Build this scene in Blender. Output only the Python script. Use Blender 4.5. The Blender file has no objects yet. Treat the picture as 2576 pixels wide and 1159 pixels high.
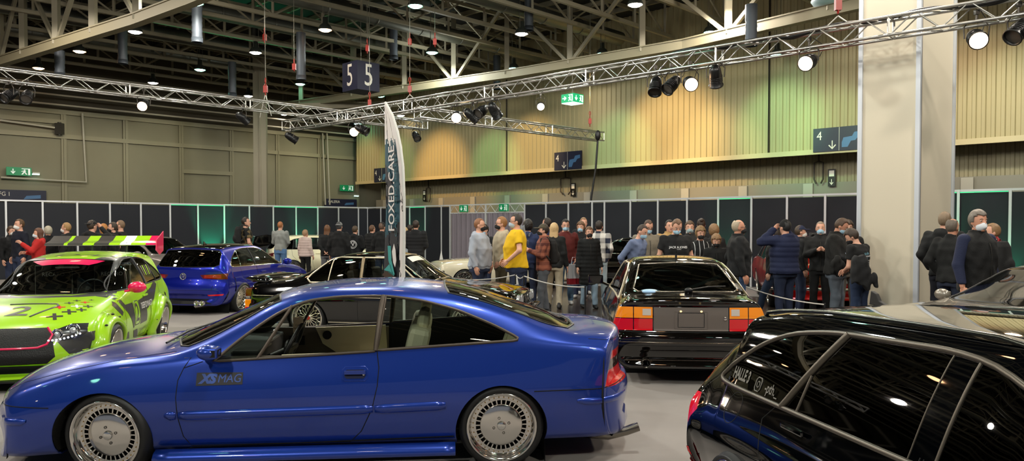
import bpy, bmesh, math, random
import numpy as np
from math import sin, cos, pi, radians
from mathutils import Vector, Matrix
from mathutils.bvhtree import BVHTree
random.seed(7); np.random.seed(7)
SC = bpy.context.scene
COL = SC.collection
# ---------- camera model (used to place things where the photograph shows them) ----------
FPX, CXP, CYP, CZ = 1900.0, 1288.0, 617.7, 1.68
PITCH = math.atan((617.7-568)/1900.0)
def ray(px, py):
    a = (px-CXP)/FPX; b = -(py-CYP)/FPX; c, s = cos(PITCH), sin(PITCH)
    return Vector((a, c+b*s, -s+b*c))
def at(px, py, Y):
    r = ray(px, py); return Vector((0, 0, CZ)) + r*(Y/r.y)
def atz(px, py, z):
    r = ray(px, py); return Vector((0, 0, CZ)) + r*((z-CZ)/r.z)
cam = bpy.data.cameras.new('camera'); camo = bpy.data.objects.new('camera', cam); COL.objects.link(camo)
cam.sensor_fit = 'HORIZONTAL'; cam.sensor_width = 36; cam.lens = 36*FPX/2576
cam.shift_y = (CYP-579.5)/2576; cam.clip_end = 300; cam.clip_start = .05
camo.location = (0, 0, CZ); camo.rotation_euler = (pi/2-PITCH, 0, 0)
SC.camera = camo
# ---------- tags ----------
def tag(o, label=None, cat=None, group=None, kind=None):
    if label: o['label'] = label
    if cat: o['category'] = cat
    if group: o['group'] = group
    if kind: o['kind'] = kind
    return o
def empty(name, loc=(0, 0, 0), rz=0, label=None, cat=None, group=None):
    o = bpy.data.objects.new(name, None); COL.objects.link(o)
    o.empty_display_size = .1
    o.location = loc; o.rotation_euler = (0, 0, rz)
    return tag(o, label, cat, group)
# ---------- materials ----------
def srgb(h):
    if isinstance(h, (tuple, list)): return tuple(h[:3])
    h = h.lstrip('#'); v = [int(h[i:i+2], 16)/255 for i in (0, 2, 4)]
    return tuple(x/12.92 if x <= .04045 else ((x+.055)/1.055)**2.4 for x in v)
MATS = {}
def mat(name, col='#808080', rough=.5, metal=0, coat=0, emit=None, estr=0, trans=0, spec=.5, bump=0, bscale=200, noise=0, nscale=5, sheen=0, coatr=.03):
    if name in MATS: return MATS[name]
    m = bpy.data.materials.new(name); m.use_nodes = True; nt = m.node_tree; b = nt.nodes['Principled BSDF']
    c = srgb(col)
    b.inputs['Base Color'].default_value = (*c, 1); b.inputs['Roughness'].default_value = rough
    b.inputs['Metallic'].default_value = metal; b.inputs['Coat Weight'].default_value = coat
    b.inputs['Coat Roughness'].default_value = coatr
    b.inputs['Specular IOR Level'].default_value = spec
    b.inputs['Sheen Weight'].default_value = sheen
    if trans: b.inputs['Transmission Weight'].default_value = trans
    if emit is not None:
        b.inputs['Emission Color'].default_value = (*srgb(emit), 1); b.inputs['Emission Strength'].default_value = estr
    if noise:
        t = nt.nodes.new('ShaderNodeTexCoord'); n = nt.nodes.new('ShaderNodeTexNoise'); n.inputs['Scale'].default_value = nscale
        n.inputs['Detail'].default_value = 4
        nt.links.new(t.outputs['Object'], n.inputs['Vector'])
        mx = nt.nodes.new('ShaderNodeMix'); mx.data_type = 'RGBA'
        mx.inputs[6].default_value = (*[x*(1-noise) for x in c], 1); mx.inputs[7].default_value = (*[min(1, x*(1+noise)) for x in c], 1)
        nt.links.new(n.outputs['Fac'], mx.inputs[0]); nt.links.new(mx.outputs[2], b.inputs['Base Color'])
    if bump:
        t = nt.nodes.new('ShaderNodeTexCoord'); n = nt.nodes.new('ShaderNodeTexNoise'); n.inputs['Scale'].default_value = bscale
        bp = nt.nodes.new('ShaderNodeBump'); bp.inputs['Strength'].default_value = bump; bp.inputs['Distance'].default_value = .01
        nt.links.new(t.outputs['Object'], n.inputs['Vector']); nt.links.new(n.outputs['Fac'], bp.inputs['Height'])
        nt.links.new(bp.outputs['Normal'], b.inputs['Normal'])
    MATS[name] = m; return m
def glass(name, tint='#c0d0c8', refl=1.0):
    if name in MATS: return MATS[name]
    m = bpy.data.materials.new(name); m.use_nodes = True; nt = m.node_tree; nt.nodes.clear()
    o = nt.nodes.new('ShaderNodeOutputMaterial'); mx = nt.nodes.new('ShaderNodeMixShader')
    tr = nt.nodes.new('ShaderNodeBsdfTransparent'); tr.inputs[0].default_value = (*srgb(tint), 1)
    gl = nt.nodes.new('ShaderNodeBsdfGlossy'); gl.inputs['Roughness'].default_value = .015; gl.inputs['Color'].default_value = (1, 1, 1, 1)
    fr = nt.nodes.new('ShaderNodeFresnel'); fr.inputs[0].default_value = 1.62*refl if refl > 1 else 1.6
    nt.links.new(fr.outputs[0], mx.inputs[0]); nt.links.new(tr.outputs[0], mx.inputs[1]); nt.links.new(gl.outputs[0], mx.inputs[2])
    nt.links.new(mx.outputs[0], o.inputs[0]); MATS[name] = m; return m
def emat(name, col, strength):
    return mat(name, '#000000', .6, emit=col, estr=strength)
BLACK = mat('black_plastic', '#0a0a0b', .45)
RUBBER = mat('rubber', '#101011', .62)
CHROME = mat('chrome', '#e2e0dc', .08, 1)
ALU = mat('aluminium', '#c9c7c2', .32, 1)
STEELW = mat('steel_white', '#d8d6d0', .4)
# ---------- mesh builder ----------
class MB:
    def __init__(s): s.v = []; s.f = []; s.m = []; s.sm = []
    def add(s, vs, fs, mi=0, smooth=False):
        o = len(s.v); s.v += [tuple(v) for v in vs]; s.f += [tuple(i+o for i in f) for f in fs]
        s.m += [mi]*len(fs); s.sm += [smooth]*len(fs); return s
    def box(s, c, d, mi=0, rz=0, M=None):
        x, y, z = [k/2 for k in d]; vs = [Vector((a*x, b*y, e*z)) for a in (-1, 1) for b in (-1, 1) for e in (-1, 1)]
        R = M if M is not None else Matrix.Rotation(rz, 3, 'Z')
        vs = [R@v+Vector(c) for v in vs]
        return s.add(vs, [(0, 1, 3, 2), (4, 6, 7, 5), (0, 4, 5, 1), (2, 3, 7, 6), (0, 2, 6, 4), (1, 5, 7, 3)], mi)
    def bar(s, a, b, w, h=None, mi=0, up=(0, 0, 1)):
        a, b = Vector(a), Vector(b); d = (b-a); L = d.length
        if L < 1e-6: return s
        d /= L; u = Vector(up)
        if abs(d.dot(u)) > .98: u = Vector((1, 0, 0))
        r = d.cross(u).normalized(); u = r.cross(d); h = h or w
        return s.box((a+b)/2, (L, w, h), mi, M=Matrix((d, r, u)).transposed())
    def tube(s, pts, r, n=8, mi=0, closed=False, caps=True):
        pts = [Vector(p) for p in pts]; rs = r if isinstance(r, (list, tuple)) else [r]*len(pts)
        vs = []; N = len(pts); pu = None
        for i, p in enumerate(pts):
            if closed: d = (pts[(i+1) % N]-pts[i-1])
            else: d = pts[min(i+1, N-1)]-pts[max(i-1, 0)]
            if d.length < 1e-9: d = Vector((0, 0, 1))
            d.normalize()
            if pu is None:
                u = Vector((0, 0, 1)) if abs(d.z) < .9 else Vector((1, 0, 0))
            else: u = pu
            a = d.cross(u)
            if a.length < 1e-6: a = d.orthogonal()
            a.normalize(); u = a.cross(d); pu = u
            for k in range(n):
                t = 2*pi*k/n; vs.append(p+(a*cos(t)+u*sin(t))*rs[i])
        fs = []
        for i in range(N if closed else N-1):
            j = (i+1) % N
            for k in range(n): fs.append((i*n+k, i*n+(k+1) % n, j*n+(k+1) % n, j*n+k))
        s.add(vs, fs, mi, True)
        if not closed and caps:
            s.add(vs[:n], [tuple(range(n))[::-1]], mi); s.add(vs[-n:], [tuple(range(n))], mi)
        return s
    def lathe(s, prof, n=32, mi=0, M=None, smooth=True, closed=False):
        # prof: (radius, height) ; axis local z
        M = M or Matrix.Identity(4); vs = []
        for r, h in prof:
            for k in range(n): t = 2*pi*k/n; vs.append(M@Vector((r*cos(t), r*sin(t), h)))
        P = len(prof); fs = []
        for i in range(P if closed else P-1):
            j = (i+1) % P
            for k in range(n): fs.append((i*n+k, i*n+(k+1) % n, j*n+(k+1) % n, j*n+k))
        return s.add(vs, fs, mi, smooth)
    def cyl(s, a, b, r, n=12, mi=0, r2=None):
        return s.tube([a, b], [r, r if r2 is None else r2], n, mi)
    def ell(s, c, d, n=12, mi=0, M=None):
        vs = []; fs = []; m = max(6, n//2+2)
        for i in range(1, m):
            ph = pi*i/m
            for k in range(n):
                t = 2*pi*k/n; v = Vector((d[0]*sin(ph)*cos(t), d[1]*sin(ph)*sin(t), d[2]*cos(ph)))
                vs.append((M@v if M else v)+Vector(c))
        for i in range(m-2):
            for k in range(n): fs.append((i*n+k, (i+1)*n+k, (i+1)*n+(k+1) % n, i*n+(k+1) % n))
        t_ = Vector((0, 0, d[2])); b_ = -t_
        if M: t_ = M@t_; b_ = M@b_
        vs += [t_+Vector(c), b_+Vector(c)]; q = len(vs)
        for k in range(n):
            fs.append((q-2, k, (k+1) % n)); fs.append((q-1, (m-2)*n+(k+1) % n, (m-2)*n+k))
        return s.add(vs, fs, mi, True)
    def prism(s, poly, off, mi=0, M=None):
        # poly 3d points, extruded by vector off
        P = [Vector(p) for p in poly]; o = Vector(off); n = len(P)
        vs = P+[p+o for p in P]
        if M: vs = [M@v for v in vs]
        fs = [tuple(range(n))[::-1], tuple(range(n, 2*n))]+[(i, (i+1) % n, n+(i+1) % n, n+i) for i in range(n)]
        return s.add(vs, fs, mi)
    def build(s, name, mats, parent=None, bevel=0, recalc=True):
        me = bpy.data.meshes.new(name); me.from_pydata(s.v, [], s.f)
        for m in (mats if isinstance(mats, (list, tuple)) else [mats]): me.materials.append(m)
        me.polygons.foreach_set('material_index', s.m); me.polygons.foreach_set('use_smooth', s.sm)
        if recalc:
            bm = bmesh.new(); bm.from_mesh(me); bmesh.ops.recalc_face_normals(bm, faces=bm.faces)
            if bevel:
                es = [e for e in bm.edges if len(e.link_faces) == 2 and e.calc_face_angle(0) > .6]
                bmesh.ops.bevel(bm, geom=es, offset=bevel, segments=2, affect='EDGES', profile=.5, clamp_overlap=True)
            bm.to_mesh(me); bm.free()
        me.update()
        o = bpy.data.objects.new(name, me); COL.objects.link(o)
        if parent: o.parent = parent
        return o
def mesh_obj(name, vs, fs, mats, parent=None, smooth=True):
    mb = MB(); mb.add(vs, fs, 0, smooth); return mb.build(name, mats, parent)
def children(o): return CH.get(o.name, []) if False else list(o.children)
def copy_tree(o, parent=None):
    c = o.copy(); COL.objects.link(c); c.parent = parent
    for ch in list(o.children): copy_tree(ch, c)
    return c
TXT = {}
def text_geo(s, size=1, xs=1, shear=0, res=3, bold=0):
    k = (s, size, xs, shear, res, bold)
    if k in TXT: return TXT[k]
    cu = bpy.data.curves.new('t', 'FONT'); cu.body = s; cu.size = size; cu.align_x = 'CENTER'; cu.align_y = 'CENTER'
    cu.shear = shear; cu.resolution_u = res; cu.offset = bold
    o = bpy.data.objects.new('t', cu); COL.objects.link(o)
    dg = bpy.context.evaluated_depsgraph_get(); me = bpy.data.meshes.new_from_object(o.evaluated_get(dg))
    vs = [(v.co.x*xs, v.co.y) for v in me.vertices]; fs = [tuple(p.vertices) for p in me.polygons]
    bpy.data.objects.remove(o); bpy.data.curves.remove(cu); bpy.data.meshes.remove(me)
    TXT[k] = (vs, fs); return TXT[k]
def text_on(mb, s, size, org, U, V, mi=0, lift=.003, xs=1, shear=0, bold=0):
    vs, fs = text_geo(s, size, xs, shear, 3, bold); U = Vector(U); V = Vector(V); N = U.cross(V).normalized(); org = Vector(org)
    mb.add([org+U*x+V*y+N*lift for x, y in vs], fs, mi); return mb
def pchip(ts, vs, t):
    ts = np.asarray(ts, float); vs = np.asarray(vs, float); h = np.diff(ts); d = np.diff(vs)/h; n = len(ts); m = np.zeros(n)
    for i in range(1, n-1):
        if d[i-1]*d[i] > 0:
            w1 = 2*h[i]+h[i-1]; w2 = h[i]+2*h[i-1]; m[i] = (w1+w2)/(w1/d[i-1]+w2/d[i])
    m[0] = d[0]; m[-1] = d[-1]
    t = np.asarray(t, float); k = np.clip(np.searchsorted(ts, t)-1, 0, n-2); s = (t-ts[k])/h[k]
    return ((1+2*s)*(1-s)**2*vs[k]+s*(1-s)**2*h[k]*m[k]+s*s*(3-2*s)*vs[k+1]+s*s*(s-1)*h[k]*m[k+1])
# =====================================================  CARS  =====================================================
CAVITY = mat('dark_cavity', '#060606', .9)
TRIMIN = mat('dark_interior', '#141312', .8)
def rnd(P, keep=(), d=.07):
    out = []; n = len(P)
    for i, p in enumerate(P):
        if i in keep: out.append(p); continue
        a, b = P[i-1], P[(i+1) % n]; p_ = Vector((*p, 0)); va = Vector((*a, 0))-p_; vb = Vector((*b, 0))-p_
        qa = p_+va.normalized()*min(d, va.length*.45); qb = p_+vb.normalized()*min(d, vb.length*.45)
        for t in (0, .33, .67, 1): q = qa*(1-t)**2+p_*2*t*(1-t)+qb*t*t; out.append((q.x, q.y))
    return out
class Car:
    """x forward from the rear axle, y left, z up. rows: x, zk,yk, yw,zw, ys,zs, yr,zr, zc, sw"""
    def __init__(s, name, O, deg, rows, paint, label, sub=7, hs=.85, crown=2.2, smooth=2, scale=1):
        s.root = empty(name, (O[0], O[1], 0), radians(deg), label, 'car'); s.root.scale = (scale,)*3
        s.paint = paint; s.mats = [paint, TRIMIN, CAVITY]
        R = np.array(rows, float); t = [0]
        for i in range(1, len(R)): t.append(t[-1]+max(.02, math.hypot(R[i, 0]-R[i-1, 0], R[i, 9]-R[i-1, 9])))
        tt = []
        for i in range(len(R)-1):
            k = sub if t[i+1]-t[i] > .05 else max(3, sub//2)
            tt += list(np.linspace(t[i], t[i+1], k, endpoint=False))
        tt.append(t[-1]); C = [pchip(t, R[:, j], tt) for j in range(R.shape[1])]
        x, zk, yk, yw, zw, ys, zs, yr, zr, zc, sw = C
        secs = []
        for i in range(len(tt)):
            P = [(0, zk[i]), (yk[i]*.5, zk[i]), (yk[i]*.9, zk[i])]
            z3 = [zk[i], zw[i], zs[i]]; zz = np.concatenate([np.linspace(zk[i], zw[i], 6, endpoint=False), np.linspace(zw[i], zs[i], 8, endpoint=False)])
            yy = pchip(z3, [yk[i], yw[i], ys[i]], zz) if zs[i]-zw[i] > 1e-3 and zw[i]-zk[i] > 1e-3 else np.interp(zz, z3, [yk[i], yw[i], ys[i]])
            P += list(zip(yy, zz))
            for k in range(9):
                u = k/9; P.append((ys[i]+(yr[i]-ys[i])*u+.018*sin(pi*u)*min(1, abs(zr[i]-zs[i])/.3), zs[i]+(zr[i]-zs[i])*u))
            for k in range(11):
                u = k/10; y = yr[i]*(1-u); P.append((y, zc[i]-(zc[i]-zr[i])*(abs(y)/max(yr[i], 1e-4))**crown))
            P = np.array(P)
            for _ in range(smooth):
                Q = P.copy(); Q[3:-1] = P[3:-1]*.5+(P[2:-2]+P[4:])*.25; P = Q
            secs.append([(x[i]+sw[i]*(abs(p[0])/hs)**2.3, p[0], p[1]) for p in P])
        m = len(secs[0]); bm = bmesh.new(); lay = bm.verts.layers.float_vector.new('N0'); grid = []
        for sec in secs:
            row = [bm.verts.new(p) for p in sec]
            row2 = [row[0]]+[bm.verts.new((p[0], -p[1], p[2])) for p in sec[1:-1]]+[row[-1]]
            grid.append((row, row2))
        for i in range(len(grid)-1):
            for side in (0, 1):
                a, b = grid[i][side], grid[i+1][side]
                for k in range(m-1):
                    q = (a[k], b[k], b[k+1], a[k+1]) if side == 0 else (a[k+1], b[k+1], b[k], a[k])
                    try: bm.faces.new(q)
                    except ValueError: pass
        for g in (grid[0], grid[-1]):
            a, b = g
            for k in range(m-1):
                q = [a[k], a[k+1], b[k+1], b[k]]; q2 = []
                for v in q:
                    if v not in q2: q2.append(v)
                if len(q2) >= 3:
                    try: bm.faces.new(q2)
                    except ValueError: pass
        bmesh.ops.recalc_face_normals(bm, faces=bm.faces); bm.normal_update()
        for v in bm.verts: v[lay] = v.normal
        s.bm = bm; s.lay = lay; s.bvh = BVHTree.FromBMesh(bm); s.arch = []; s.parts = {}
    # ---- projection helpers
    def hit(s, a, b, ax):
        o, d = {'L': ((a, 3, b), (0, -1, 0)), 'R': ((a, -3, b), (0, 1, 0)), 'F': ((9, a, b), (-1, 0, 0)), 'B': ((-9, a, b), (1, 0, 0)), 'T': ((a, b, 4), (0, 0, -1))}[ax]
        p, n, _, _ = s.bvh.ray_cast(Vector(o), Vector(d))
        if p is None:
            p, n, _, _ = s.bvh.find_nearest(Vector({'L': (a, .8, b), 'R': (a, -.8, b), 'F': (4, a, b), 'B': (-1, a, b), 'T': (a, b, 1.2)}[ax]))
        dv = Vector(d)
        if n.dot(dv) > 0: n = -n
        return p, n
    def cut(s, poly, ax, name=None, material=None, label=None, flt=None, parent=None, lift=0, delete=False, mi=None, nmin=.2, thick=0):
        """ax: S both sides, L, R, F, B, T.  poly in (x,z) / (y,z) / (x,y)."""
        bm = s.bm
        if ax in 'SLR': ia, ib, nf = 0, 2, (lambda f: abs(f.normal.y) > nmin and (ax == 'S' or (f.calc_center_median().y > 0) == (ax == 'L')))
        elif ax == 'F': ia, ib, nf = 1, 2, (lambda f: f.normal.x > nmin)
        elif ax == 'B': ia, ib, nf = 1, 2, (lambda f: f.normal.x < -nmin)
        elif ax == 'T': ia, ib, nf = 0, 1, (lambda f: f.normal.z > nmin)
        nx = {'S': (0, 1, 0), 'L': (0, 1, 0), 'R': (0, 1, 0), 'F': (1, 0, 0), 'B': (1, 0, 0), 'T': (0, 0, 1)}[ax]
        ff = (lambda f: nf(f) and flt(f)) if flt else nf
        pa = [p[0] for p in poly]; pb = [p[1] for p in poly]
        lo = (min(pa)-.06, min(pb)-.06); hi = (max(pa)+.06, max(pb)+.06)
        cand = []
        for f in bm.faces:
            if not ff(f): continue
            ca = [v.co[ia] for v in f.verts]; cb = [v.co[ib] for v in f.verts]
            if max(ca) < lo[0] or min(ca) > hi[0] or max(cb) < lo[1] or min(cb) > hi[1]: continue
            cand.append(f)
        cand = set(cand); n = len(poly)
        for i in range(n):
            p, q = poly[i], poly[(i+1) % n]
            d = Vector((q[0]-p[0], q[1]-p[1]));
            if d.length < 1e-6: continue
            e = .004
            bl = (min(p[0], q[0])-e, min(p[1], q[1])-e); bh = (max(p[0], q[0])+e, max(p[1], q[1])+e)
            near = []
            for f in cand:
                ca = [v.co[ia] for v in f.verts]; cb = [v.co[ib] for v in f.verts]
                if max(ca) < bl[0] or min(ca) > bh[0] or max(cb) < bl[1] or min(cb) > bh[1]: continue
                near.append(f)
            if not near: continue
            cand.difference_update(near)
            co = [0, 0, 0]; co[ia] = p[0]; co[ib] = p[1]; no = [0, 0, 0]; no[ia] = -d.y; no[ib] = d.x
            geom = list(set(near) | {e_ for f in near for e_ in f.edges} | {v for f in near for v in f.verts})
            r = bmesh.ops.bisect_plane(bm, geom=geom, dist=1e-5, plane_co=co, plane_no=Vector(no).normalized())
            cand.update(g for g in r['geom'] if isinstance(g, bmesh.types.BMFace)); cand.update(near_f for near_f in near if near_f.is_valid)
        def inside(a, b):
            c = False; j = n-1
            for i in range(n):
                xi, yi = poly[i]; xj, yj = poly[j]
                if (yi > b) != (yj > b) and a < (xj-xi)*(b-yi)/(yj-yi)+xi: c = not c
                j = i
            return c
        sel = []
        for f in cand:
            c = f.calc_center_median()
            if inside(c[ia], c[ib]): sel.append(f)
        if mi is not None:
            for f in sel: f.material_index = mi
            return
        if delete: bmesh.ops.delete(bm, geom=sel, context='FACES'); return
        objs = []
        sides = ((1, lambda f: f.calc_center_median().y >= 0), (-1, lambda f: f.calc_center_median().y < 0)) if ax == 'S' else ((0, lambda f: True),)
        for sg, cf in sides:
            fs = [f for f in sel if cf(f)]
            if fs: objs.append(s._extract(fs, name, material, parent, lift, thick))
        bmesh.ops.delete(bm, geom=sel, context='FACES')
        for o in objs:
            if label: o['label'] = label
        return objs
    def _extract(s, fs, name, material, parent, lift, thick):
        idx = {}; vs = []; ns = []; F = []; MI = []
        for f in fs:
            r = []
            for v in f.verts:
                if v not in idx:
                    idx[v] = len(vs); nn = Vector(v[s.lay]).normalized(); vs.append(v.co+nn*lift); ns.append(nn)
                r.append(idx[v])
            F.append(r); MI.append(f.material_index)
        if thick:
            cnt = {}
            for r in F:
                for i in range(len(r)):
                    a, b = r[i], r[(i+1) % len(r)]; cnt[(a, b)] = cnt.get((a, b), 0)+1
            N = len(vs); vs += [vs[i]-ns[i]*thick for i in range(N)]; ns += [-n for n in ns]
            inner = [[i+N for i in r[::-1]] for r in F]; k = len(F); rim = []
            for (a, b) in cnt:
                if (b, a) not in cnt: rim.append([b, a, a+N, b+N])
            F += inner+rim; MI += [1]*len(inner)+[0]*len(rim)
        me = bpy.data.meshes.new(name); me.from_pydata(vs, [], F)
        for m_ in ([material, TRIMIN, CAVITY] if material is not s.paint else s.mats): me.materials.append(m_)
        me.polygons.foreach_set('material_index', MI)
        me.polygons.foreach_set('use_smooth', [True]*len(F)); me.update()
        me.normals_split_custom_set_from_vertices(ns)
        o = bpy.data.objects.new(name, me); COL.objects.link(o); o.parent = parent or s.root
        return o
    def arches(s, xs, zc, r, ymin=.42, ellip=1.0, lining=True, flare=0):
        bm = s.bm
        for x0 in xs:
            P = [(x0+r*cos(t), zc+r*ellip*sin(t)) for t in np.linspace(-.25, pi+.25, 30)]
            P += [(x0-r*1.0, -.1), (x0+r*1.0, -.1)]
            s.cut(P, 'S', delete=True, flt=lambda f: abs(f.calc_center_median().y) > ymin, nmin=-1)
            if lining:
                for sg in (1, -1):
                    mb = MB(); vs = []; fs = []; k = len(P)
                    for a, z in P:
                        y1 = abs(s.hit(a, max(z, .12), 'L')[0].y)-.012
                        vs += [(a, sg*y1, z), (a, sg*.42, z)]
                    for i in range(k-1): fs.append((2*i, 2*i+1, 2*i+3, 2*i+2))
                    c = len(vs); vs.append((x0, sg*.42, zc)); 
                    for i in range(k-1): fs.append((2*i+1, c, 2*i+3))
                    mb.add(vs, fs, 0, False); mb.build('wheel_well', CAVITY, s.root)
    def finish(s, name='body', shell=.016):
        fs = [f for f in s.bm.faces if f.is_valid]
        o = s._extract(fs, name, s.paint, None, 0, shell); s.bm.free(); return o
    # ---- trims
    def line(s, pts, ax, r=.006, material=None, name='trim', n=6, lift=0, closed=False, dense=.04, parent=None, mb=None):
        P = []; pts = list(pts)+([pts[0]] if closed else [])
        for a, b in zip(pts[:-1], pts[1:]):
            L = math.hypot(b[0]-a[0], b[1]-a[1]); k = max(1, int(L/dense))
            for i in range(k): P.append((a[0]+(b[0]-a[0])*i/k, a[1]+(b[1]-a[1])*i/k))
        if not closed: P.append(pts[-1])
        out = []
        for axx in (('L', 'R') if ax == 'S' else (ax,)):
            q = []
            for a, b in P:
                p, nn = s.hit(a, b, axx); q.append(p+nn*lift)
            m = mb or MB(); m.tube(q, r, n, closed=closed)
            if mb is None: out.append(m.build(name, material or BLACK, parent or s.root))
        return out
    def seam(s, pts, ax, r=.0035, closed=False, dense=.03):
        s.line(pts, ax, r, CAVITY, 'panel_gap', closed=closed, lift=-.001, n=5, dense=dense)
    def decal(s, mb, geo, org, ax, ua, ub, va, vb, mi=0, lift=.002):
        """geo: (verts2d, faces); maps (u,v)-> a = org+u*ua+v*va ..."""
        vs, fs = geo; out = []
        for u, v in vs:
            p, nn = s.hit(org[0]+u*ua+v*va, org[1]+u*ub+v*vb, ax); out.append(p+nn*lift)
        mb.add(out, fs, mi)
    def patch(s, poly, ax, mb, mi=0, lift=.002, dense=.03):
        # densified polygon fan mapped on surface via triangulated grid
        pa = [p[0] for p in poly]; pb = [p[1] for p in poly]
        bm = bmesh.new(); f = bm.faces.new([bm.verts.new((a, b, 0)) for a, b in poly])
        for k, (lo, hi) in enumerate(((min(pa), max(pa)), (min(pb), max(pb)))):
            x = lo+dense
            while x < hi:
                co = [0, 0, 0]; co[k] = x; no = [0, 0, 0]; no[k] = 1
                bmesh.ops.bisect_plane(bm, geom=bm.verts[:]+bm.edges[:]+bm.faces[:], plane_co=co, plane_no=no); x += dense
        bm.verts.index_update(); vs = []
        for v in bm.verts:
            p, nn = s.hit(v.co.x, v.co.y, ax); vs.append(p+nn*lift)
        mb.add(vs, [tuple(v.index for v in f.verts) for f in bm.faces], mi, True); bm.free()
    def put(s, mb, name, material, label=None, parent=None, bevel=0):
        o = mb.build(name, material, parent or s.root, bevel=bevel)
        if label: o['label'] = label
        return o
# ---------- wheels ----------
RIMPOL = mat('polished_rim', '#dcd8d2', .13, 1)
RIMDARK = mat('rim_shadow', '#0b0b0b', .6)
GOLD = mat('gold_bolt', '#d8b26a', .2, 1)
TYRETXT = mat('tyre', '#161616', .55)
def wheel(car, x, sg, y, z=.3, R=.3, rr=.24, w=.2, style='slots', camber=0, steer=0, col=RIMPOL, cap=None, capr=.03, inner=None, dish=.06, n=None):
    """sg=+1 left, -1 right. local axis z = outward."""
    rot = Matrix.Rotation(radians(steer), 4, 'Z')@Matrix.Rotation(radians(camber)*sg, 4, 'X')@Matrix.Rotation(-sg*pi/2, 4, 'X')
    M = Matrix.Translation((x, sg*y, z))@rot
    t = MB(); h = w/2; rb = .018
    prof = [(rr+.004, -w), (rr+.02, -w-.004), (R-.02, -w+.008), (R-.004, -w+.03), (R, -w*.5-.0), (R-.004, -.03), (R-.022, -.006), (rr+.03, .004), (rr+.008, -.002), (rr+.002, -.012)]
    t.lathe(prof, 48, 0, M); tw = t.build('wheel', TYRETXT, car.root); tw['label'] = 'black low profile tyre'
    r_ = MB(); d = dish
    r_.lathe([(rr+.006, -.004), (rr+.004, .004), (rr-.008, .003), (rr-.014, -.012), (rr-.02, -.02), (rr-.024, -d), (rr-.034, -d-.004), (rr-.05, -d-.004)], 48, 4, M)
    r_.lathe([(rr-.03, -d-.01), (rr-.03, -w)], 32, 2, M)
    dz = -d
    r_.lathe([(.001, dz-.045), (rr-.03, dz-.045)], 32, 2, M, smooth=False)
    if style == 'slots':
        ro, ri = rr-.062, rr-.09; k = n or 32
        r_.lathe([(rr-.05, dz-.004), (rr-.06, dz-.001), (ro, dz-.004), (ro, dz-.03)], 48, 0, M)
        r_.lathe([(ri, dz-.03), (ri, dz+.0), (ri-.006, dz+.004), (ri*.5, dz+.012), (.001, dz+.014)], 48, 0, M)
        for i in range(k):
            a = 2*pi*i/k; dr = Vector((cos(a), sin(a), 0)); tn = Vector((-sin(a), cos(a), 0))
            p = [M@(dr*rad+tn*ww+Vector((0, 0, zz))) for rad in (ri-.002, ro+.002) for ww in (-.0042, .0042) for zz in (dz-.03, dz-.001)]
            r_.add(p, [(0, 1, 3, 2), (4, 6, 7, 5), (0, 4, 5, 1), (2, 3, 7, 6), (1, 5, 7, 3)], 0)
        for i in range(36):
            a = 2*pi*(i+.5)/36; c = M@Vector((cos(a)*(rr-.042), sin(a)*(rr-.042), dz-.001)); r_.ell(c, (.0042,)*3, 6, 1)
    elif style == 'mesh':
        k = n or 15; ro = rr-.035
        r_.lathe([(rr-.03, dz), (rr-.04, dz+.004), (rr-.05, dz-.006)], 48, 0, M)
        for i in range(k):
            for s_ in (-1, 1):
                a = 2*pi*i/k; b = a+s_*2*pi/k*1.1
                p0 = M@Vector((cos(a)*.045, sin(a)*.045, dz+.012)); p1 = M@Vector((cos((a+b)/2)*(ro*.62), sin((a+b)/2)*(ro*.62), dz+.006)); p2 = M@Vector((cos(b)*ro, sin(b)*ro, dz-.004))
                r_.tube([p0, p1, p2], [.0055, .005, .0065], 5, 0)
        r_.lathe([(.06, dz-.01), (.058, dz+.016), (.001, dz+.02)], 20, 0, M)
    elif style == 'spokes':
        k = n or 10; ro = rr-.03
        for i in range(k):
            a = 2*pi*i/k; dr = Vector((cos(a), sin(a), 0)); tn = Vector((-sin(a), cos(a), 0))
            p = [M@(dr*rad+tn*ww*q+Vector((0, 0, zz+(rad/ro)*-.012))) for rad, q in ((.03, 1.3), (ro, 1)) for ww in (-.012, .012) for zz in (dz-.03, dz+.012)]
            r_.add(p, [(0, 1, 3, 2), (4, 6, 7, 5), (0, 4, 5, 1), (2, 3, 7, 6), (1, 5, 7, 3), (0, 2, 6, 4)], 0)
        r_.lathe([(.055, dz-.02), (.05, dz+.014), (.001, dz+.02)], 20, 0, M)
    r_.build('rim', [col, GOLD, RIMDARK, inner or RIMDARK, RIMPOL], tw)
    if style != 'none':
        zc = dz+.016
        for i in range(5 if style != 'slots' else 4):
            a = 2*pi*i/(5 if style != 'slots' else 4)+.3
            q = MB(); q.lathe([(.0095, zc-.006), (.0095, zc+.001), (.006, zc+.001), (.006, zc-.004), (.001, zc-.004)], 12, 0, M@Matrix.Translation((cos(a)*.055, sin(a)*.055, 0)))
            q.build('lug_nut', mat('lug_metal', '#6e6a64', .3, 1), tw)
        q = MB(); q.lathe([(capr+.002, zc-.008), (capr, zc+.008), (capr-.004, zc+.011), (.001, zc+.012)], 24, 0, M); q.build('centre_cap', cap or CHROME, tw)
    return tw
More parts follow.
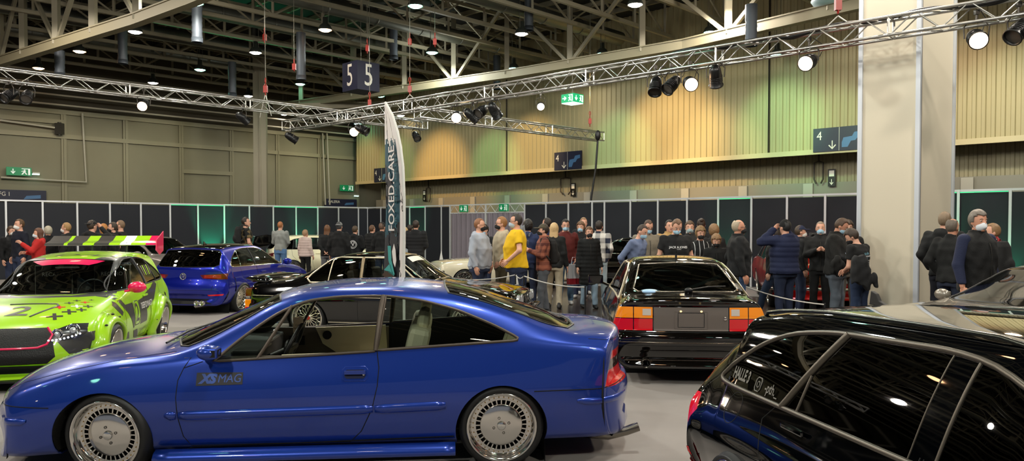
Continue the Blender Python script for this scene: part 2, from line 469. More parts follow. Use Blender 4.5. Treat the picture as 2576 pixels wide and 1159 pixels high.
# ---------------- blue coupe in the foreground ----------------
BLUE = mat('blue_metallic_paint', '#163a9c', .3, .45, 1)
GLASSC = glass('clear_car_glass', '#e2ece6'); GLASSD = glass('tinted_glass', '#d6e0da'); GLASSK = glass('black_glass', '#0c0e0e')
CREAM = mat('cream_leather', '#eadfbe', .5); GREYT = mat('grey_trim', '#6f675c', .6); ANTH = mat('anthracite_trim', '#3a3a3a', .6)
STRIP = mat('brushed_window_trim', '#5a5047', .4, .5)
def build_coupe():
    rows = [
    # x     zk   yk   yw   zw   ys   zs   yr   zr   zc   sw
    [-1.02, .30, .50, .56, .33, .54, .36, .50, .38, .39, .30],
    [-1.035, .22, .60, .70, .40, .69, .45, .64, .47, .48, .30],
    [-1.02, .19, .66, .76, .42, .76, .53, .70, .565, .57, .30],
    [-.975, .18, .70, .80, .44, .785, .58, .70, .60, .61, .27],
    [-.955, .18, .71, .81, .45, .79, .63, .68, .70, .72, .26],
    [-.965, .18, .72, .82, .46, .79, .70, .67, .82, .85, .275],
    [-.955, .18, .72, .825, .47, .79, .76, .68, .875, .905, .27],
    [-.90, .18, .73, .83, .48, .79, .80, .69, .893, .925, .20],
    [-.75, .17, .74, .84, .50, .79, .83, .69, .902, .934, .12],
    [-.60, .17, .75, .845, .50, .79, .845, .69, .91, .934, .06],
    [-.40, .17, .76, .847, .50, .785, .86, .665, .955, 1.01, .04],
    [-.10, .16, .77, .848, .50, .775, .875, .635, 1.06, 1.11, 0],
    [.15, .16, .77, .848, .50, .77, .868, .615, 1.14, 1.19, 0],
    [.40, .16, .77, .848, .50, .77, .856, .60, 1.195, 1.24, 0],
    [.80, .16, .77, .846, .50, .768, .836, .595, 1.235, 1.268, 0],
    [1.10, .16, .77, .846, .50, .768, .825, .595, 1.232, 1.262, 0],
    [1.38, .16, .77, .846, .50, .768, .812, .60, 1.20, 1.237, 0],
    [1.58, .16, .77, .846, .50, .768, .80, .615, 1.14, 1.19, -.04],
    [1.85, .16, .77, .846, .50, .77, .79, .65, 1.01, 1.075, -.12],
    [2.12, .16, .77, .846, .50, .77, .78, .69, .89, .955, -.18],
    [2.30, .16, .77, .846, .50, .77, .775, .705, .83, .872, -.18],
    [2.40, .16, .77, .846, .50, .77, .765, .70, .81, .842, -.12],
    [2.60, .16, .77, .846, .50, .77, .745, .69, .79, .828, -.05],
    [2.85, .16, .77, .842, .48, .77, .70, .665, .752, .80, -.03],
    [3.05, .15, .76, .835, .46, .765, .65, .63, .705, .755, -.05],
    [3.25, .14, .75, .82, .43, .75, .59, .60, .64, .69, -.10],
    [3.40, .14, .73, .80, .41, .74, .535, .56, .575, .61, -.20],
    [3.49, .13, .71, .78, .38, .73, .50, .52, .52, .54, -.30],
    [3.51, .13, .70, .77, .36, .72, .46, .50, .48, .49, -.34],
    [3.55, .13, .68, .74, .30, .70, .40, .50, .43, .44, -.38],
    [3.56, .14, .66, .70, .26, .66, .33, .50, .36, .37, -.40],
    [3.53, .17, .60, .64, .22, .60, .26, .50, .28, .29, -.40]]
    c = Car('blue_coupe', (-.145, 5.976), -174.69, rows, BLUE, 'metallic blue two-door coupe with polished slotted wheels, nearest car in front')
    # openings
    wf = [(1.93, .775), (.868, .826), (.828, 1.19), (1.12, 1.187), (1.335, 1.163), (1.52, 1.088), (1.66, .995), (1.80, .89)]
    wr = [(.852, .832), (-.15, .888), (.05, .99), (.30, 1.092), (.55, 1.158), (.80, 1.19)]
    c.arches((2.635, 0), .27, .318)
    wf, wr = rnd(wf, (0, 1, 2)), rnd(wr, (0, 5))
    c.line(wf, 'S', .011, STRIP, 'window_trim', closed=True); c.line(wr, 'S', .011, STRIP, 'window_trim', closed=True)
    vent = rnd([(1.93, .775), (1.645, .788), (1.44, 1.128), (1.52, 1.088), (1.66, .995), (1.80, .89)], (0, 1, 2))
    c.cut(vent, 'S', 'vent_glass', GLASSC); 
    c.cut(rnd([(1.645, .788), (.868, .826), (.828, 1.19), (1.12, 1.187), (1.335, 1.163), (1.44, 1.128)], (0, 1, 2, 5)), 'S', delete=True)
    c.cut(wr, 'S', 'quarter_window', GLASSD)
    c.line([(1.645, .788), (1.44, 1.128)], 'S', .012, STRIP, 'window_post')
    c.line([(.86, .83), (.84, 1.0), (.815, 1.19)], 'S', .016, STRIP, 'door_frame', lift=.004)
    # windscreen & rear glass: cut from the top
    ws = [(1.60, 0), (1.59, .3), (1.53, .565), (1.95, .625), (2.13, .648), (2.2, .58), (2.30, .3), (2.33, 0)]
    c.cut(ws+[(x, -y) for x, y in ws[::-1][1:-1]], 'T', 'windscreen', GLASSC)
    rg = [(-.60, 0), (-.585, .3), (-.50, .54), (-.40, .595), (-.30, .60), (.25, .545), (.36, .53), (.385, .3), (.39, 0)]
    c.cut(rg+[(x, -y) for x, y in rg[::-1][1:-1]], 'T', 'rear_window', GLASSD)
    c.line(rg+[(x, -y) for x, y in rg[::-1][1:-1]], 'T', .009, BLACK, 'rear_window_seal', closed=True)
    c.line(ws+[(x, -y) for x, y in ws[::-1][1:-1]], 'T', .008, BLACK, 'windscreen_seal', closed=True)
    # tail lamps
    tl = [(-1.06, .565), (-.722, .553), (-.735, .60), (-.80, .79), (-1.06, .84)]
    REDL = mat('red_lens', '#c8101a', .12, 0, 1, emit='#c8101a', estr=.12); SMOKE = mat('smoked_lens', '#2a1512', .1, 0, 1)
    lf = lambda f: abs(f.calc_center_median().y) > .42
    for q, m_ in (([(-1.06, .555), (-.722, .553), (-.735, .60), (-.757, .665), (-1.06, .668)], REDL), ([(-1.06, .668), (-.757, .665), (-.78, .735), (-1.06, .74)], SMOKE), ([(-1.06, .74), (-.78, .735), (-.80, .79), (-1.06, .80)], REDL)):
        c.cut(q, 'S', 'tail_light', m_, label='red wrap-around tail light' if m_ is REDL else 'smoked band of the tail light', flt=lf, nmin=.02, thick=.01)
    # door
    door = [(2.0, .775), (2.12, .735), (2.15, .66), (2.155, .55), (2.145, .42), (2.12, .285), (2.075, .215), (1.03, .215), (.955, .29), (.88, .45), (.845, .60), (.836, .72), (.85, .823)]
    c.seam(door, 'S'); dl = c.cut(door, 'S', 'door', BLUE, thick=.02)
    # seams
    c.seam([(3.30, .505), (2.955, .497)], 'S', .004); c.seam([(-.22, .545), (-.70, .553), (-.93, .575)], 'S', .004)
    c.seam([(2.08, .80), (2.12, .735)], 'S'); c.seam([(2.14, .17), (2.075, .2), (.33, .235)], 'S', .005)
    c.seam([(2.2, .83), (2.6, .775), (2.9, .715), (3.2, .63), (3.38, .545)], 'S', .003)
    c.seam([(-.97, .86), (-.62, .885)], 'S', .003)
    # mouldings
    bt = BLUE
    for a, b in (((2.232, .432), (2.158, .430)), ((2.140, .430), (.875, .447)), ((.862, .447), (.385, .462))):
        for ax in 'LR':
            m = MB(); k = max(2, int((a[0]-b[0])/.06)); vs = []
            prof = [(-.033, 0), (-.027, .013), (0, .019), (.022, .015), (.030, 0)]
            for i in range(k+1):
                u = i/k; x = a[0]+(b[0]-a[0])*u; z = a[1]+(b[1]-a[1])*u; tp = .35 if (i == 0 and a[0] > 2.2) else (.75 if i in (0, k) else 1)
                for dz, o in prof:
                    p, nn = c.hit(x, z+dz*tp, ax); vs.append(p+Vector((0, (1 if ax == 'L' else -1), 0))*(o*tp+.001))
            n = len(prof); m.add(vs, [(i*n+j, i*n+j+1, (i+1)*n+j+1, (i+1)*n+j) for i in range(k) for j in range(n-1)]+[tuple(range(n)), tuple(range(k*n, k*n+n))], 0, True)
            c.put(m, 'side_moulding', bt)
    for a, b, z0 in ((-.52, -.93, .475), (3.33, 3.10, .415)):
        for ax in 'LR':
            m = MB(); vs = []; k = 8
            for i in range(k+1):
                x = a+(b-a)*i/k; tp = .4 if i in (0, k) else 1
                for dz, o in ((-.03, 0), (-.022, .014), (.006, .016), (.016, 0)):
                    p, nn = c.hit(x, z0+dz*tp, ax); vs.append(p+Vector((0, (1 if ax == 'L' else -1), 0))*(o*tp+.001))
            m.add(vs, [(i*4+j, i*4+j+1, (i+1)*4+j+1, (i+1)*4+j) for i in range(k) for j in range(3)], 0, True); c.put(m, 'bumper_strip', bt)
    # side skirt below the sill
    for sg in (1, -1):
        m = MB(); vs = []; prof = [(.80, .20), (.845, .185), (.875, .155), (.87, .125), (.80, .11)]
        for x in (2.30, 2.2, 1.2, .4, .32):
            for y, z in prof: vs.append((x, sg*y, z))
        m.add(vs, [(i*5+j, i*5+j+1, (i+1)*5+j+1, (i+1)*5+j) for i in range(4) for j in range(4)]+[(0, 1, 2, 3, 4), (20, 21, 22, 23, 24)], 0, True); c.put(m, 'side_skirt', BLUE)
    # handle
    for d_, ax, sg in zip(dl, 'LR', (1, -1)):
        m = MB(); hx, hz = .994, .682
        P = [(hx+.083*k, hz+.046*j) for k, j in ((-1, -.6), (-.8, -1), (.8, -1), (1, -.6), (1, .6), (.8, 1), (-.8, 1), (-1, .6))]
        c.patch(P, ax, m, 0, .002); c.patch([(hx+(a-hx)*.84, hz-.002+(b-hz)*.62) for a, b in P], ax, m, 1, .004)
        p, nn = c.hit(hx, hz, ax); yv = Vector((0, sg, 0))
        m.box(p+yv*.014+Vector((0, 0, .012)), (.14, .02, .022), 0); c.line(P, ax, .003, closed=True, mb=m)
        m.ell(p+yv*.012+Vector((-.058, 0, -.004)), (.008, .005, .008), 10, 2)
        c.put(m, 'door_handle', [BLUE, mat('navy_recess', '#0a1440', .4), CHROME], parent=d_)
    # sticker
    m = MB(); P = [(2.031, .705), (2.031, .622), (1.731, .627), (1.731, .703)]; c.patch(P, 'L', m, 0, .0022)
    tx = text_geo('XS', .078, 1.05, .25, bold=.005); c.decal(m, tx, (1.958, .663), 'L', -1, 0, 0, 1, 1, .0036)
    tx = text_geo('MAG', .074, .95, .15); c.decal(m, tx, (1.818, .664), 'L', -1, 0, 0, 1, 1, .0036)
    o = c.put(m, 'sponsor_sticker', [mat('sticker_grey', '#2c2a2e', .5), mat('sticker_blue', '#3d5aa8', .45)], 'dark grey magazine sticker on the door')
    # mirror
    for sg, ax in ((1, 'L'), (-1, 'R')):
        m = MB(); m.ell((1.925, sg*.90, .855), (.075, .075, .05), 20, 0); m.ell((1.955, sg*.80, .825), (.05, .06, .032), 16, 0); m.box((1.90, sg*.905, .855), (.09, .115, .07), 1)
        c.put(m, 'wing_mirror', [BLUE, BLACK], bevel=.012)
    # exhaust
    m = MB(); pts = [(-.30, .42, .20), (-.62, .50, .155), (-.80, .56, .150), (-.93, .58, .185), (-1.02, .585, .215)]
    m.tube(pts, .034, 16, 0, caps=False); m.tube([pts[-1], (-1.0, .583, .21)], [.030, .03], 16, 1); c.put(m, 'exhaust_pipe', [mat('steel_pipe', '#8a857c', .25, 1), RIMDARK])
    # wiper, washer box
    m = MB(); q = []
    for x, y in ((2.34, .45), (2.30, .1), (2.22, -.35)): p, nn = c.hit(x, y, 'T'); q.append(p+nn*.022)
    m.tube(q, .008, 6); q = []
    for x, y in ((2.36, -.05), (2.33, -.35), (2.20, -.6)): p, nn = c.hit(x, y, 'T'); q.append(p+nn*.024)
    m.tube(q, .008, 6); c.put(m, 'wiper', BLACK)
    # front lights and grille
    for sg in (1, -1):
        F = lambda f, sg=sg: f.calc_center_median().y*sg > .30 and f.calc_center_median().x > 3.1
        P = [(sg*.24, .475), (sg*.66, .49), (sg*.68, .54), (sg*.60, .56), (sg*.24, .535)]
        c.cut(P, 'F', 'headlight', mat('headlight_glass', '#c8cdd0', .08, .3, 1), flt=F, nmin=.05, thick=.01)
    c.cut([(-.42, .2), (.42, .2), (.45, .3), (-.45, .3)], 'F', 'lower_grille', BLACK, nmin=.1)
    # interior
    m = MB()
    for sg in (1, -1):
        y = sg*.36
        m.box((.95, y, .36), (.52, .50, .16), 0); m.box((.62, y, .68), (.16, .48, .56), 0, M=Matrix.Rotation(-.22, 3, 'Y')); m.box((.54, y, 1.0), (.09, .26, .16), 0, M=Matrix.Rotation(-.15, 3, 'Y'))
    o = m.build('front_seats', CREAM, c.root, bevel=.045)
    m = MB(); m.box((.10, 0, .42), (.45, 1.2, .16), 0)
    for k in range(8): m.box((-.20, -.56+k*.16, .70), (.14, .155, .50), 0, M=Matrix.Rotation(-.35, 3, 'Y'))
    m.build('rear_bench', CREAM, c.root, bevel=.03)
    m = MB(); m.box((1.98, 0, .68), (.42, 1.42, .18), 0); m.box((1.78, .36, .76), (.2, .4, .1), 0); m.box((1.6, 0, .45), (.7, .24, .26), 0); m.box((1.0, 0, .17), (2.2, 1.4, .03), 0); m.box((-.42, 0, .82), (.32, 1.3, .03), 0)
    m.build('dashboard', ANTH, c.root, bevel=.03)
    m = MB(); R = Matrix.Rotation(1.15, 4, 'Y'); T = Matrix.Translation((1.50, .36, .79))@R
    m.tube([T@Vector((.185*cos(a), .185*sin(a), 0)) for a in np.linspace(0, 2*pi, 28, endpoint=False)], .016, 8, closed=True)
    m.ell((1.52, .36, .785), (.035, .07, .07), 12); m.bar(T@Vector((0, -.18, 0)), T@Vector((0, .18, 0)), .03); m.bar(T@Vector((0, 0, 0)), T@Vector((.18, 0, 0)), .03); m.cyl((1.52, .36, .78), (1.8, .36, .66), .03)
    m.build('steering_wheel', BLACK, c.root)
    for sg in (-1, 1):
        m = MB(); m.box((1.5, sg*.735, .60), (1.25, .035, .40), 1)
        P = [(1.50, sg*.71, .80), (.90, sg*.71, .815), (.88, sg*.71, .50), (1.20, sg*.71, .50), (1.44, sg*.71, .66)]
        m.prism(P, (0, -sg*.02, 0), 0); m.cyl((1.40, sg*.69, .735), (1.40, sg*.675, .735), .038, 20, 2); m.box((1.66, sg*.70, .69), (.13, .02, .08), 2)
        m.build('door_card', [CREAM, GREYT, BLACK], c.root, bevel=0)
    m = MB(); P, nn = c.hit(1.93, .82, 'R')
    m.box((1.50, .1, .925), (.075, .004, .12), 0); m.tube([(1.50, .1, .985), (1.55, .05, 1.10)], .002, 4, 0); 
    # entry card hanging at the mirror
    text_on(m, 'NIGHT', .02, (1.50, .103, .90), (-1, 0, 0), (0, 0, 1), 1); text_on(m, 'CAR', .02, (1.50, .103, .925), (-1, 0, 0), (0, 0, 1), 1)
    c.put(m, 'entry_tag', [mat('card_cream', '#e2c9a8', .6), BLACK], 'cream paper tag hanging behind the windscreen')
    m = MB(); m.ell((1.60, 0, 1.08), (.02, .11, .035), 14); m.cyl((1.60, 0, 1.1), (1.66, 0, 1.13), .008); m.build('rear_view_mirror', BLACK, c.root)
    c.finish()
    for x, sg in ((0, 1), (2.62, 1), (0, -1), (2.62, -1)):
        wheel(c.root and c, x, sg, .81, .292, .298, .238, .19, 'slots', camber=-(4 if x else 5), steer=(-10 if x else 0), dish=.055)
    return c
build_coupe()
# ---------------- the other cars ----------------
REDL = MATS['red_lens']; AMBER = mat('amber_rear_lens', '#f08a10', .12, 0, 1, emit='#f08a10', estr=.15); CLEARL = mat('clear_lens', '#cfc4b8', .12, 0, 1)
LAMPG = mat('headlight_glass2', '#c9ced2', .08, .5, 1)
def mirrored(P): return P+[(x, -y) for x, y in P[::-1] if abs(y) > 1e-6]
def symb(P): return P+[(-y, z) for y, z in P[::-1]]
def hatch_rows(dz=0, w=0, zk=.2, wb=2.63, tail=-.86, roofr=None, zr=0):
    R = [
    [-.84, .30, .5, .60, .34, .58, .40, .5, .43, .45, .22], [-.86, .24, .6, .74, .38, .74, .48, .66, .52, .54, .22],
    [-.85, .22, .68, .84, .42, .81, .56, .72, .60, .62, .22], [-.80, .20, .72, .87, .45, .85, .68, .73, .74, .77, .2], [-.785, .20, .74, .885, .50, .86, .78, .73, .92, .95, .18],
    [-.72, .2, .75, .89, .52, .85, .85, .70, 1.02, 1.05, .16], [-.60, .2, .76, .89, .54, .835, .91, .66, 1.17, 1.20, .14], [-.48, .2, .76, .89, .54, .82, .95, .625, 1.31, 1.335, .12],
    [-.50, .2, .76, .89, .54, .82, .955, .62, 1.345, 1.375, .17], [-.40, .2, .76, .89, .54, .82, .955, .61, 1.36, 1.395, .09], [-.1, .2, .76, .89, .54, .82, .955, .59, 1.385, 1.425, .02], [.4, .2, .76, .89, .54, .82, .95, .58, 1.40, 1.445, 0],
    [.9, .2, .76, .89, .54, .82, .94, .58, 1.395, 1.44, 0], [1.15, .2, .76, .89, .54, .82, .93, .595, 1.355, 1.405, -.04], [1.5, .2, .76, .89, .54, .82, .925, .635, 1.20, 1.26, -.12], [1.85, .2, .76, .89, .54, .82, .92, .69, 1.03, 1.085, -.18],
    [2.1, .2, .76, .89, .54, .82, .90, .72, .955, .99, -.18], [2.3, .2, .76, .89, .53, .82, .87, .72, .93, .965, -.12], [2.7, .19, .76, .89, .5, .82, .81, .69, .88, .925, -.08], [3.0, .18, .75, .87, .46, .81, .74, .66, .81, .86, -.08], [3.2, .17, .74, .86, .42, .80, .66, .60, .74, .78, -.14],
    [3.32, .16, .72, .84, .40, .78, .58, .56, .64, .67, -.24], [3.38, .15, .70, .80, .36, .76, .50, .52, .54, .56, -.32], [3.42, .15, .68, .76, .32, .72, .42, .5, .45, .46, -.36], [3.44, .16, .64, .70, .28, .68, .34, .5, .37, .38, -.38], [3.42, .19, .60, .64, .24, .62, .27, .5, .29, .30, -.38]]
    out = []
    for r in R:
        r = list(r); k = (r[0]+.86)/(3.44+.86); r[0] = tail+(r[0]+.86)*((wb+.81-tail)/(3.44+.86))
        t = max(0, min(1, (r[9]-.95)/.45)); r[8] += zr*t; r[9] += zr*t
        if roofr is not None and r[0] < 1.0 and t > .9:
            d = (1.0-r[0])/(1.0-tail)*roofr; r[8] -= d; r[9] -= d
        for j in (1, ): r[j] = zk+(r[j]-.2)
        for j in (3, 5): r[j] += w
        out.append(r)
    return out
def badge_ring(c, ax, a, b, r, mb=None):
    m = MB(); p, nn = c.hit(a, b, ax); q = nn.to_track_quat('Z', 'Y').to_matrix().to_4x4(); T = Matrix.Translation(p+nn*.006)@q
    m.tube([T@Vector((r*cos(t), r*sin(t), 0)) for t in np.linspace(0, 2*pi, 24, endpoint=False)], r*.13, 6, closed=True)
    for s in (-1, 1):
        m.tube([T@Vector((s*r*.62, r*.66, 0)), T@Vector((s*r*.25, -r*.75, 0)), T@Vector((0, r*.0, 0))], r*.09, 6)
        m.tube([T@Vector((s*r*.28, r*.85, 0)), T@Vector((0, r*.15, 0))], r*.09, 6)
    c.put(m, 'badge', CHROME)
def seats(c, x0, col, y=.36, z=0):
    m = MB()
    for sg in (1, -1):
        m.box((x0, sg*y, .42+z), (.5, .5, .16)); m.box((x0-.3, sg*y, .78+z), (.14, .48, .62), M=Matrix.Rotation(-.2, 3, 'Y')); m.box((x0-.38, sg*y, 1.14+z), (.09, .26, .16))
    m.box((x0-1.0, 0, .70+z), (.14, 1.2, .55), M=Matrix.Rotation(-.3, 3, 'Y')); m.build('seats', col, c.root, bevel=.04)
    m = MB(); m.box((x0+.98, 0, .78+z), (.4, 1.4, .2)); m.box((x0, 0, .2), (2.3, 1.4, .03)); m.build('dashboard', ANTH, c.root, bevel=.03)
    m = MB(); T = Matrix.Translation((x0+.6, y, .88+z))@Matrix.Rotation(1.2, 4, 'Y')
    m.tube([T@Vector((.18*cos(a), .18*sin(a), 0)) for a in np.linspace(0, 2*pi, 24, endpoint=False)], .015, 8, closed=True); m.cyl(T@Vector((0, 0, 0)), T@Vector((0, 0, .2)), .03); m.bar(T@Vector((0, -.17, 0)), T@Vector((0, .17, 0)), .03)
    m.build('steering_wheel', BLACK, c.root)
def hatch(name, O, deg, paint, label, scale=1, roof=None, dark=GLASSK, side=GLASSD, rows=None, rear_lamps=True, wheels=True, wb=2.63, arch=.34, whl=None, front=True, trim=BLACK, hatch_open=False):
    c = Car(name, O, deg, rows or hatch_rows(), paint, label, scale=scale)
    wA = rnd([(1.86, .955), (-.32, .975), (-.38, 1.02), (-.22, 1.16), (.05, 1.30), (.35, 1.345), (.85, 1.345), (1.12, 1.30), (1.5, 1.15)], (0,), .1)
    c.arches((0, wb), .28, arch)
    c.line(wA, 'S', .010, trim, 'window_trim', closed=True)
    c.cut([(1.86, .955), (.62, .963), (.58, 1.345), (.85, 1.345), (1.12, 1.30), (1.5, 1.15)], 'S', 'door_window', side)
    c.cut([(.62, .963), (-.0, .97), (.06, 1.302), (.35, 1.345), (.58, 1.345)], 'S', 'rear_side_window', side)
    c.cut([(-.0, .97), (-.32, .975), (-.38, 1.02), (-.22, 1.16), (.05, 1.30)], 'S', 'quarter_window', dark)
    c.line([(.61, .96), (.58, 1.345)], 'S', .018, BLACK, 'door_post'); c.line([(0, .97), (.06, 1.302)], 'S', .010, trim, 'window_bar')
    ws = [(1.20, 0), (1.19, .35), (1.15, .54), (1.5, .58), (1.84, .625), (1.92, .58), (2.06, .3), (2.09, 0)]
    c.cut(mirrored(ws), 'T', 'windscreen', glass('windscreen_glass', '#d8e2dc')); c.line(mirrored(ws), 'T', .008, BLACK, 'windscreen_seal', closed=True)
    rw = [(.0, .985), (.62, .99), (.695, 1.03), (.635, 1.25), (.59, 1.315), (.0, 1.335)]
    c.cut(symb(rw), 'B', 'rear_window', dark, nmin=.05); c.line(symb(rw), 'B', .007, BLACK, 'rear_window_seal', closed=True)
    if roof:
        rf = [(-.52, 0), (-.52, .60), (-.2, .575), (.5, .56), (.9, .56), (1.10, .55), (1.15, .3), (1.16, 0)]
        c.cut(mirrored(rf), 'T', 'roof_panel', roof, thick=.012)
    dr = [(1.90, .93), (1.93, .7), (1.92, .4), (1.85, .27), (.72, .27), (.66, .5), (.63, .955)]
    c.seam(dr, 'S'); c.seam([(.62, .955), (.63, .5), (.60, .27), (.15, .27), (.25, .5), (.0, .75), (-.03, .96)], 'S')
    dd = c.cut(dr, 'S', 'door', paint, thick=.015)
    for d_, ax, sg in zip(dd, 'LR', (1, -1)):
        m = MB(); p, nn = c.hit(.85, .82, ax); m.box(p+nn*.02, (.2, .02, .03)); c.put(m, 'door_handle', paint, parent=d_, bevel=.008)
    for sg in (1, -1):
        m = MB(); m.ell((1.74, sg*.97, 1.0), (.08, .115, .075), 16, 0); m.bar((1.78, sg*.82, .95), (1.75, sg*.95, .97), .03, .03, 1); m.box((1.70, sg*.97, 1.0), (.06, .16, .09), 1); c.put(m, 'wing_mirror', [paint, BLACK], bevel=.015)
    return c
GOLFB = mat('deep_blue_paint', '#0c1f9e', .3, .6, 1)
BLKP = mat('black_gloss_paint', '#050506', .05, 0, 1)
def build_golf():
    c = hatch('blue_hatchback', (-6.02, 14.85), 79, GOLFB, 'deep blue hatchback with black roof, seen from behind left of the black classic', .92, roof=BLKP, dark=GLASSK, trim=CHROME)
    c.seam([(-.60, .52), (.60, .52)], 'B'); c.seam([(-.63, .62), (-.60, .52)], 'B'); c.seam([(.63, .62), (.60, .52)], 'B')
    for P in ([(.36, .83), (.90, .86), (.90, .74), (.72, .735), (.42, .755)],):
        for sg in (1, -1):
            Q = [(a*sg, b) for a, b in P]
            c.cut(Q, 'B', 'tail_light', mat('dark_red_lens', '#5a0808', .12, .1, 1, emit='#a01008', estr=.03), thick=.01, nmin=.02)
            for k in range(3): c.line([(sg*.44, .772+k*.02), (sg*.76, .768+k*.025)], 'B', .005, REDL, 'light_bar')
    badge_ring(c, 'B', 0, .80, .065)
    m = MB(); c.patch([(-.5, .30), (.5, .30), (.62, .24), (-.62, .24)], 'B', m, lift=.006); c.patch([(-.55, .34), (.55, .34), (.5, .30), (-.5, .30)], 'B', m, lift=.004); c.put(m, 'rear_diffuser', BLACK)
    for sg in (1, -1):
        for k in (0, 1):
            m = MB(); y = sg*(.36+k*.12); M = Matrix.Translation((-.90, y, .27))@Matrix.Rotation(-pi/2, 4, 'Y'); m.lathe([(.048, -.05), (.05, .02), (.044, .02), (.040, -.04), (.001, -.04)], 20, 0, M); c.put(m, 'exhaust_tip', CHROME)
        m = MB(); c.patch([(sg*.52, .43), (sg*.82, .44), (sg*.80, .41), (sg*.54, .40)], 'B', m, lift=.004); c.put(m, 'rear_reflector', REDL)
    m = MB(); m.prism([(-.10, 0, 1.40), (.06, 0, 1.42), (-.07, 0, 1.50)], (0, .012, 0)); c.put(m, 'roof_antenna', BLKP)
    m = MB(); text_on(m, 'R', .06, (0, 0, 0), (0, -1, 0), (0, 0, 1)); 
    seats(c, .9, ANTH, z=.05)
    c.finish()
    for x, sg in ((0, 1), (2.63, 1), (0, -1), (2.63, -1)): wheel(c, x, sg, .865, .315, .315, .25, .21, 'spokes', camber=-(9 if not x else 5), n=20, dish=.09, col=mat('rim_ivory', '#dcd3bd', .3, .7))
    return c
build_golf()
LIME = mat('lime_wrap', '#a9e01c', .28, 0, 1); CHAR = mat('charcoal_wrap', '#3a3a38', .38, .2, .4); PINK = mat('neon_pink', '#f0145a', .3, 0, .8)
def build_green():
    rows = hatch_rows(w=.0, zk=.16, wb=2.58)
    for r in rows:
        d = float(np.interp(r[0], [.3, .95, 1.3, 1.9, 2.4, 3.1, 3.4], [0, .035, .02, .03, .05, .06, .0])); r[8] -= d; r[9] -= d; r[6] -= d*.6
    c = hatch('green_hatchback', (-5.83, 10.62), -77.3, LIME, 'lime green and charcoal wide-body hatchback with pink wing ends, front left', .93, rows=rows, wb=2.58, arch=.36, side=GLASSD)
    rs = []
    # livery: material index on the shell, slot 3 charcoal slot 4 pink
    c.mats += [CHAR, PINK]
    # front
    c.cut(symb([(.0, .285), (.42, .285), (.50, .36), (.46, .60), (.40, .675), (0, .68)]), 'F', 'radiator_grille', mat('mesh_grille', '#0b0b0b', .5, bump=.6, bscale=90), nmin=.03)
    c.line([(-.40, .675), (-.46, .60), (-.42, .50), (-.34, .47), (.34, .47), (.42, .50), (.46, .60), (.40, .675)], 'F', .013, PINK, 'grille_surround')
    c.cut(symb([(0, .17), (.60, .17), (.62, .215), (.50, .25), (0, .25)]), 'F', 'lower_intake', BLACK, nmin=.03)
    for sg in (1, -1):
        P = [(sg*.40, .545), (sg*.50, .515), (sg*.70, .54), (sg*.77, .60), (sg*.755, .69), (sg*.61, .70), (sg*.47, .645)]
        fl = lambda f, sg=sg: f.calc_center_median().x > 2.75
        h = c.cut(P, 'F', 'headlight', mat('headlight_housing', '#3a3c3e', .2, .3, 1), flt=fl, nmin=.02, thick=.01)
        par = h[0] if h else None
        for (y, z, r) in ((.50, .60, .060), (.635, .63, .074)):
            p, nn = c.hit(sg*y, z, 'F'); m = MB(); q = nn.lerp(Vector((1, 0, 0)), .5).normalized().to_track_quat('Z', 'Y').to_matrix().to_4x4(); T = Matrix.Translation(p+nn*.004)@q
            m.lathe([(r, -.01), (r, .006), (r*.86, .008), (r*.7, -.002), (r*.62, .0)], 24, 0, T); m.ell(p+nn*.0, (r*.5,)*3, 14, 1); c.put(m, 'headlight_lens', [CHROME, LAMPG], parent=par)
        m = MB()
        for k in range(9):
            p, nn = c.hit(sg*(.43+k*.034), .535+.0008*k*k, 'F'); m.ell(p+nn*.006, (.013,)*3, 8)
        c.put(m, 'led_row', mat('led_white', '#f4f6ff', .2, emit='#e8f0ff', estr=.6), parent=par)
        P = [(sg*.56, .20), (sg*.80, .21), (sg*.86, .33), (sg*.70, .35)]
        c.cut(P, 'F', 'side_intake', BLACK, flt=fl, nmin=.02)
    # stripes on front bumper corner
    for sg in (1, -1):
        for k, (a, b) in enumerate(((.50, .60), (.70, .78))):
            P = [(sg*(a-.01), .545), (sg*(a+.10), .56), (sg*(b+.14), .385), (sg*(b+.02), .37)]
            c.cut(P, 'F', mi=3, flt=lambda f: f.calc_center_median().x > 2.7, nmin=.02)
    sgn = 1
    c.cut([(3.25, .60), (2.96, .60), (2.86, .70), (2.92, .42), (3.20, .40)], 'S', mi=3)
    # hood cowl charcoal, A pillar charcoal
    c.cut(mirrored([(2.25, 0), (2.17, .40), (2.0, .66), (1.85, .66), (2.1, .3), (2.12, 0)]), 'T', mi=3)
    for sg in (1, -1):
        c.cut([(1.15, sg*.52), (1.10, sg*.64), (1.5, sg*.70), (1.95, sg*.76), (2.0, sg*.67), (1.5, sg*.60)], 'T', mi=3)
        c.cut([(1.16, sg*.60), (.55, sg*.64), (.45, sg*.60), (.95, sg*.52), (1.05, sg*.35), (1.18, sg*.30), (1.18, sg*.5)], 'T', mi=3)
    # side livery
    for ax, sg in (('L', 1), ('R', -1)):
        m = MB(); DX = 0
        c.patch([(1.93, .78), (1.20, .78), (.9, .80), (.86, .46), (1.55, .44)], ax, m, 0, .003)
        c.patch([(.9, .82), (.42, .90), (.15, .98), (.05, .92), (.40, .72), (.86, .62)], ax, m, 0, .003)
        c.patch([(2.30, .82), (2.18, .86), (1.98, .70), (2.06, .66)], ax, m, 0, .003); c.patch([(2.10, .88), (2.0, .89), (1.78, .74), (1.86, .70)], ax, m, 0, .003)
        c.patch([(1.9, .40), (1.75, .42), (1.5, .26), (1.7, .26)], ax, m, 0, .003); c.patch([(1.5, .40), (1.3, .40), (1.1, .27), (1.3, .27)], ax, m, 0, .003)
        c.patch([(1.52, .80), (1.24, .80), (1.24, .44), (1.52, .44)], ax, m, 1, .0045)
        u = -1 if ax == 'L' else 1
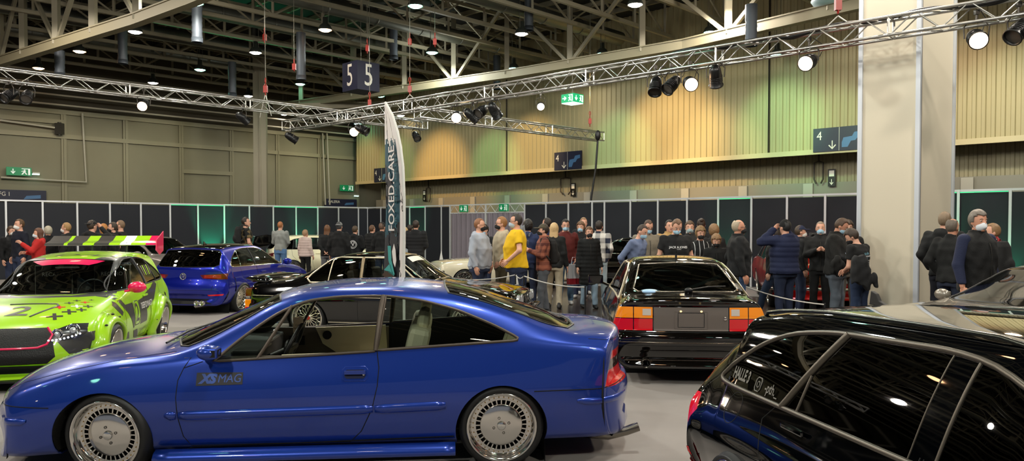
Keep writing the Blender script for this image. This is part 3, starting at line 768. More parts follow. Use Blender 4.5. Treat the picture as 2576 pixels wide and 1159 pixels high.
        c.line([(1.49, .47), (1.49, .74), (1.44, .785), (1.29, .785), (1.26, .75), (1.26, .52), (1.31, .47)], ax, .009, mb=m, closed=True); n0 = len(m.m)
        for k in range(len(m.m)):
            pass
        c.decal(m, text_geo('2', .34, 1.0, bold=.004), (1.38, .62), ax, u, 0, 0, 1, 0, .006)
        c.decal(m, text_geo('DEEP/DYNASTY', .115, .78), (.83, .69), ax, u, 0, 0, 1, 2, .006)
        c.decal(m, text_geo('STYLING JUNKIES', .06, 1), (.95, .36), ax, u, 0, 0, 1, 0, .006)
        c.decal(m, text_geo('DYNASTY', .05, 1, .2), (2.60, .72), ax, u, 0, 0, 1, 0, .05)
        # quarter window slashes
        for k in range(5): c.patch([(.05+k*.1, 1.22), (.0+k*.1, 1.22), (.08+k*.09, 1.08), (.12+k*.09, 1.08)], ax, m, 1 if k % 2 else 0, .003)
        c.put(m, 'side_livery', [CHAR, LIME, mat('white_vinyl', '#e8e6e4', .4)], 'charcoal livery panels with a number two')
        # flares: swept arch bodies
        for x0, r in ((0, .365), (2.58, .365)):
            m = MB(); vs = []; ts = np.linspace(-.25, pi+.2, 22); n = 6
            for t in ts:
                for (rr, out) in ((r, .075), (r+.012, .095), (r+.06, .085), (r+.11, .05), (r+.15, .0), (r+.02, -.03)):
                    a, b = x0+rr*cos(t)*1.02, .28+rr*sin(t)*.98; p, nn = c.hit(a, max(b, .2), ax); vs.append((a, sg*(abs(p.y)*.0+max(abs(p.y), .80)+out), b))
            m.add(vs, [(i*n+j, i*n+(j+1) % n, (i+1)*n+(j+1) % n, (i+1)*n+j) for i in range(len(ts)-1) for j in range(n)]+[tuple(range(n)), tuple(range(len(vs)-n, len(vs)))], 0, True)
            for t in (.3, .9, 1.5, 2.1, 2.7): m.ell((x0+(r+.10)*cos(t), sg*.91, .28+(r+.10)*sin(t)), (.012, .02, .012), 8, 1)
            c.put(m, 'wheel_arch_flare', [LIME, BLACK])
    # bonnet crosses and number
    m = MB()
    def cross(x, y, r, mi, rot=.35):
        r *= 1.35
        for a in (rot, rot+pi/2):
            d = (cos(a)*r, sin(a)*r); e = (-sin(a)*r*.22, cos(a)*r*.22)
            c.patch([(x+d[0]+e[0], y+d[1]+e[1]), (x-d[0]+e[0], y-d[1]+e[1]), (x-d[0]-e[0], y-d[1]-e[1]), (x+d[0]-e[0], y+d[1]-e[1])], 'T', m, mi, .003)
    for x, y, r, mi in ((2.98, .40, .062, 0), (2.82, .50, .055, 0), (2.72, .60, .04, 0), (2.70, .36, .045, 1), (2.62, .52, .045, 2), (2.58, .63, .038, 0), (2.50, .40, .038, 0), (2.42, .55, .034, 1), (2.36, .44, .03, 0), (2.28, .58, .02, 0)): cross(x, y, r, mi)
    c.line([(3.02, .16), (2.66, .34), (2.58, .30), (2.58, -.20)], 'T', .012, mb=m)
    c.decal(m, text_geo('2', .42, 1.2, bold=.004), (2.86, .0), 'T', 0, 1, -1, 0, 0, .004)
    c.put(m, 'bonnet_livery', [CHAR, mat('red_vinyl', '#e01c2a', .35), MATS['white_vinyl']])
    # windscreen band
    m = MB(); c.patch([(1.21, -.44), (1.21, .44), (1.30, .36), (1.36, .28), (1.36, -.28), (1.30, -.36)], 'T', m, 0, .004); c.put(m, 'windscreen_band', PINK, 'pink sun strip')
    m = MB(); c.decal(m, text_geo('D/D', .2, 2.2, .2), (.95, .1), 'T', 0, 1, -1, 0, 0, .004); c.put(m, 'roof_decal', CHAR)
    # wing
    m = MB(); n = 30; vs = []
    for i in range(n+1):
        y = .70-1.62*i/n
        for x, z in ((-.56, 1.535), (-.60, 1.565), (-.80, 1.60), (-.98, 1.675), (-.965, 1.655), (-.78, 1.56), (-.62, 1.522)): vs.append((x, y, z-.03))
    fs = []; mis = []
    cols = [1, 1, 1, 0, 0, 0, 0, 2, 2, 2, 0, 0, 0, 3, 3, 3, 3, 0, 0, 0, 3, 3, 3, 3, 0, 3, 3, 3, 3, 3]
    for i in range(n): m.add(vs[i*7:(i+2)*7], [(j, (j+1) % 7, 7+(j+1) % 7, 7+j) for j in range(7)], cols[i], False)
    for y in (.25, -.25): m.box((-.62, y, 1.42), (.03, .02, .24), 3)
    wg = c.put(m, 'rear_wing', [LIME, PINK, MATS['white_vinyl'], CHAR], 'lime, white and charcoal striped rear wing')
    for sg in (1, -1):
        if sg > 0: m = MB(); m.prism([(-.50, .70, 1.42), (-.54, .70, 1.58), (-1.02, .70, 1.72), (-1.0, .70, 1.40), (-.74, .70, 1.34)], (0, .012, 0)); c.put(m, 'wing_endplate', PINK, 'pink wing endplate', parent=wg)
        mi_ = [o for o in c.root.children if o.name.startswith('wing_mirror')]
        for o in mi_: o.data.materials[0] = PINK; o['label'] = 'pink wing mirror'
    m = MB(); m.bar((.2, -.5, .5), (.2, .5, 1.25), .04); m.bar((.2, .5, .5), (.2, -.5, 1.25), .04); m.tube([(.35, -.55, .4), (.35, -.50, 1.25), (.35, .50, 1.25), (.35, .55, .4)], .02, 8); c.put(m, 'roll_cage', mat('cage_blue', '#8fb4d0', .35), 'pale blue roll cage cross')
    m = MB(); m.box((1.25, 0, 1.27), (.1, .3, .07)); m.box((.62, .38, 1.0), (.1, .48, .5), 1); m.box((.62, -.38, 1.0), (.1, .48, .5), 1)
    text_on(m, 'RECARO', .075, (.68, -.38, 1.12), (0, 1, 0), (0, 0, 1), 2, .004); text_on(m, 'RECARO', .075, (.68, .38, 1.12), (0, 1, 0), (0, 0, 1), 2, .004)
    c.put(m, 'bucket_seats', [mat('card_grey', '#c6c0b4', .6), BLACK, MATS['white_vinyl']], bevel=.01)
    m = MB(); m.box((3.25, 0, .13), (.5, 1.5, .015)); c.put(m, 'front_splitter', BLACK)
    seats(c, .9, ANTH, z=.04); c.finish()
    PR = mat('rim_pink', '#e0285c', .3, .5)
    for x, sg in ((0, 1), (2.58, 1), (0, -1), (2.58, -1)): wheel(c, x, sg, .93, .31, .315, .25, .24, 'spokes', camber=-(8 if x else 7), n=14, dish=.10, col=PR, inner=PR)
    for o in bpy.data.objects:
        if o.name.startswith('rim') and o.parent and o.parent.parent == c.root: o.data.materials[2] = PR
    return c
build_green()
def build_avant():
    rows = hatch_rows(w=.01, zk=.2)
    for r in rows: r[0] = float(np.interp(r[0], [-.86, -.45, .4, .9, 2.1, 3.44], [-.80, -.42, .4, 1.55, 2.5, 3.68]))
    for i, (x, sw) in {0: (-.78, .12), 1: (-.80, .12), 2: (-.79, .12), 3: (-.77, .12), 4: (-.76, .12), 5: (-.71, .12), 6: (-.55, .12), 7: (-.40, .11), 8: (-.42, .14), 9: (-.31, .07)}.items(): rows[i][0] = x; rows[i][10] = sw
    for r in rows:
        d = float(np.interp(r[0], [-1, -.3, .4, 1.5, 2.6], [.06, .06, .02, -.015, 0])); r[6] -= d; r[8] -= d; r[9] -= d
        if r[9] > .9 and r[6] > .75: r[5] -= .035; r[4] = .60; r[3] += .015
    for i in range(6):
        for j in (2, 3, 5): rows[i][j] += (.14, .10, .05, .04, .03, .015)[i]
    DB = mat('black_blue_paint', '#010204', .04, 0, 1, spec=.3)
    c = Car('black_estate', (1.938, 3.94), -80.5, rows, DB, 'glossy black estate car with chrome window trim, cropped at the lower right', scale=.913, sub=9)
    sx = lambda x: x
    c.arches((0, 2.85), .25, .325)
    TR = mat('grey_window_trim', '#5c554b', .38, .6)
    A = rnd([(2.3, .935), (-.30, .90), (-.42, .915), (-.36, .98), (-.10, 1.165), (.15, 1.262), (.5, 1.315), (1.3, 1.352), (1.55, 1.33), (1.9, 1.2)], (0,), .14)
    c.line(A, 'S', .014, TR, 'window_trim', closed=True, n=8)
    c.cut(rnd([(.33, .911), (-.30, .90), (-.42, .915), (-.36, .98), (-.10, 1.165), (.15, 1.262), (.5, 1.315), (.62, 1.32)], (0, 7), .14), 'S', 'quarter_window', GLASSK)
    c.cut([(1.28, .928), (.33, .911), (.62, 1.32), (1.3, 1.352)], 'S', 'rear_door_window', GLASSK)
    c.cut([(2.3, .935), (1.42, .929), (1.44, 1.34), (1.55, 1.33), (1.9, 1.2)], 'S', 'front_door_window', GLASSK)
    c.line([(.33, .911), (.62, 1.32)], 'S', .020, TR, 'window_bar', n=8); c.line([(.47, .911), (.49, 1.10)], 'S', .009, TR, 'window_strip')
    c.line([(1.42, .929), (1.44, 1.34)], 'S', .008, TR, 'pillar_trim'); c.line([(1.28, .928), (1.30, 1.352)], 'S', .004, TR, 'pillar_edge')
    rw = [(.0, 1.02), (.55, 1.03), (.62, 1.07), (.56, 1.25), (.53, 1.29), (.0, 1.31)]
    c.cut(symb(rw), 'B', 'rear_window', GLASSK, nmin=.05)
    c.cut(mirrored([(-.35, 0), (-.33, .50), (.3, .50), (1.2, .50), (1.6, .48), (1.66, 0)]), 'T', 'roof_panel', mat('black_glass_roof', '#050606', .03, 0, 1), thick=.01)
    ws = [(1.82, 0), (1.80, .35), (1.76, .55), (2.0, .60), (2.3, .65), (2.36, .58), (2.46, .3), (2.48, 0)]
    c.cut(mirrored(ws), 'T', 'windscreen', MATS['windscreen_glass'])
    for sg in (1, -1):
        m = MB(); P = []
        for x in np.linspace(-.45, 1.6, 14):
            p, nn = c.hit(x, sg*.545, 'T'); P.append(p+Vector((0, 0, .02 if -.4 < x < 1.55 else .004)))
        m.tube(P, .011, 8); c.put(m, 'roof_rail', mat('roof_rail_metal', '#3a3d38', .25, .9))
    # tail lamp, reflector
    for ax in 'LR':
        c.cut([(-.95, .58), (-.60, .60), (-.53, .70), (-.58, .79), (-.95, .80)], ax, 'tail_light', mat('red_rear_lens', '#c8142c', .1, 0, 1, emit='#d0142c', estr=.25), nmin=-1, thick=.01, flt=lambda f: abs(f.calc_center_median().y) > .35)
        m = MB(); c.patch([(-.69, .26), (-.65, .26), (-.62, .44), (-.655, .44)], ax, m, 0, .004); c.put(m, 'rear_reflector', REDL)
        m = MB(); p, nn = c.hit(-.70, .47, ax); m.ell(p+nn*.0, (.05, .02, .06), 14); c.put(m, 'bumper_sensor', mat('grey_sensor', '#55504a', .3, .6))
        m = MB(); c.patch([(-.76, .20), (-.70, .20), (-.64, .36), (-.68, .36)], ax, m, 0, .012); c.put(m, 'bumper_blade', mat('satin_silver', '#c8c8c8', .25, 1))
    # fuel flap
    c.seam([(-.13+.085*cos(t), .80+.085*sin(t)) for t in np.linspace(0, 2*pi, 20, endpoint=False)], 'R', .003, closed=True)
    rd = [(.33, .955), (.20, .82), (.28, .66), (.40, .5), (.52, .27), (1.28, .27), (1.33, .6), (1.34, .955)]
    c.seam(rd, 'S'); c.seam([(1.36, .955), (1.35, .6), (1.32, .27), (2.15, .27), (2.2, .6), (2.15, .95)], 'S'); dd = c.cut(rd, 'S', 'door', DB, thick=.015)
    for d_, ax in zip(dd, 'LR'):
        m = MB(); p, nn = c.hit(.52, .84, ax); m.box(p+nn*.02, (.2, .02, .03)); c.put(m, 'door_handle', DB, parent=d_, bevel=.008)
    c.line([(2.1, .30), (-.3, .30)], 'S', .006, TR, 'sill_trim')
    # crease
    # antenna fin
    m = MB(); p, nn = c.hit(-.16, .10, 'T'); m.prism([p+Vector((.10, -.012, 0)), p+Vector((-.09, -.012, 0)), p+Vector((-.075, -.012, .085)), p+Vector((-.03, -.012, .07)), p+Vector((.0, -.012, .03))], (0, .024, 0)); c.put(m, 'roof_antenna', mat('matt_black', '#1c1816', .7), bevel=.004)
    # stickers
    m = MB(); W = 0
    c.decal(m, text_geo('HALLE 3', .088, .62, bold=.003), (-.17, .975), 'R', 1, -.0, 0, 1, 0, .004)
    c.decal(m, text_geo('-pth._', .075, .8, bold=.001), (.19, .965), 'R', 1, -.0, 0, 1, 0, .004)
    q = [(.04+a*.03, 0.965+b*.036) for a, b in ((-1, -.6), (-.6, -1), (.6, -1), (1, -.6), (1, .6), (.6, 1), (-.6, 1), (-1, .6))]
    c.line(q, 'R', .0035, mb=m, closed=True, lift=.003); c.line([(0.04+.014*cos(t), 0.965+.016*sin(t)) for t in np.linspace(0, 2*pi, 12, endpoint=False)], 'R', .003, mb=m, closed=True, lift=.003)
    c.put(m, 'window_sticker', mat('sticker_silver', '#6e6a62', .6), 'grey lettering on the quarter window')
    c.finish()
    for x, sg in ((0, 1), (2.85, 1), (0, -1), (2.85, -1)): wheel(c, x, sg, .925, .285, .295, .245, .24, 'spokes', camber=-3, n=10, dish=.02, col=mat('rim_white', '#d9d9d9', .3, .4))
    return c
build_avant()
def sedan_rows(T):
    """compact table: list of (x, ys, zs, yr, zr, zc, sw, yw, zk)"""
    return [[x, zk, yw*.90, yw, .50*(zs+zk)/.5*.5+.08 if zs > .5 else (zs+zk)/2, ys, zs, yr, zr, zc, sw] for (x, ys, zs, yr, zr, zc, sw, yw, zk) in T]
def build_classic():
    T = [(-1.04, .66, .42, .60, .46, .47, .10, .70, .30), (-1.10, .74, .47, .68, .52, .53, .10, .78, .24), (-1.09, .76, .53, .70, .57, .58, .10, .80, .22), (-1.03, .77, .60, .70, .62, .63, .09, .82, .21),
         (-1.02, .79, .70, .70, .76, .78, .08, .83, .20), (-1.02, .79, .76, .70, .83, .85, .08, .84, .20), (-.95, .79, .80, .69, .855, .88, .05, .85, .2), (-.60, .79, .83, .68, .875, .905, 0, .86, .2), (-.42, .79, .84, .67, .89, .925, 0, .86, .2),
         (-.20, .79, .85, .64, .95, 1.02, .04, .86, .2), (.10, .785, .85, .60, 1.10, 1.16, .03, .86, .2), (.35, .78, .85, .58, 1.23, 1.28, .02, .86, .2), (.55, .78, .85, .575, 1.285, 1.325, 0, .86, .2), (.90, .78, .845, .575, 1.305, 1.345, 0, .86, .2), (1.25, .78, .84, .58, 1.295, 1.335, 0, .86, .2),
         (1.42, .78, .84, .59, 1.265, 1.305, -.04, .86, .2), (1.65, .78, .835, .62, 1.12, 1.17, -.08, .86, .2), (1.92, .78, .83, .68, .94, .985, -.10, .86, .2), (2.05, .78, .825, .70, .875, .91, -.08, .86, .2), (2.20, .78, .82, .70, .86, .89, -.04, .86, .2),
         (2.7, .78, .79, .68, .82, .86, -.02, .855, .2), (3.2, .78, .74, .68, .765, .80, -.04, .84, .2), (3.36, .77, .70, .68, .73, .755, -.08, .82, .2), (3.42, .76, .64, .66, .68, .70, -.12, .80, .2), (3.385, .76, .55, .64, .60, .61, -.07, .80, .2),
         (3.39, .76, .50, .66, .54, .55, -.06, .79, .2), (3.46, .75, .46, .68, .50, .51, -.10, .78, .2), (3.48, .74, .40, .66, .43, .44, -.10, .76, .2), (3.44, .70, .30, .6, .31, .32, -.10, .72, .24)]
    c = Car('black_classic_coupe', (-2.95, 12.10), -11.0, sedan_rows(T), BLKP, 'black classic coupe with chrome-framed side windows behind the blue car', scale=.95)
    c.arches((0, 2.63), .28, .345)
    CW = mat('bright_trim', '#d8cbb2', .3, .5)
    A = [(1.86, .865), (.05, .875), (-.02, .93), (.03, 1.0), (.30, 1.235), (.50, 1.268), (1.28, 1.262), (1.42, 1.22)]
    c.line(A, 'S', .014, CW, 'window_trim', closed=True, n=8)
    c.cut([(.34, .874), (.05, .875), (-.02, .93), (.03, 1.0), (.30, 1.235), (.36, 1.245)], 'S', 'quarter_window', glass('clear_side_glass', '#dde6e0')); c.cut([(.86, .87), (.34, .874), (.36, 1.245), (.50, 1.268), (.84, 1.266)], 'S', 'rear_side_window', MATS['clear_side_glass'])
    c.cut([(1.86, .865), (.94, .87), (.93, 1.265), (1.28, 1.262), (1.42, 1.22)], 'S', 'door_window', MATS['clear_side_glass'])
    c.line([(.35, .874), (.37, 1.245)], 'S', .010, CW, 'window_bar'); c.line([(.90, .87), (.885, 1.265)], 'S', .028, mat('matt_bronze_pillar', '#8a7a60', .4, .5), 'door_post')
    c.cut(mirrored([(1.44, 0), (1.43, .35), (1.38, .55), (1.9, .64), (1.99, .55), (2.03, 0)]), 'T', 'windscreen', MATS['windscreen_glass']); c.line(mirrored([(1.44, 0), (1.43, .35), (1.38, .55), (1.9, .64), (1.99, .55), (2.03, 0)]), 'T', .010, CW, 'windscreen_trim', closed=True)
    c.cut(mirrored([(-.30, 0), (-.28, .50), (-.1, .56), (.36, .52), (.42, .4), (.44, 0)]), 'T', 'rear_window', GLASSK)
    m = MB(); c.patch([(1.50, -.30), (1.50, .30), (1.60, .32), (1.60, -.32)], 'T', m, 0, .004); c.put(m, 'windscreen_banner', mat('banner_white', '#e8dccb', .5), 'white banner at the top of the windscreen')
    c.seam([(1.90, .85), (1.95, .5), (1.9, .28), (.86, .28), (.88, .6), (.9, .87)], 'S'); dd = c.cut([(1.90, .85), (1.95, .5), (1.9, .28), (.86, .28), (.88, .6), (.9, .87)], 'S', 'door', BLKP, thick=.015)
    c.line([(3.3, .64), (-.95, .66)], 'S', .005, CW, 'side_trim'); c.line([(2.3, .25), (.35, .25)], 'S', .008, CW, 'sill_trim')
    for d_, ax in zip(dd, 'LR'):
        m = MB(); p, nn = c.hit(1.05, .76, ax); m.box(p+nn*.02, (.16, .02, .025)); c.put(m, 'door_handle', CHROME, parent=d_, bevel=.006)
    # spoiler on the boot
    m = MB(); vs = []
    for y in np.linspace(-.74, .74, 12):
        k = 1-(abs(y)/.74)**4*.35
        for x, z in ((-.66, .87), (-.80, .93), (-1.05, .965), (-1.10, .955), (-1.04, .92), (-.95, .86)): vs.append((x, y, .87+(z-.87)*k))
    m.add(vs, [(i*6+j, i*6+(j+1) % 6, (i+1)*6+(j+1) % 6, (i+1)*6+j) for i in range(11) for j in range(6)]+[tuple(range(6)), tuple(range(66, 72))], 0, True); c.put(m, 'boot_spoiler', BLKP)
    for sg, ax in ((1, 'L'), (-1, 'R')):
        m = MB(); m.box((-1.055, sg*.60, .70), (.05, .34, .13)); m.box((-.98, sg*.775, .70), (.17, .03, .13)); c.put(m, 'tail_light', MATS['dark_red_lens'], 'dark red tail light', bevel=.008)
        m = MB(); m.box((-1.0, sg*.755, .53), (.16, .07, .11), 0); m.box((-1.0, sg*.755, .43), (.16, .07, .09), 1); c.put(m, 'corner_light', [AMBER, REDL], 'amber and red corner light', bevel=.008)
        for k in (0, 1):
            m = MB(); M = Matrix.Translation((3.39, sg*(.40+.20*k), .63))@Matrix.Rotation(pi/2, 4, 'Y'); m.lathe([(.08, -.03), (.08, .015), (.07, .02), (.05, .0), (.001, .005)], 24, 0, M); c.put(m, 'headlight', LAMPG)
        m = MB(); m.box((1.72, sg*.88, .93), (.09, .17, .10)); m.bar((1.76, sg*.76, .87), (1.72, sg*.86, .90), .03); c.put(m, 'wing_mirror', BLACK, bevel=.015)
    m = MB()
    for y in np.linspace(-.27, .27, 15): m.box((3.385, y, .62), (.03, .012, .13))
    for s_ in (1, -1): m.tube([(3.41, s_*.02, .55), (3.41, s_*.12, .55), (3.41, s_*.12, .70), (3.41, s_*.02, .70)], .007, 6, closed=True)
    c.put(m, 'radiator_grille', CHROME)
    m = MB(); m.tube([(3.40, -.80, .47), (3.50, -.74, .47), (3.53, 0, .47), (3.50, .74, .47), (3.40, .80, .47)], .022, 8); c.put(m, 'front_bumper_trim', CHROME)
    m = MB()
    for y in (.35, -.2): m.tube([(2.06, y, .91), (1.90, y-.1, 1.01), (1.78, y-.28, 1.10)], .007, 6); m.tube([(1.93, y-.4, .99), (1.72, y-.14, 1.13)], .007, 6)
    c.put(m, 'wiper', BLACK)
    seats(c, 1.0, mat('brown_leather', '#3a2c20', .6), z=-.02); c.finish()
    RC = mat('red_cap', '#b8402a', .3, .4)
    for x, sg in ((0, 1), (2.63, 1), (0, -1), (2.63, -1)): wheel(c, x, sg, .80, .305, .31, .255, .2, 'mesh', camber=-4, n=18, dish=.06, cap=RC, capr=.036, col=mat('mesh_silver', '#efe7d2', .16, 1))
    return c
build_classic()
def build_rearcoupe():
    T = [(-.99, .60, .36, .55, .38, .39, .08, .64, .26), (-1.02, .74, .42, .68, .46, .47, .08, .78, .22), (-1.02, .77, .47, .70, .52, .53, .08, .80, .2), (-.99, .78, .52, .72, .57, .575, .07, .81, .19), (-.965, .785, .56, .72, .61, .615, .07, .825, .19),
         (-.965, .79, .63, .72, .75, .755, .07, .835, .19), (-.955, .79, .72, .715, .87, .88, .07, .84, .19), (-.99, .78, .78, .70, .905, .925, .115, .845, .19), (-.96, .78, .82, .69, .925, .95, .095, .845, .19), (-.80, .78, .85, .675, .945, .97, .06, .845, .19),
         (-.70, .775, .86, .665, .955, .985, .04, .845, .19), (-.30, .76, .87, .62, 1.12, 1.155, .03, .845, .19), (.10, .75, .87, .575, 1.27, 1.30, .02, .845, .19), (.30, .745, .87, .555, 1.315, 1.345, 0, .845, .19), (.60, .745, .865, .55, 1.33, 1.365, 0, .845, .19), (1.0, .745, .86, .56, 1.31, 1.35, 0, .845, .19),
         (1.2, .75, .86, .58, 1.25, 1.29, -.05, .845, .19), (1.6, .76, .86, .66, 1.02, 1.07, -.1, .845, .19), (1.85, .77, .85, .70, .91, .94, -.1, .845, .19), (2.4, .77, .80, .69, .85, .88, 0, .84, .19), (3.1, .76, .70, .66, .74, .77, -.05, .82, .19), (3.28, .74, .6, .64, .64, .66, -.1, .80, .19), (3.32, .72, .45, .62, .48, .49, -.1, .76, .2), (3.28, .66, .28, .56, .29, .3, -.1, .70, .24)]
    PB = mat('black_brown_paint', '#070504', .05, 0, 1)
    c = Car('black_rear_coupe', (1.95, 8.82), 85.5, sedan_rows(T), PB, 'black coupe seen from behind with amber and red tail lights', scale=.965)
    c.arches((0, 2.55), .28, .345)
    A = [(1.62, .88), (-.40, .90), (-.2, 1.04), (.10, 1.21), (.35, 1.275), (.9, 1.275), (1.12, 1.235)]
    c.line(A, 'S', .012, MATS['bright_trim'], 'window_trim', closed=True); c.cut([(.40, .89), (-.40, .90), (-.2, 1.04), (.10, 1.21), (.35, 1.275), (.38, 1.275)], 'S', 'quarter_window', GLASSK); c.cut([(1.62, .88), (.44, .89), (.44, 1.276), (.9, 1.275), (1.12, 1.235)], 'S', 'door_window', GLASSK)
    # hatch glass seen from behind, cut in y-z
    g = [(0, 1.0), (.54, .995), (.585, 1.02), (.50, 1.21), (.475, 1.265), (.46, 1.275), (0, 1.295)]
    c.cut(symb(g), 'B', 'rear_window', glass('rear_glass', '#cfe0d8'), nmin=.03, flt=lambda f: f.calc_center_median().x < .4); c.line(symb(g), 'B', .010, mat('seal_grey', '#8a8478', .25, .9), 'rear_window_seal', closed=True)
    c.cut(mirrored([(1.12, 0), (1.1, .5), (1.55, .62), (1.72, .5), (1.76, 0)]), 'T', 'windscreen', MATS['windscreen_glass'])
    # rear panel
    P = symb([(0, .60), (.40, .60), (.40, .855), (0, .855)])
    c.cut(P, 'B', 'rear_panel', mat('grey_rear_panel', '#6a615b', .55, .2), nmin=.3, thick=.01)
    c.line([(-.175, .625), (.175, .625), (.175, .81), (-.175, .81)], 'B', .004, MATS['grey_rear_panel'], 'plate_recess', closed=True); c.line([(-.14, .795), (-.14, .64), (.14, .64), (.14, .795)], 'B', .0035, BLACK, 'plate_holder', closed=True)
    for y in (-.11, .11): m = MB(); p, nn = c.hit(y, .812, 'B'); m.ell(p+nn*.004, (.008, .013, .010), 10); c.put(m, 'plate_light', mat('plate_bulb', '#ffe0a0', .4, emit='#ffd890', estr=1.5))
    m = MB(); p, nn = c.hit(-.365, .735, 'B'); m.ell(p+nn*.004, (.008, .02, .02), 14); c.put(m, 'boot_lock', CHROME)
    for sg in (1, -1):
        for (y0, y1, z0, z1, mm, nm) in ((.412, .612, .735, .855, AMBER, 'tail_light'), (.412, .612, .60, .727, REDL, 'tail_light'), (.622, .84, .735, .855, AMBER, 'tail_light'), (.622, .84, .60, .727, REDL, 'tail_light')):
            c.cut([(sg*y0, z0), (sg*y1, z0), (sg*y1, z1), (sg*y0, z1)], 'B', nm, mm, nmin=.02, thick=.01, flt=lambda f: f.calc_center_median().x < -.78)
        m = MB(); y0, y1 = (.43, .52) if sg > 0 else (.43, .52); c.patch([(sg*y0, .765), (sg*y1, .765), (sg*y1, .835), (sg*y0, .835)], 'B', m, 0, .004); c.put(m, 'reversing_lens', CLEARL)
        m = MB(); m.box((1.60, sg*.95, .98), (.10, .21, .13)); m.bar((1.66, sg*.74, .88), (1.62, sg*.88, .94), .035); p = m; c.put(m, 'wing_mirror', PB, bevel=.02)
    c.seam([(-.84, .585), (.84, .585)], 'B', .006); c.seam([(-.84, .50), (.84, .50)], 'B', .006); c.seam([(-.84, .44), (.84, .44)], 'B', .004)
    c.line([(-.80, .475), (.80, .475)], 'B', .007, mat('dull_chrome', '#6a6058', .2, 1), 'bumper_trim'); c.line([(-.72, .275), (.72, .275)], 'B', .006, MATS['dull_chrome'], 'lower_trim')
    m = MB(); M = Matrix.Translation((-1.05, .49, .255))@Matrix.Rotation(-pi/2, 4, 'Y'); m.lathe([(.048, -.2), (.05, .02), (.044, .022), (.04, -.1), (.001, -.1)], 24, 0, M); c.put(m, 'exhaust_tip', mat('dark_steel', '#55504a', .25, 1))
    m = MB(); p, nn = c.hit(.25, 0, 'T'); m.cyl(p-Vector((0, 0, .005)), p+Vector((0, 0, .06)), .012); m.cyl(p+Vector((0, 0, .05)), p+Vector((-.06, 0, .12)), .004); c.put(m, 'roof_antenna', BLACK)
    m = MB(); q = [c.hit(-.02, 1.0, 'B'), c.hit(-.25, 1.03, 'B'), c.hit(-.45, 1.035, 'B')]; m.tube([p+n*.02 for p, n in q], .009, 6); m.ell(q[0][0]+q[0][1]*.015, (.03, .05, .03), 10); c.put(m, 'rear_wiper', BLACK)
    m = MB(); m.bar((.0, -.50, 1.14), (.15, .50, .72), .035, mi=0); m.bar((.0, .50, 1.14), (.15, -.50, .72), .035, mi=0); c.put(m, 'roll_cage', mat('cage_black', '#1a1c1c', .4))
    m = MB(); m.ell((-.55, .40, .99), (.10, .12, .03), 16); c.put(m, 'round_sticker', mat('sticker_pale_blue', '#9fc4e8', .5))
    m = MB(); m.box((-.45, 0, .86), (.6, 1.1, .02)); c.put(m, 'parcel_shelf', BLACK)
    c.line([(-.02, 1.0), (.0, .98)], 'B', .004, BLACK, 'wiper_hub')
    seats(c, .9, mat('grey_leather', '#8a8880', .6), z=-.03); c.finish()
    for x, sg in ((0, 1), (2.55, 1), (0, -1), (2.55, -1)): wheel(c, x, sg, .80, .30, .30, .24, .2, 'mesh', camber=-2)
    return c
build_rearcoupe()
IVORY = mat('ivory_white_paint', '#efe9c4', .25, 0, 1); SILV = mat('silver_paint', '#9a918c', .3, .5, 1); REDP = mat('signal_red_paint', '#e0150f', .2, 0, 1); CRM = mat('cream_paint', '#e2d9bd', .25, 0, 1)
def simple_wheels(c, wb, y=.84, st='mesh', col=RIMPOL):
    for x, sg in ((0, 1), (wb, 1), (0, -1), (wb, -1)): wheel(c, x, sg, y, .31, .31, .24, .2, st, camber=-4, n=12, col=col)
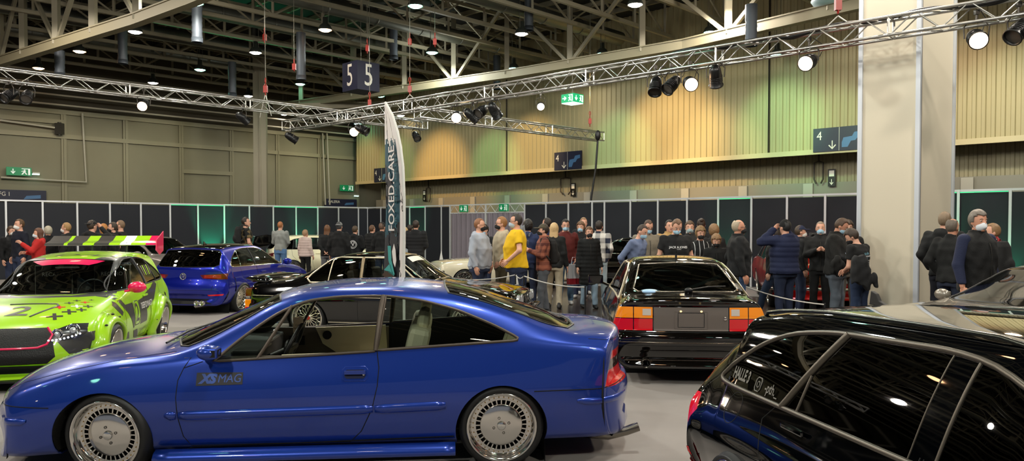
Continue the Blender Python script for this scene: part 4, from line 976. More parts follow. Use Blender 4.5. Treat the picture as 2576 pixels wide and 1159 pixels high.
def build_back():
    # white hatchback with its tailgate open
    c = hatch('white_hatchback', (-7.35, 25.0), 22, IVORY, 'white hatchback with its black tailgate open behind the man in the grey sweatshirt', .96, trim=BLACK, side=glass('open_glass', '#d8e2dc'))
    for sg in (1, -1):
        m = MB(); c.patch([(sg*.40, .80), (sg*.84, .86), (sg*.84, .74), (sg*.50, .72)], 'B', m, 0, .006); c.put(m, 'tail_light', MATS['dark_red_lens'])
    m = MB(); vs = [(-.42, 1.40), (-.80, 1.46), (-1.18, 1.40), (-1.26, 1.10), (-1.16, 1.02), (-.80, 1.08), (-.42, 1.30)]
    m.prism([(x, -.60, z) for x, z in vs], (0, 1.2, 0)); c.put(m, 'tailgate', BLKP, 'raised black tailgate', bevel=.02)
    seats(c, .9, ANTH); c.finish(); simple_wheels(c, 2.63, .86)
    # silver hatchback behind the lime car's wing
    c = hatch('silver_hatchback', (-10.3, 20.4), -30, SILV, 'silver grey car partly hidden behind the pink wing end of the green car', .98)
    for sg in (1, -1):
        m = MB(); c.patch([(sg*.45, .60), (sg*.80, .62), (sg*.78, .74), (sg*.55, .72)], 'F', m, 0, .006); c.put(m, 'headlight', LAMPG)
    seats(c, .9, ANTH); c.finish(); simple_wheels(c, 2.63, .86)
    # classic saloons: shared table
    T = [(-1.20, .62, .38, .56, .40, .41, .06, .66, .28), (-1.24, .72, .48, .66, .52, .53, .06, .76, .24), (-1.22, .74, .62, .68, .68, .69, .05, .78, .22), (-1.20, .76, .76, .70, .84, .86, .05, .79, .2), (-1.1, .76, .80, .69, .87, .90, .02, .80, .2), (-.5, .76, .84, .67, .90, .94, 0, .80, .2),
         (-.32, .76, .86, .64, .96, 1.0, 0, .80, .2), (-.05, .755, .87, .60, 1.17, 1.21, 0, .80, .2), (.15, .75, .87, .57, 1.29, 1.33, 0, .80, .2), (.6, .75, .87, .56, 1.33, 1.375, 0, .80, .2), (1.1, .75, .87, .56, 1.32, 1.365, 0, .80, .2), (1.35, .75, .87, .59, 1.25, 1.30, -.03, .80, .2),
         (1.75, .76, .87, .67, .98, 1.02, -.06, .80, .2), (1.88, .76, .865, .69, .91, .94, -.05, .80, .2), (2.5, .76, .83, .68, .87, .90, 0, .80, .2), (3.0, .755, .79, .68, .82, .85, -.02, .79, .2), (3.18, .75, .74, .67, .76, .78, -.04, .78, .2), (3.22, .74, .62, .66, .64, .65, -.04, .77, .22), (3.20, .74, .46, .66, .48, .49, -.04, .76, .24), (3.18, .70, .30, .6, .32, .33, -.04, .72, .28)]
    def classic(name, O, deg, paint, label, scale=1, glass_=GLASSD, lamps=4):
        c = Car(name, O, deg, sedan_rows(T), paint, label, scale=scale)
        c.arches((0, 2.5), .29, .35)
        A = [(1.66, .895), (-.22, .905), (-.05, 1.12), (.12, 1.265), (1.18, 1.27), (1.30, 1.23)]
        c.line(A, 'S', .010, CHROME, 'window_trim', closed=True)
        c.cut([(.66, .90), (-.22, .905), (-.05, 1.12), (.12, 1.265), (.66, 1.268)], 'S', 'rear_side_window', glass_); c.cut([(1.66, .895), (.72, .90), (.72, 1.268), (1.18, 1.27), (1.30, 1.23)], 'S', 'door_window', glass_)
        c.cut(mirrored([(1.38, 0), (1.36, .5), (1.74, .62), (1.84, .5), (1.87, 0)]), 'T', 'windscreen', MATS['windscreen_glass']); c.cut(mirrored([(-.28, 0), (-.26, .5), (.08, .5), (.1, 0)]), 'T', 'rear_window', glass_)
        c.seam([(1.72, .88), (1.76, .5), (1.7, .28), (.66, .28), (.68, .88)], 'S'); c.cut([(1.72, .88), (1.76, .5), (1.7, .28), (.66, .28), (.68, .88)], 'S', 'door', paint, thick=.015)
        m = MB()
        for z in np.linspace(.50, .68, 9): m.box((3.225, 0, z), (.03, .86, .008))
        for y in np.linspace(-.42, .42, 15): m.box((3.225, y, .59), (.025, .006, .20))
        c.put(m, 'radiator_grille', mat('gold_grille', '#cfc08c', .25, 1))
        for sg in (1, -1):
            for k in range(2):
                m = MB(); M = Matrix.Translation((3.225, sg*(.52+.155*k), .60))@Matrix.Rotation(pi/2, 4, 'Y'); m.lathe([(.08, -.03), (.08, .02), (.07, .025), (.05, .005), (.001, .012)], 20, 0, M); c.put(m, 'headlight', LAMPG)
            m = MB(); m.box((-1.24, sg*.55, .70), (.04, .28, .14)); c.put(m, 'tail_light', REDL)
        m = MB(); m.tube([(3.1, -.80, .42), (3.25, -.76, .42), (3.30, 0, .42), (3.25, .76, .42), (3.1, .80, .42)], .035, 10); c.put(m, 'front_bumper', CHROME)
        seats(c, .9, TRIMIN, z=-.02); c.finish(); return c
    c = classic('red_classic_saloon', (6.73, 18.1), -103.5, REDP, 'bright red classic saloon with a square grille behind the men in dark jackets', 1.06, glass_=MATS['clear_side_glass']); simple_wheels(c, 2.5, .77)
    c = classic('cream_classic_saloon', (.65, 20.85), 200, CRM, 'cream classic car with round headlights, behind the man in the pale grey hoodie', .9); simple_wheels(c, 2.5, .77)
    c = classic('black_classic_saloon', (4.3, 21.2), 140, BLKP, 'black car standing behind the visitors in the middle aisle', 1.0); simple_wheels(c, 2.5, .77)
    # pale car at the right edge, only its sloping windscreen and bonnet in view
    c = hatch('beige_car', (6.6, 8.0), 185, mat('champagne_paint', '#8a8378', .25, .3, 1), 'champagne coloured car with a raked windscreen at the right edge', .89, side=MATS['open_glass'])
    for sg in (1, -1):
        m = MB(); c.patch([(sg*.45, .60), (sg*.80, .62), (sg*.78, .74), (sg*.55, .72)], 'F', m, 0, .006); c.put(m, 'headlight', LAMPG)
    seats(c, .9, ANTH); c.finish(); simple_wheels(c, 2.63, .86)
build_back()
# =====================================================  PEOPLE  =====================================================
def s_net(V, org, h):
    nx, ny, nz = V.shape; S = V < 0
    c = S[:-1, :-1, :-1].astype(np.int8)
    for a in (0, 1):
        for b in (0, 1):
            for d in (0, 1):
                if a+b+d: c = c+S[a:nx-1+a, b:ny-1+b, d:nz-1+d]
    act = (c > 0) & (c < 8); idx = -np.ones(act.shape, int); I = np.argwhere(act); n = len(I); idx[act] = np.arange(n)
    acc = np.zeros((n, 3)); cnt = np.zeros(n); i, j, k = I.T
    for a, b in [((0, 0, 0), (1, 0, 0)), ((0, 1, 0), (1, 1, 0)), ((0, 0, 1), (1, 0, 1)), ((0, 1, 1), (1, 1, 1)), ((0, 0, 0), (0, 1, 0)), ((1, 0, 0), (1, 1, 0)), ((0, 0, 1), (0, 1, 1)), ((1, 0, 1), (1, 1, 1)), ((0, 0, 0), (0, 0, 1)), ((1, 0, 0), (1, 0, 1)), ((0, 1, 0), (0, 1, 1)), ((1, 1, 0), (1, 1, 1))]:
        va = V[i+a[0], j+a[1], k+a[2]]; vb = V[i+b[0], j+b[1], k+b[2]]; m = (va < 0) != (vb < 0)
        t = np.where(m, va/np.where(m, va-vb, 1), 0)[:, None]; p = np.array(a)+t*(np.array(b)-np.array(a))
        acc += np.where(m[:, None], p, 0); cnt += m
    P = (I+acc/cnt[:, None])*h+np.array(org); F = []
    for ax in range(3):
        sl0 = [slice(None)]*3; sl1 = [slice(None)]*3; sl0[ax] = slice(0, -1); sl1[ax] = slice(1, None)
        E = S[tuple(sl0)] != S[tuple(sl1)]; e = np.argwhere(E); u, w = [q for q in range(3) if q != ax]
        e = e[(e[:, u] > 0) & (e[:, w] > 0) & (e[:, u] < V.shape[u]-1) & (e[:, w] < V.shape[w]-1)]
        def ci(du, dw): q = e.copy(); q[:, u] -= du; q[:, w] -= dw; return idx[q[:, 0], q[:, 1], q[:, 2]]
        f = np.stack([ci(1, 1), ci(0, 1), ci(0, 0), ci(1, 0)], 1)
        fl = S[tuple(e.T)]; fl = fl if ax != 1 else ~fl
        f[~fl] = f[~fl][:, ::-1]; F.append(f)
    return P, np.concatenate(F)
def smin(a, b, k):
    h = np.clip(.5+.5*(b-a)/k, 0, 1); return b*(1-h)+a*h-k*h*(1-h)
def d_cap(P, a, b, ra, rb):
    a = np.array(a, float); b = np.array(b, float); ba = b-a; pa = P-a; h = np.clip((pa@ba)/(ba@ba), 0, 1)
    return np.linalg.norm(pa-h[:, None]*ba, axis=1)-(ra+(rb-ra)*h)
def d_ell(P, c, r, R=None):
    q = P-np.array(c); q = q@R if R is not None else q; r = np.array(r, float); k = np.linalg.norm(q/r, axis=1); return (k-1)*r.min()*(.5+.5*np.minimum(k, 2))
def d_loft(P, tab):
    t = np.array(tab, float); z = P[:, 2]; cx, cy, rx, ry = (np.interp(z, t[:, 0], t[:, i]) for i in (1, 2, 3, 4))
    k = (np.abs((P[:, 0]-cx)/rx)**2.4+np.abs((P[:, 1]-cy)/ry)**2.4)**(1/2.4); d = (k-1)*np.minimum(rx, ry)
    return np.maximum(d, np.maximum(t[0, 0]-z, z-t[-1, 0]))
def grid_mesh(fn, lo, hi, h):
    lo = np.array(lo); n = np.ceil((np.array(hi)-lo)/h).astype(int)+2
    ax = [lo[i]+h*np.arange(n[i]) for i in range(3)]; G = np.stack(np.meshgrid(*ax, indexing='ij'), -1).reshape(-1, 3)
    return s_net(fn(G).reshape(n), lo, h)
def np_obj(name, P, F, mats, parent, extra=None, smooth_it=1):
    if smooth_it:
        e = np.concatenate([F[:, [0, 1]], F[:, [1, 2]], F[:, [2, 3]], F[:, [3, 0]]]); n = len(P)
        for _ in range(smooth_it):
            acc = np.zeros((n, 3)); c = np.zeros(n)
            for q in range(3): acc[:, q] = np.bincount(e[:, 0], P[e[:, 1], q], n)+np.bincount(e[:, 1], P[e[:, 0], q], n)
            c = np.bincount(e[:, 0], minlength=n)+np.bincount(e[:, 1], minlength=n); P = P*.5+.5*acc/np.maximum(c, 1)[:, None]
    me = bpy.data.meshes.new(name)
    vs = P; fs = F.tolist(); mi = [0]*len(fs)
    if extra:
        o = len(P); vs = np.concatenate([P, np.array(extra.v)]); fs = fs+[tuple(i+o for i in f) for f in extra.f]; mi += extra.m
    me.from_pydata(vs.tolist() if not extra else [tuple(v) for v in vs], [], fs)
    for m in (mats if isinstance(mats, (list, tuple)) else [mats]): me.materials.append(m)
    me.polygons.foreach_set('material_index', mi); me.polygons.foreach_set('use_smooth', [True]*len(fs)); me.update()
    o = bpy.data.objects.new(name, me); COL.objects.link(o); o.parent = parent; return o
def cloth(col, pat=None):
    k = 'cloth_'+str(col)+str(pat)
    if k in MATS: return MATS[k]
    lin = srgb(col); lum = max(lin)
    if lum < .035: col = tuple(c*.5 for c in lin)
    m = mat(k, col, .85, bump=.25, bscale=60, noise=.12, nscale=14)
    if pat:
        nt = m.node_tree; b = nt.nodes['Principled BSDF']; tc = nt.nodes.new('ShaderNodeTexCoord')
        mx = nt.nodes.new('ShaderNodeMix'); mx.data_type = 'RGBA'; mx.inputs[6].default_value = (*srgb(col), 1); mx.inputs[7].default_value = (*srgb(pat[1]), 1)
        if pat[0] == 'plaid':
            fs = []
            for ax in (0, 2):
                sp = nt.nodes.new('ShaderNodeSeparateXYZ'); nt.links.new(tc.outputs['Object'], sp.inputs[0])
                a = nt.nodes.new('ShaderNodeMath'); a.operation = 'MULTIPLY'; a.inputs[1].default_value = pat[2]; nt.links.new(sp.outputs[ax], a.inputs[0])
                f = nt.nodes.new('ShaderNodeMath'); f.operation = 'PINGPONG'; f.inputs[1].default_value = 1; nt.links.new(a.outputs[0], f.inputs[0])
                g = nt.nodes.new('ShaderNodeMath'); g.operation = 'GREATER_THAN'; g.inputs[1].default_value = .5; nt.links.new(f.outputs[0], g.inputs[0]); fs.append(g)
            ad = nt.nodes.new('ShaderNodeMath'); ad.operation = 'ADD'; nt.links.new(fs[0].outputs[0], ad.inputs[0]); nt.links.new(fs[1].outputs[0], ad.inputs[1])
            dv = nt.nodes.new('ShaderNodeMath'); dv.operation = 'MULTIPLY'; dv.inputs[1].default_value = .5; nt.links.new(ad.outputs[0], dv.inputs[0]); nt.links.new(dv.outputs[0], mx.inputs[0])
        elif pat[0] == 'stripe':
            sp = nt.nodes.new('ShaderNodeSeparateXYZ'); nt.links.new(tc.outputs['Object'], sp.inputs[0]); a = nt.nodes.new('ShaderNodeMath'); a.operation = 'MULTIPLY'; a.inputs[1].default_value = pat[2]; nt.links.new(sp.outputs[0], a.inputs[0])
            f = nt.nodes.new('ShaderNodeMath'); f.operation = 'PINGPONG'; f.inputs[1].default_value = 1; nt.links.new(a.outputs[0], f.inputs[0]); g = nt.nodes.new('ShaderNodeMath'); g.operation = 'GREATER_THAN'; g.inputs[1].default_value = .86; nt.links.new(f.outputs[0], g.inputs[0]); nt.links.new(g.outputs[0], mx.inputs[0])
        else:
            n = nt.nodes.new('ShaderNodeTexNoise'); n.inputs['Scale'].default_value = pat[2]; nt.links.new(tc.outputs['Object'], n.inputs['Vector']); g = nt.nodes.new('ShaderNodeMath'); g.operation = 'GREATER_THAN'; g.inputs[1].default_value = .5; nt.links.new(n.outputs[0], g.inputs[0]); nt.links.new(g.outputs[0], mx.inputs[0])
        nt.links.new(mx.outputs[2], b.inputs['Base Color'])
    return m
SKIN = [mat('skin_fair', '#d9a38a', .55), mat('skin_warm', '#c98f74', .55), mat('skin_tan', '#a87054', .55)]
EYEW = mat('eye_white', '#d8d2cc', .3); EYED = mat('eye_dark', '#2a1c14', .3); LIP = mat('lips', '#a8605a', .5)
ARMS = {'down': ((.245, -.03, 1.15), (.262, .04, .90)), 'pocket': ((.275, -.09, 1.16), (.205, .07, .95)), 'back': ((.25, -.15, 1.16), (.06, -.19, .99)), 'front': ((.235, .04, 1.15), (.08, .28, 1.17)),
        'fold': ((.24, .03, 1.14), (.06, .20, .96)), 'cap': ((.34, .16, 1.40), (.12, .13, 1.62)), 'photo': ((.25, .16, 1.22), (.07, .36, 1.40)), 'hold': ((.23, .04, 1.14), (.04, .25, 1.06)), 'hip': ((.29, -.02, 1.17), (.235, .16, 1.0)), 'phone': ((.23, .05, 1.16), (.05, .30, 1.26))}
PB_N = 0
def person(px, py, Y, f, label, top=('tshirt', '#222222'), legs='#2b3550', shoes='#dddddd', hair=('short', '#3a2a1e'), mask=None, glasses=False, hat=None, L='down', R='down', fat=1.0, skin=0, yaw=0, nod=0, step=0, lean=0, hgt=None, gender=0, group=None, h=.0135, pat=None, logo=None, stoop=0):
    p = at(px, py, Y); ztop = hgt or p.z; s = ztop/1.775; r = random.Random(int(px*7+py))
    root = empty('person', (p.x, p.y, 0), -radians(f), label, 'person', group); root.scale = (s,)*3
    sk = SKIN[skin]; F_ = fat
    # joints
    hip = .93; sp = .10+.02*(F_-1)
    fl = (-sp-.015, step*.30, .085); fr = (sp+.015, -step*.30, .085); kl = (-sp-.005, step*.17+.02, .50); kr = (sp+.005, -step*.10+.03, .50)
    sh = .20 if gender == 0 else .168
    ln = lean
    def lx(q): z = q[2]; return (q[0], q[1]+max(0, z-1.0)*ln, z)
    def arm(k, sg):
        e, w = ARMS[k]; g = 1+(F_-1)*.55
        return lx((sg*sh, -.01, 1.438)), lx((sg*e[0]*g*(sh/.195), e[1], e[2])), lx((sg*w[0]*(g if abs(w[0]) > .15 else 1), w[1]+.03*(F_-1), w[2]))
    AL, AR = arm(L, -1), arm(R, 1)
    cw, ch = (.174, .108) if gender == 0 else (.148, .10)
    def torso(o, zlo, zhi=1.50):
        hp = .165 if gender == 0 else .17
        T = [(.78, 0, 0, hp*.98, .115), (.90, 0, 0, hp, .12), (1.0, 0, .0, .155, .112), (1.10, 0, .01, .148 if gender == 0 else .125, .105), (1.22, 0, .01, cw-.003, .112), (1.33, 0, .005, cw+.008, ch+.012), (1.41, 0, 0, cw+.012, .100), (1.46, 0, -.005, .130, .078), (1.51, 0, -.005, .062, .055)]
        out = []
        for z, cx, cy, rx, ry in T:
            b = (F_-1)*(1.0 if z < 1.3 else .5); out.append((z, cx, cy+max(0, z-1.0)*ln+(b*.06 if .95 < z < 1.3 else 0), (rx+o)*(1+b*.8), (ry+o)*(1+b*1.5)))
        if zlo < .78: out = [(zlo, 0, 0, out[0][3]*1.03, out[0][4]*1.05)]+out
        zz = [q[0] for q in out]; keep = [q for q in out if q[0] > zlo]; arr = np.array(out)
        out = [(zlo,)+tuple(np.interp(zlo, zz, arr[:, i]) for i in range(1, 5))]+keep
        return out
    hc = np.array(lx((0, 0, 1.52))); cy_, sy_ = cos(radians(yaw)), sin(radians(yaw)); cn, sn = cos(radians(nod)), sin(radians(nod))
    RH = np.array([[cy_, sy_, 0], [-sy_, cy_, 0], [0, 0, 1]]).T@np.array([[1, 0, 0], [0, cn, sn], [0, -sn, cn]])
    RH = np.array([[cy_, sy_, 0], [-sy_, cy_, 0], [0, 0, 1]])@np.array([[1, 0, 0], [0, cn, sn], [0, -sn, cn]])
    off = np.array([0, .012+ln*.03, 0])
    def H(P): return (P-hc-off)@RH+np.array([0, 0, 1.52])        # world -> head space
    def Hi(q): return (np.array(q)-np.array([0, 0, 1.52]))@RH.T+hc+off
    def head(P):
        Q = H(P); d = d_ell(Q, (0, -.008, 1.665), (.077, .096, .105)); d = smin(d, d_ell(Q, (0, .028, 1.592), (.056, .062, .068)), .03)
        d = smin(d, d_cap(Q, (0, .088, 1.655), (0, .108, 1.622), .009, .014), .014); d = smin(d, d_ell(Q, (0, .072, 1.545), (.024, .02, .018)), .02)
        for s_ in (-1, 1):
            d = smin(d, d_ell(Q, (s_*.078, -.008, 1.633), (.012, .022, .034)), .008); d = np.maximum(d, -d_ell(Q, (s_*.033, .098, 1.652), (.017, .014, .011)))
        return d
    def neck(P): return d_cap(P, lx((0, -.015, 1.40)), Hi((0, -.012, 1.58)), .062*(1+(F_-1)*.4), .055)
    def arms(P, o, cut=None):
        d = None
        for (a, e, w) in (AL, AR):
            q = smin(d_cap(P, a, e, .052+o, .042+o), d_cap(P, e, w, .042+o, .029+o*.9), .02)
            if cut is not None:     # short sleeve
                ba = np.array(e)-np.array(a); t = ((P-np.array(a))@ba)/(ba@ba); q = np.maximum(d_cap(P, a, e, .055+o, .052+o*1.4), (t-cut)*np.linalg.norm(ba))
            d = q if d is None else np.minimum(d, q)
        return d
    def legsd(P, o, zc=.0, ot=None):
        d = None
        for kk, ff, s_ in ((kl, fl, -1), (kr, fr, 1)):
            q = smin(d_cap(P, (s_*sp*.9, 0, hip-.04), kk, .088*(1+(F_-1)*.7)+o, .056+o), d_cap(P, kk, (ff[0], ff[1], ff[2]), .056+o, .038+o*1.3), .03); d = q if d is None else np.minimum(d, q)
        return d
    # --- body
    def fb(P):
        d = smin(d_loft(P, torso(-.006, .80)), legsd(P, -.004), .04); d = smin(d, arms(P, 0), .03); d = smin(d, neck(P), .03); d = smin(d, head(P), .012)
        for ff in (fl, fr): d = smin(d, d_cap(P, (ff[0], ff[1]-.03, .05), (ff[0], ff[1]+.13, .035), .036, .026), .03)
        return d
    ys = [q[1] for q in (fl, fr)]+[q[1] for q in AL+AR]; xs_ = [abs(q[0]) for q in AL+AR]
    X = max(xs_)+.13; X = max(X, .30*F_); lo = (-X, min(-.30, min(ys)-.15), -.02); hi = (X, max(.24+ln*.8, max(ys)+.22)+.05*(F_-1)*4, 1.86)
    P_, Fq = grid_mesh(fb, lo, hi, .0145)
    ex = MB()
    for (a, e, w), s_, kk in ((AL, -1, L), (AR, 1, R)):
        e_, w_ = Vector(e), Vector(w); d = (w_-e_).normalized()
        side = Vector((0, 1, 0)) if abs(d.z) > .7 else Vector((0, 0, 1)); t_ = (side-d*side.dot(d)).normalized(); n_ = d.cross(t_).normalized()*(1 if kk in ('down', 'pocket') else 1)
        palm = w_+d*.055; M = Matrix((t_, n_, d)).transposed(); ex.ell(palm-d*.01, (.042, .017, .052), 12, 0, M); ex.ell(w_+d*.01, (.028, .021, .045), 10, 0, M)
        inw = Vector((-s_, 0, 0)) if kk in ('down', 'pocket', 'hip') else Vector((0, 0, -1)) if abs(d.z) < .7 else Vector((0, -1, 0)) if d.z > 0 else Vector((-s_, 0, 0))
        inw = (inw-d*inw.dot(d)); inw = inw.normalized() if inw.length > .1 else n_
        for i, (o_, ln_) in enumerate(((-.030, .060), (-.010, .072), (.011, .067), (.030, .052))):
            b = palm+t_*o_+d*.030; q1 = b+d*ln_*.45+inw*.006; q2 = b+d*ln_*.8+inw*.020; q3 = b+d*ln_*.98+inw*.036
            ex.tube([b-d*.02, b, q1, q2, q3], [.0095, .0095, .0088, .0082, .006], 6)
        b = w_+d*.028-t_*.0+(t_*(.034)); ex.tube([w_+d*.02+t_*.012, b+inw*.008, b+t_*.014+d*.032+inw*.016, b+t_*.012+d*.052+inw*.026], [.013, .012, .0105, .008], 6)
    for s_ in (-1, 1):
        c = Hi((s_*.033, .079, 1.652)); R_ = Matrix(RH.tolist()); ex.ell(c, (.0135, .010, .0055), 10, 1, R_); c = Hi((s_*.033, .0885, 1.652)); ex.ell(c, (.0052, .004, .0052), 8, 2, R_)
    if not mask:
        c = Hi((0, .089, 1.588)); ex.ell(c, (.024, .008, .007), 10, 3, Matrix(RH.tolist()))
    np_obj('body', P_, Fq, [sk, EYEW, EYED, LIP], root, ex)
    # --- trousers
    hw = .0
    def ft(P):
        z = P[:, 2]; wr = .003*np.sin(z*31+P[:, 0]*38)*np.clip((.30-np.abs(z-.22))/.2, 0, 1)+.003*np.sin(z*19-P[:, 1]*40)
        d = smin(d_loft(P, torso(.010, .80)), legsd(P, .016)+wr, .035); return np.maximum(d, np.maximum(z-.99, .075-z))
    if legs:
        a, b = grid_mesh(ft, (lo[0]*.99, min(-.24, min(fl[1], fr[1])-.12), .03), (hi[0]*.99, max(.30, max(fl[1], fr[1])+.14), 1.10), .0145); np_obj('trousers', a, b, cloth(legs), root)
    # --- shoes
    for ff in (fl, fr):
        def fs_(P, ff=ff):
            d = smin(d_cap(P, (ff[0], ff[1]-.045, .050), (ff[0]*1.04, ff[1]+.15, .036), .044, .034), d_cap(P, (ff[0], ff[1]-.02, .05), (ff[0], ff[1]-.02, .11), .045, .043), .02); return np.maximum(d, .002-P[:, 2])
        a, b = grid_mesh(fs_, (ff[0]-.08, ff[1]-.12, -.01), (ff[0]+.08, ff[1]+.22, .17), .0125); np_obj('shoe', a, b, mat('shoe_'+shoes, shoes, .6), root)
    # --- top
    kind, col = top[0], top[1]; o = {'tshirt': .024, 'sweat': .022, 'hoodie': .028, 'jacket': .034, 'puffer': .046, 'coat': .040, 'vest': .036}[kind]
    zl = {'tshirt': .87, 'sweat': .92, 'hoodie': .90, 'jacket': .86, 'puffer': .86, 'coat': .52, 'vest': .84}[kind]
    ph = r.random()*6
    def ftop(P, slv=True):
        z = P[:, 2]; x = P[:, 0]; wr = .004*np.sin(z*22+np.abs(x)*45+ph)+.003*np.sin(z*13-x*34+ph*2)+.002*np.sin(z*47+P[:, 1]*50)
        if kind == 'puffer' or (kind == 'coat' and len(top) > 2): wr = -.009*np.abs(np.sin(z*36))+.004
        d = d_loft(P, torso(o, zl))
        if kind in ('hoodie', 'sweat'): d = np.minimum(d, np.maximum(d_loft(P, torso(o-.012, zl-.04)), z-zl-.02))
        if slv and kind != 'vest':
            q = arms(P, o*.62, .62 if kind == 'tshirt' else None)
            if kind != 'tshirt':
                for (a, e, w) in (AL, AR):
                    e_ = np.array(e); w_ = np.array(w); n_ = (w_-e_)/np.linalg.norm(w_-e_); q = np.maximum(q, np.where(np.linalg.norm(P-w_, axis=1) < .12, (P-w_)@n_-.005, -1))
            d = smin(d, q, .045)
        if kind in ('hoodie', 'puffer', 'coat', 'jacket') and (kind != 'jacket' or len(top) > 2):
            c = np.array(lx((0, -.085, 1.475))); d = smin(d, d_ell(P, c, (.115, .060, .070)), .025)
            for s_ in (-1, 1): d = smin(d, d_cap(P, lx((s_*.075, -.05, 1.50)), lx((s_*.035, .085, 1.43)), .032, .022), .02)
        elif kind in ('jacket', 'vest'):
            q = np.abs(np.linalg.norm(P[:, :2]-np.array([0, -.005+.48*ln]), axis=1)-.080)-.013; d = smin(d, np.maximum(q, np.abs(z-1.515)-.035), .015)
        d = d+wr
        if kind != 'hoodie' and kind != 'puffer': d = np.maximum(d, -(d_cap(P, lx((0, .0, 1.49)), lx((0, .02, 1.62)), .066, .066)))
        return d
    a, b = grid_mesh(ftop, (lo[0], lo[1], zl-.08), (hi[0], hi[1], 1.68), .0125 if Y > 16 else .0115); nm = {'tshirt': 't_shirt', 'sweat': 'sweatshirt', 'hoodie': 'hoodie', 'jacket': 'jacket', 'puffer': 'puffer_jacket', 'coat': 'long_coat', 'vest': 'vest_jacket'}[kind]
    tp = np_obj(nm, a, b, cloth(col, pat), root)
    if kind == 'vest':
        def fsl(P): q = arms(P, .017); return q
        a, b = grid_mesh(lambda P: np.maximum(arms(P, .019), np.where(P[:, 2] < .93, .93-P[:, 2], -1)), lo, hi, .013); np_obj('sleeves', a, b, cloth('#1a2240'), root)
    if kind in ('jacket', 'coat', 'vest', 'puffer') and abs(f) > 60:
        m = MB(); pts = []
        for z in np.linspace(zl+.02, 1.40, 10):
            T = np.array(torso(o, zl)); pts.append((0, np.interp(z, T[:, 0], T[:, 2])+np.interp(z, T[:, 0], T[:, 4])+.004, z))
        m.tube(pts, .005, 5); m.build('zip', mat('zip_metal', '#4a4844', .4, .8), root)
    if logo:
        m = MB(); T = np.array(torso(o, zl)); z0 = logo.get('z', 1.27); y0 = np.interp(z0, T[:, 0], T[:, 2]); ry = np.interp(z0, T[:, 0], T[:, 4]); rx = np.interp(z0, T[:, 0], T[:, 3]); bk = logo.get('back')
        def onb(u, v):
            yy = ry*max(0, 1-abs(u/rx)**2.4)**(1/2.4)+.013; y1 = np.interp(z0+v, T[:, 0], T[:, 2]); ry1 = np.interp(z0+v, T[:, 0], T[:, 4]); yy *= ry1/ry
            return (-u, y1+yy, z0+v) if not bk else (u, y1-yy, z0+v)
        for tx, sz, uu, vv, mi_, kw in logo['t']:
            vs, fs = text_geo(tx, sz, kw.get('xs', 1), kw.get('sh', 0), 3, kw.get('b', 0)); ang = radians(kw.get('rot', 0))
            m.add([onb(uu+(x*cos(ang)-y*sin(ang)), vv+(x*sin(ang)+y*cos(ang))) for x, y in vs], fs, mi_)
        for cu, cv, rr, th in logo.get('rings', []): m.tube([onb(cu+rr*cos(t), cv+rr*sin(t)) for t in np.linspace(0, 2*pi, 20, endpoint=False)], th, 5, closed=True)
        m.build('shirt_print', [mat('print_white', '#e8e8e8', .6), mat('print_blue', '#7fb8cc', .6)], root)
    # --- hair
    hk, hcol = hair
    if hk != 'bald':
        vol = {'short': .008, 'crop': .004, 'mid': .016, 'long': .014, 'curly': .026, 'thin': .006, 'bun': .012, 'fluffy': .035}[hk]
        def fh(P):
            Q = H(P); d = d_ell(Q, (0, -.014, 1.672), (.077+vol, .096+vol, .104+vol*1.1)); x, y, z = Q.T
            d = np.maximum(d, np.minimum(y-(.02 if hk != 'thin' else -.01), (1.722 if hk in ('short', 'crop', 'thin') else 1.706)-z+.35*np.abs(x)*(np.abs(x) < .06))); d = np.maximum(d, 1.575-z if hk in ('short', 'crop', 'thin') else 1.545-z)
            d = np.maximum(d, np.minimum(1.635-z, y+.02) if hk in ('short', 'crop', 'thin', 'mid') else d)
            if hk == 'thin': d = np.maximum(d, -d_ell(Q, (0, .02, 1.77), (.07, .09, .05)))
            if hk in ('long',): q = d_loft(Q, [(1.33, 0, -.075, .075, .035), (1.45, 0, -.072, .095, .045), (1.58, 0, -.045, .09, .065), (1.68, 0, -.02, .085, .085)]); q = np.maximum(q, y-.01); d = smin(d, q, .02)
            if hk == 'bun': d = smin(d, d_ell(Q, (0, -.10, 1.74), (.035,)*3), .01)
            if hk in ('curly', 'fluffy'): d = d+.006*np.sin(x*120)*np.sin(y*120+1)*np.sin(z*120+2)
            else: d = d+.0018*np.sin(x*190+y*40)
            return d
        c = Hi((0, 0, 1.62)); a, b = grid_mesh(fh, c-np.array([.17, .20, .34]), c+np.array([.17, .19, .24]), .0105); hm = mat('hair_'+hcol, hcol, .5, bump=.4, bscale=120, noise=.25, nscale=40)
        ex = MB()
        for s_ in (-1, 1): ex.tube([Hi((s_*.018, .093, 1.672)), Hi((s_*.034, .091, 1.678)), Hi((s_*.052, .078, 1.671))], [.003, .0045, .003], 5)
        np_obj('hair', a, b, hm, root, ex)
    if mask:
        def fm(P):
            Q = H(P); x, y, z = Q.T; d = smin(d_ell(Q, (0, .030, 1.590), (.062, .070, .066)), d_cap(Q, (0, .098, 1.625), (0, .104, 1.585), .016, .018), .03); return np.maximum(np.maximum(d, .022-y), np.maximum(z-1.633, 1.535-z))
        c = Hi((0, .06, 1.59)); a, b = grid_mesh(fm, c-.12, c+.12, .0085)
        ex = MB()
        for s_ in (-1, 1):
            for z in (1.622, 1.56): ex.tube([Hi((s_*.060, .035, z)), Hi((s_*.080, -.01, 1.63+(z-1.59)*.4))], .0018, 4)
        np_obj('face_mask', a, b, mat('mask_'+mask, mask, .75), root, ex)
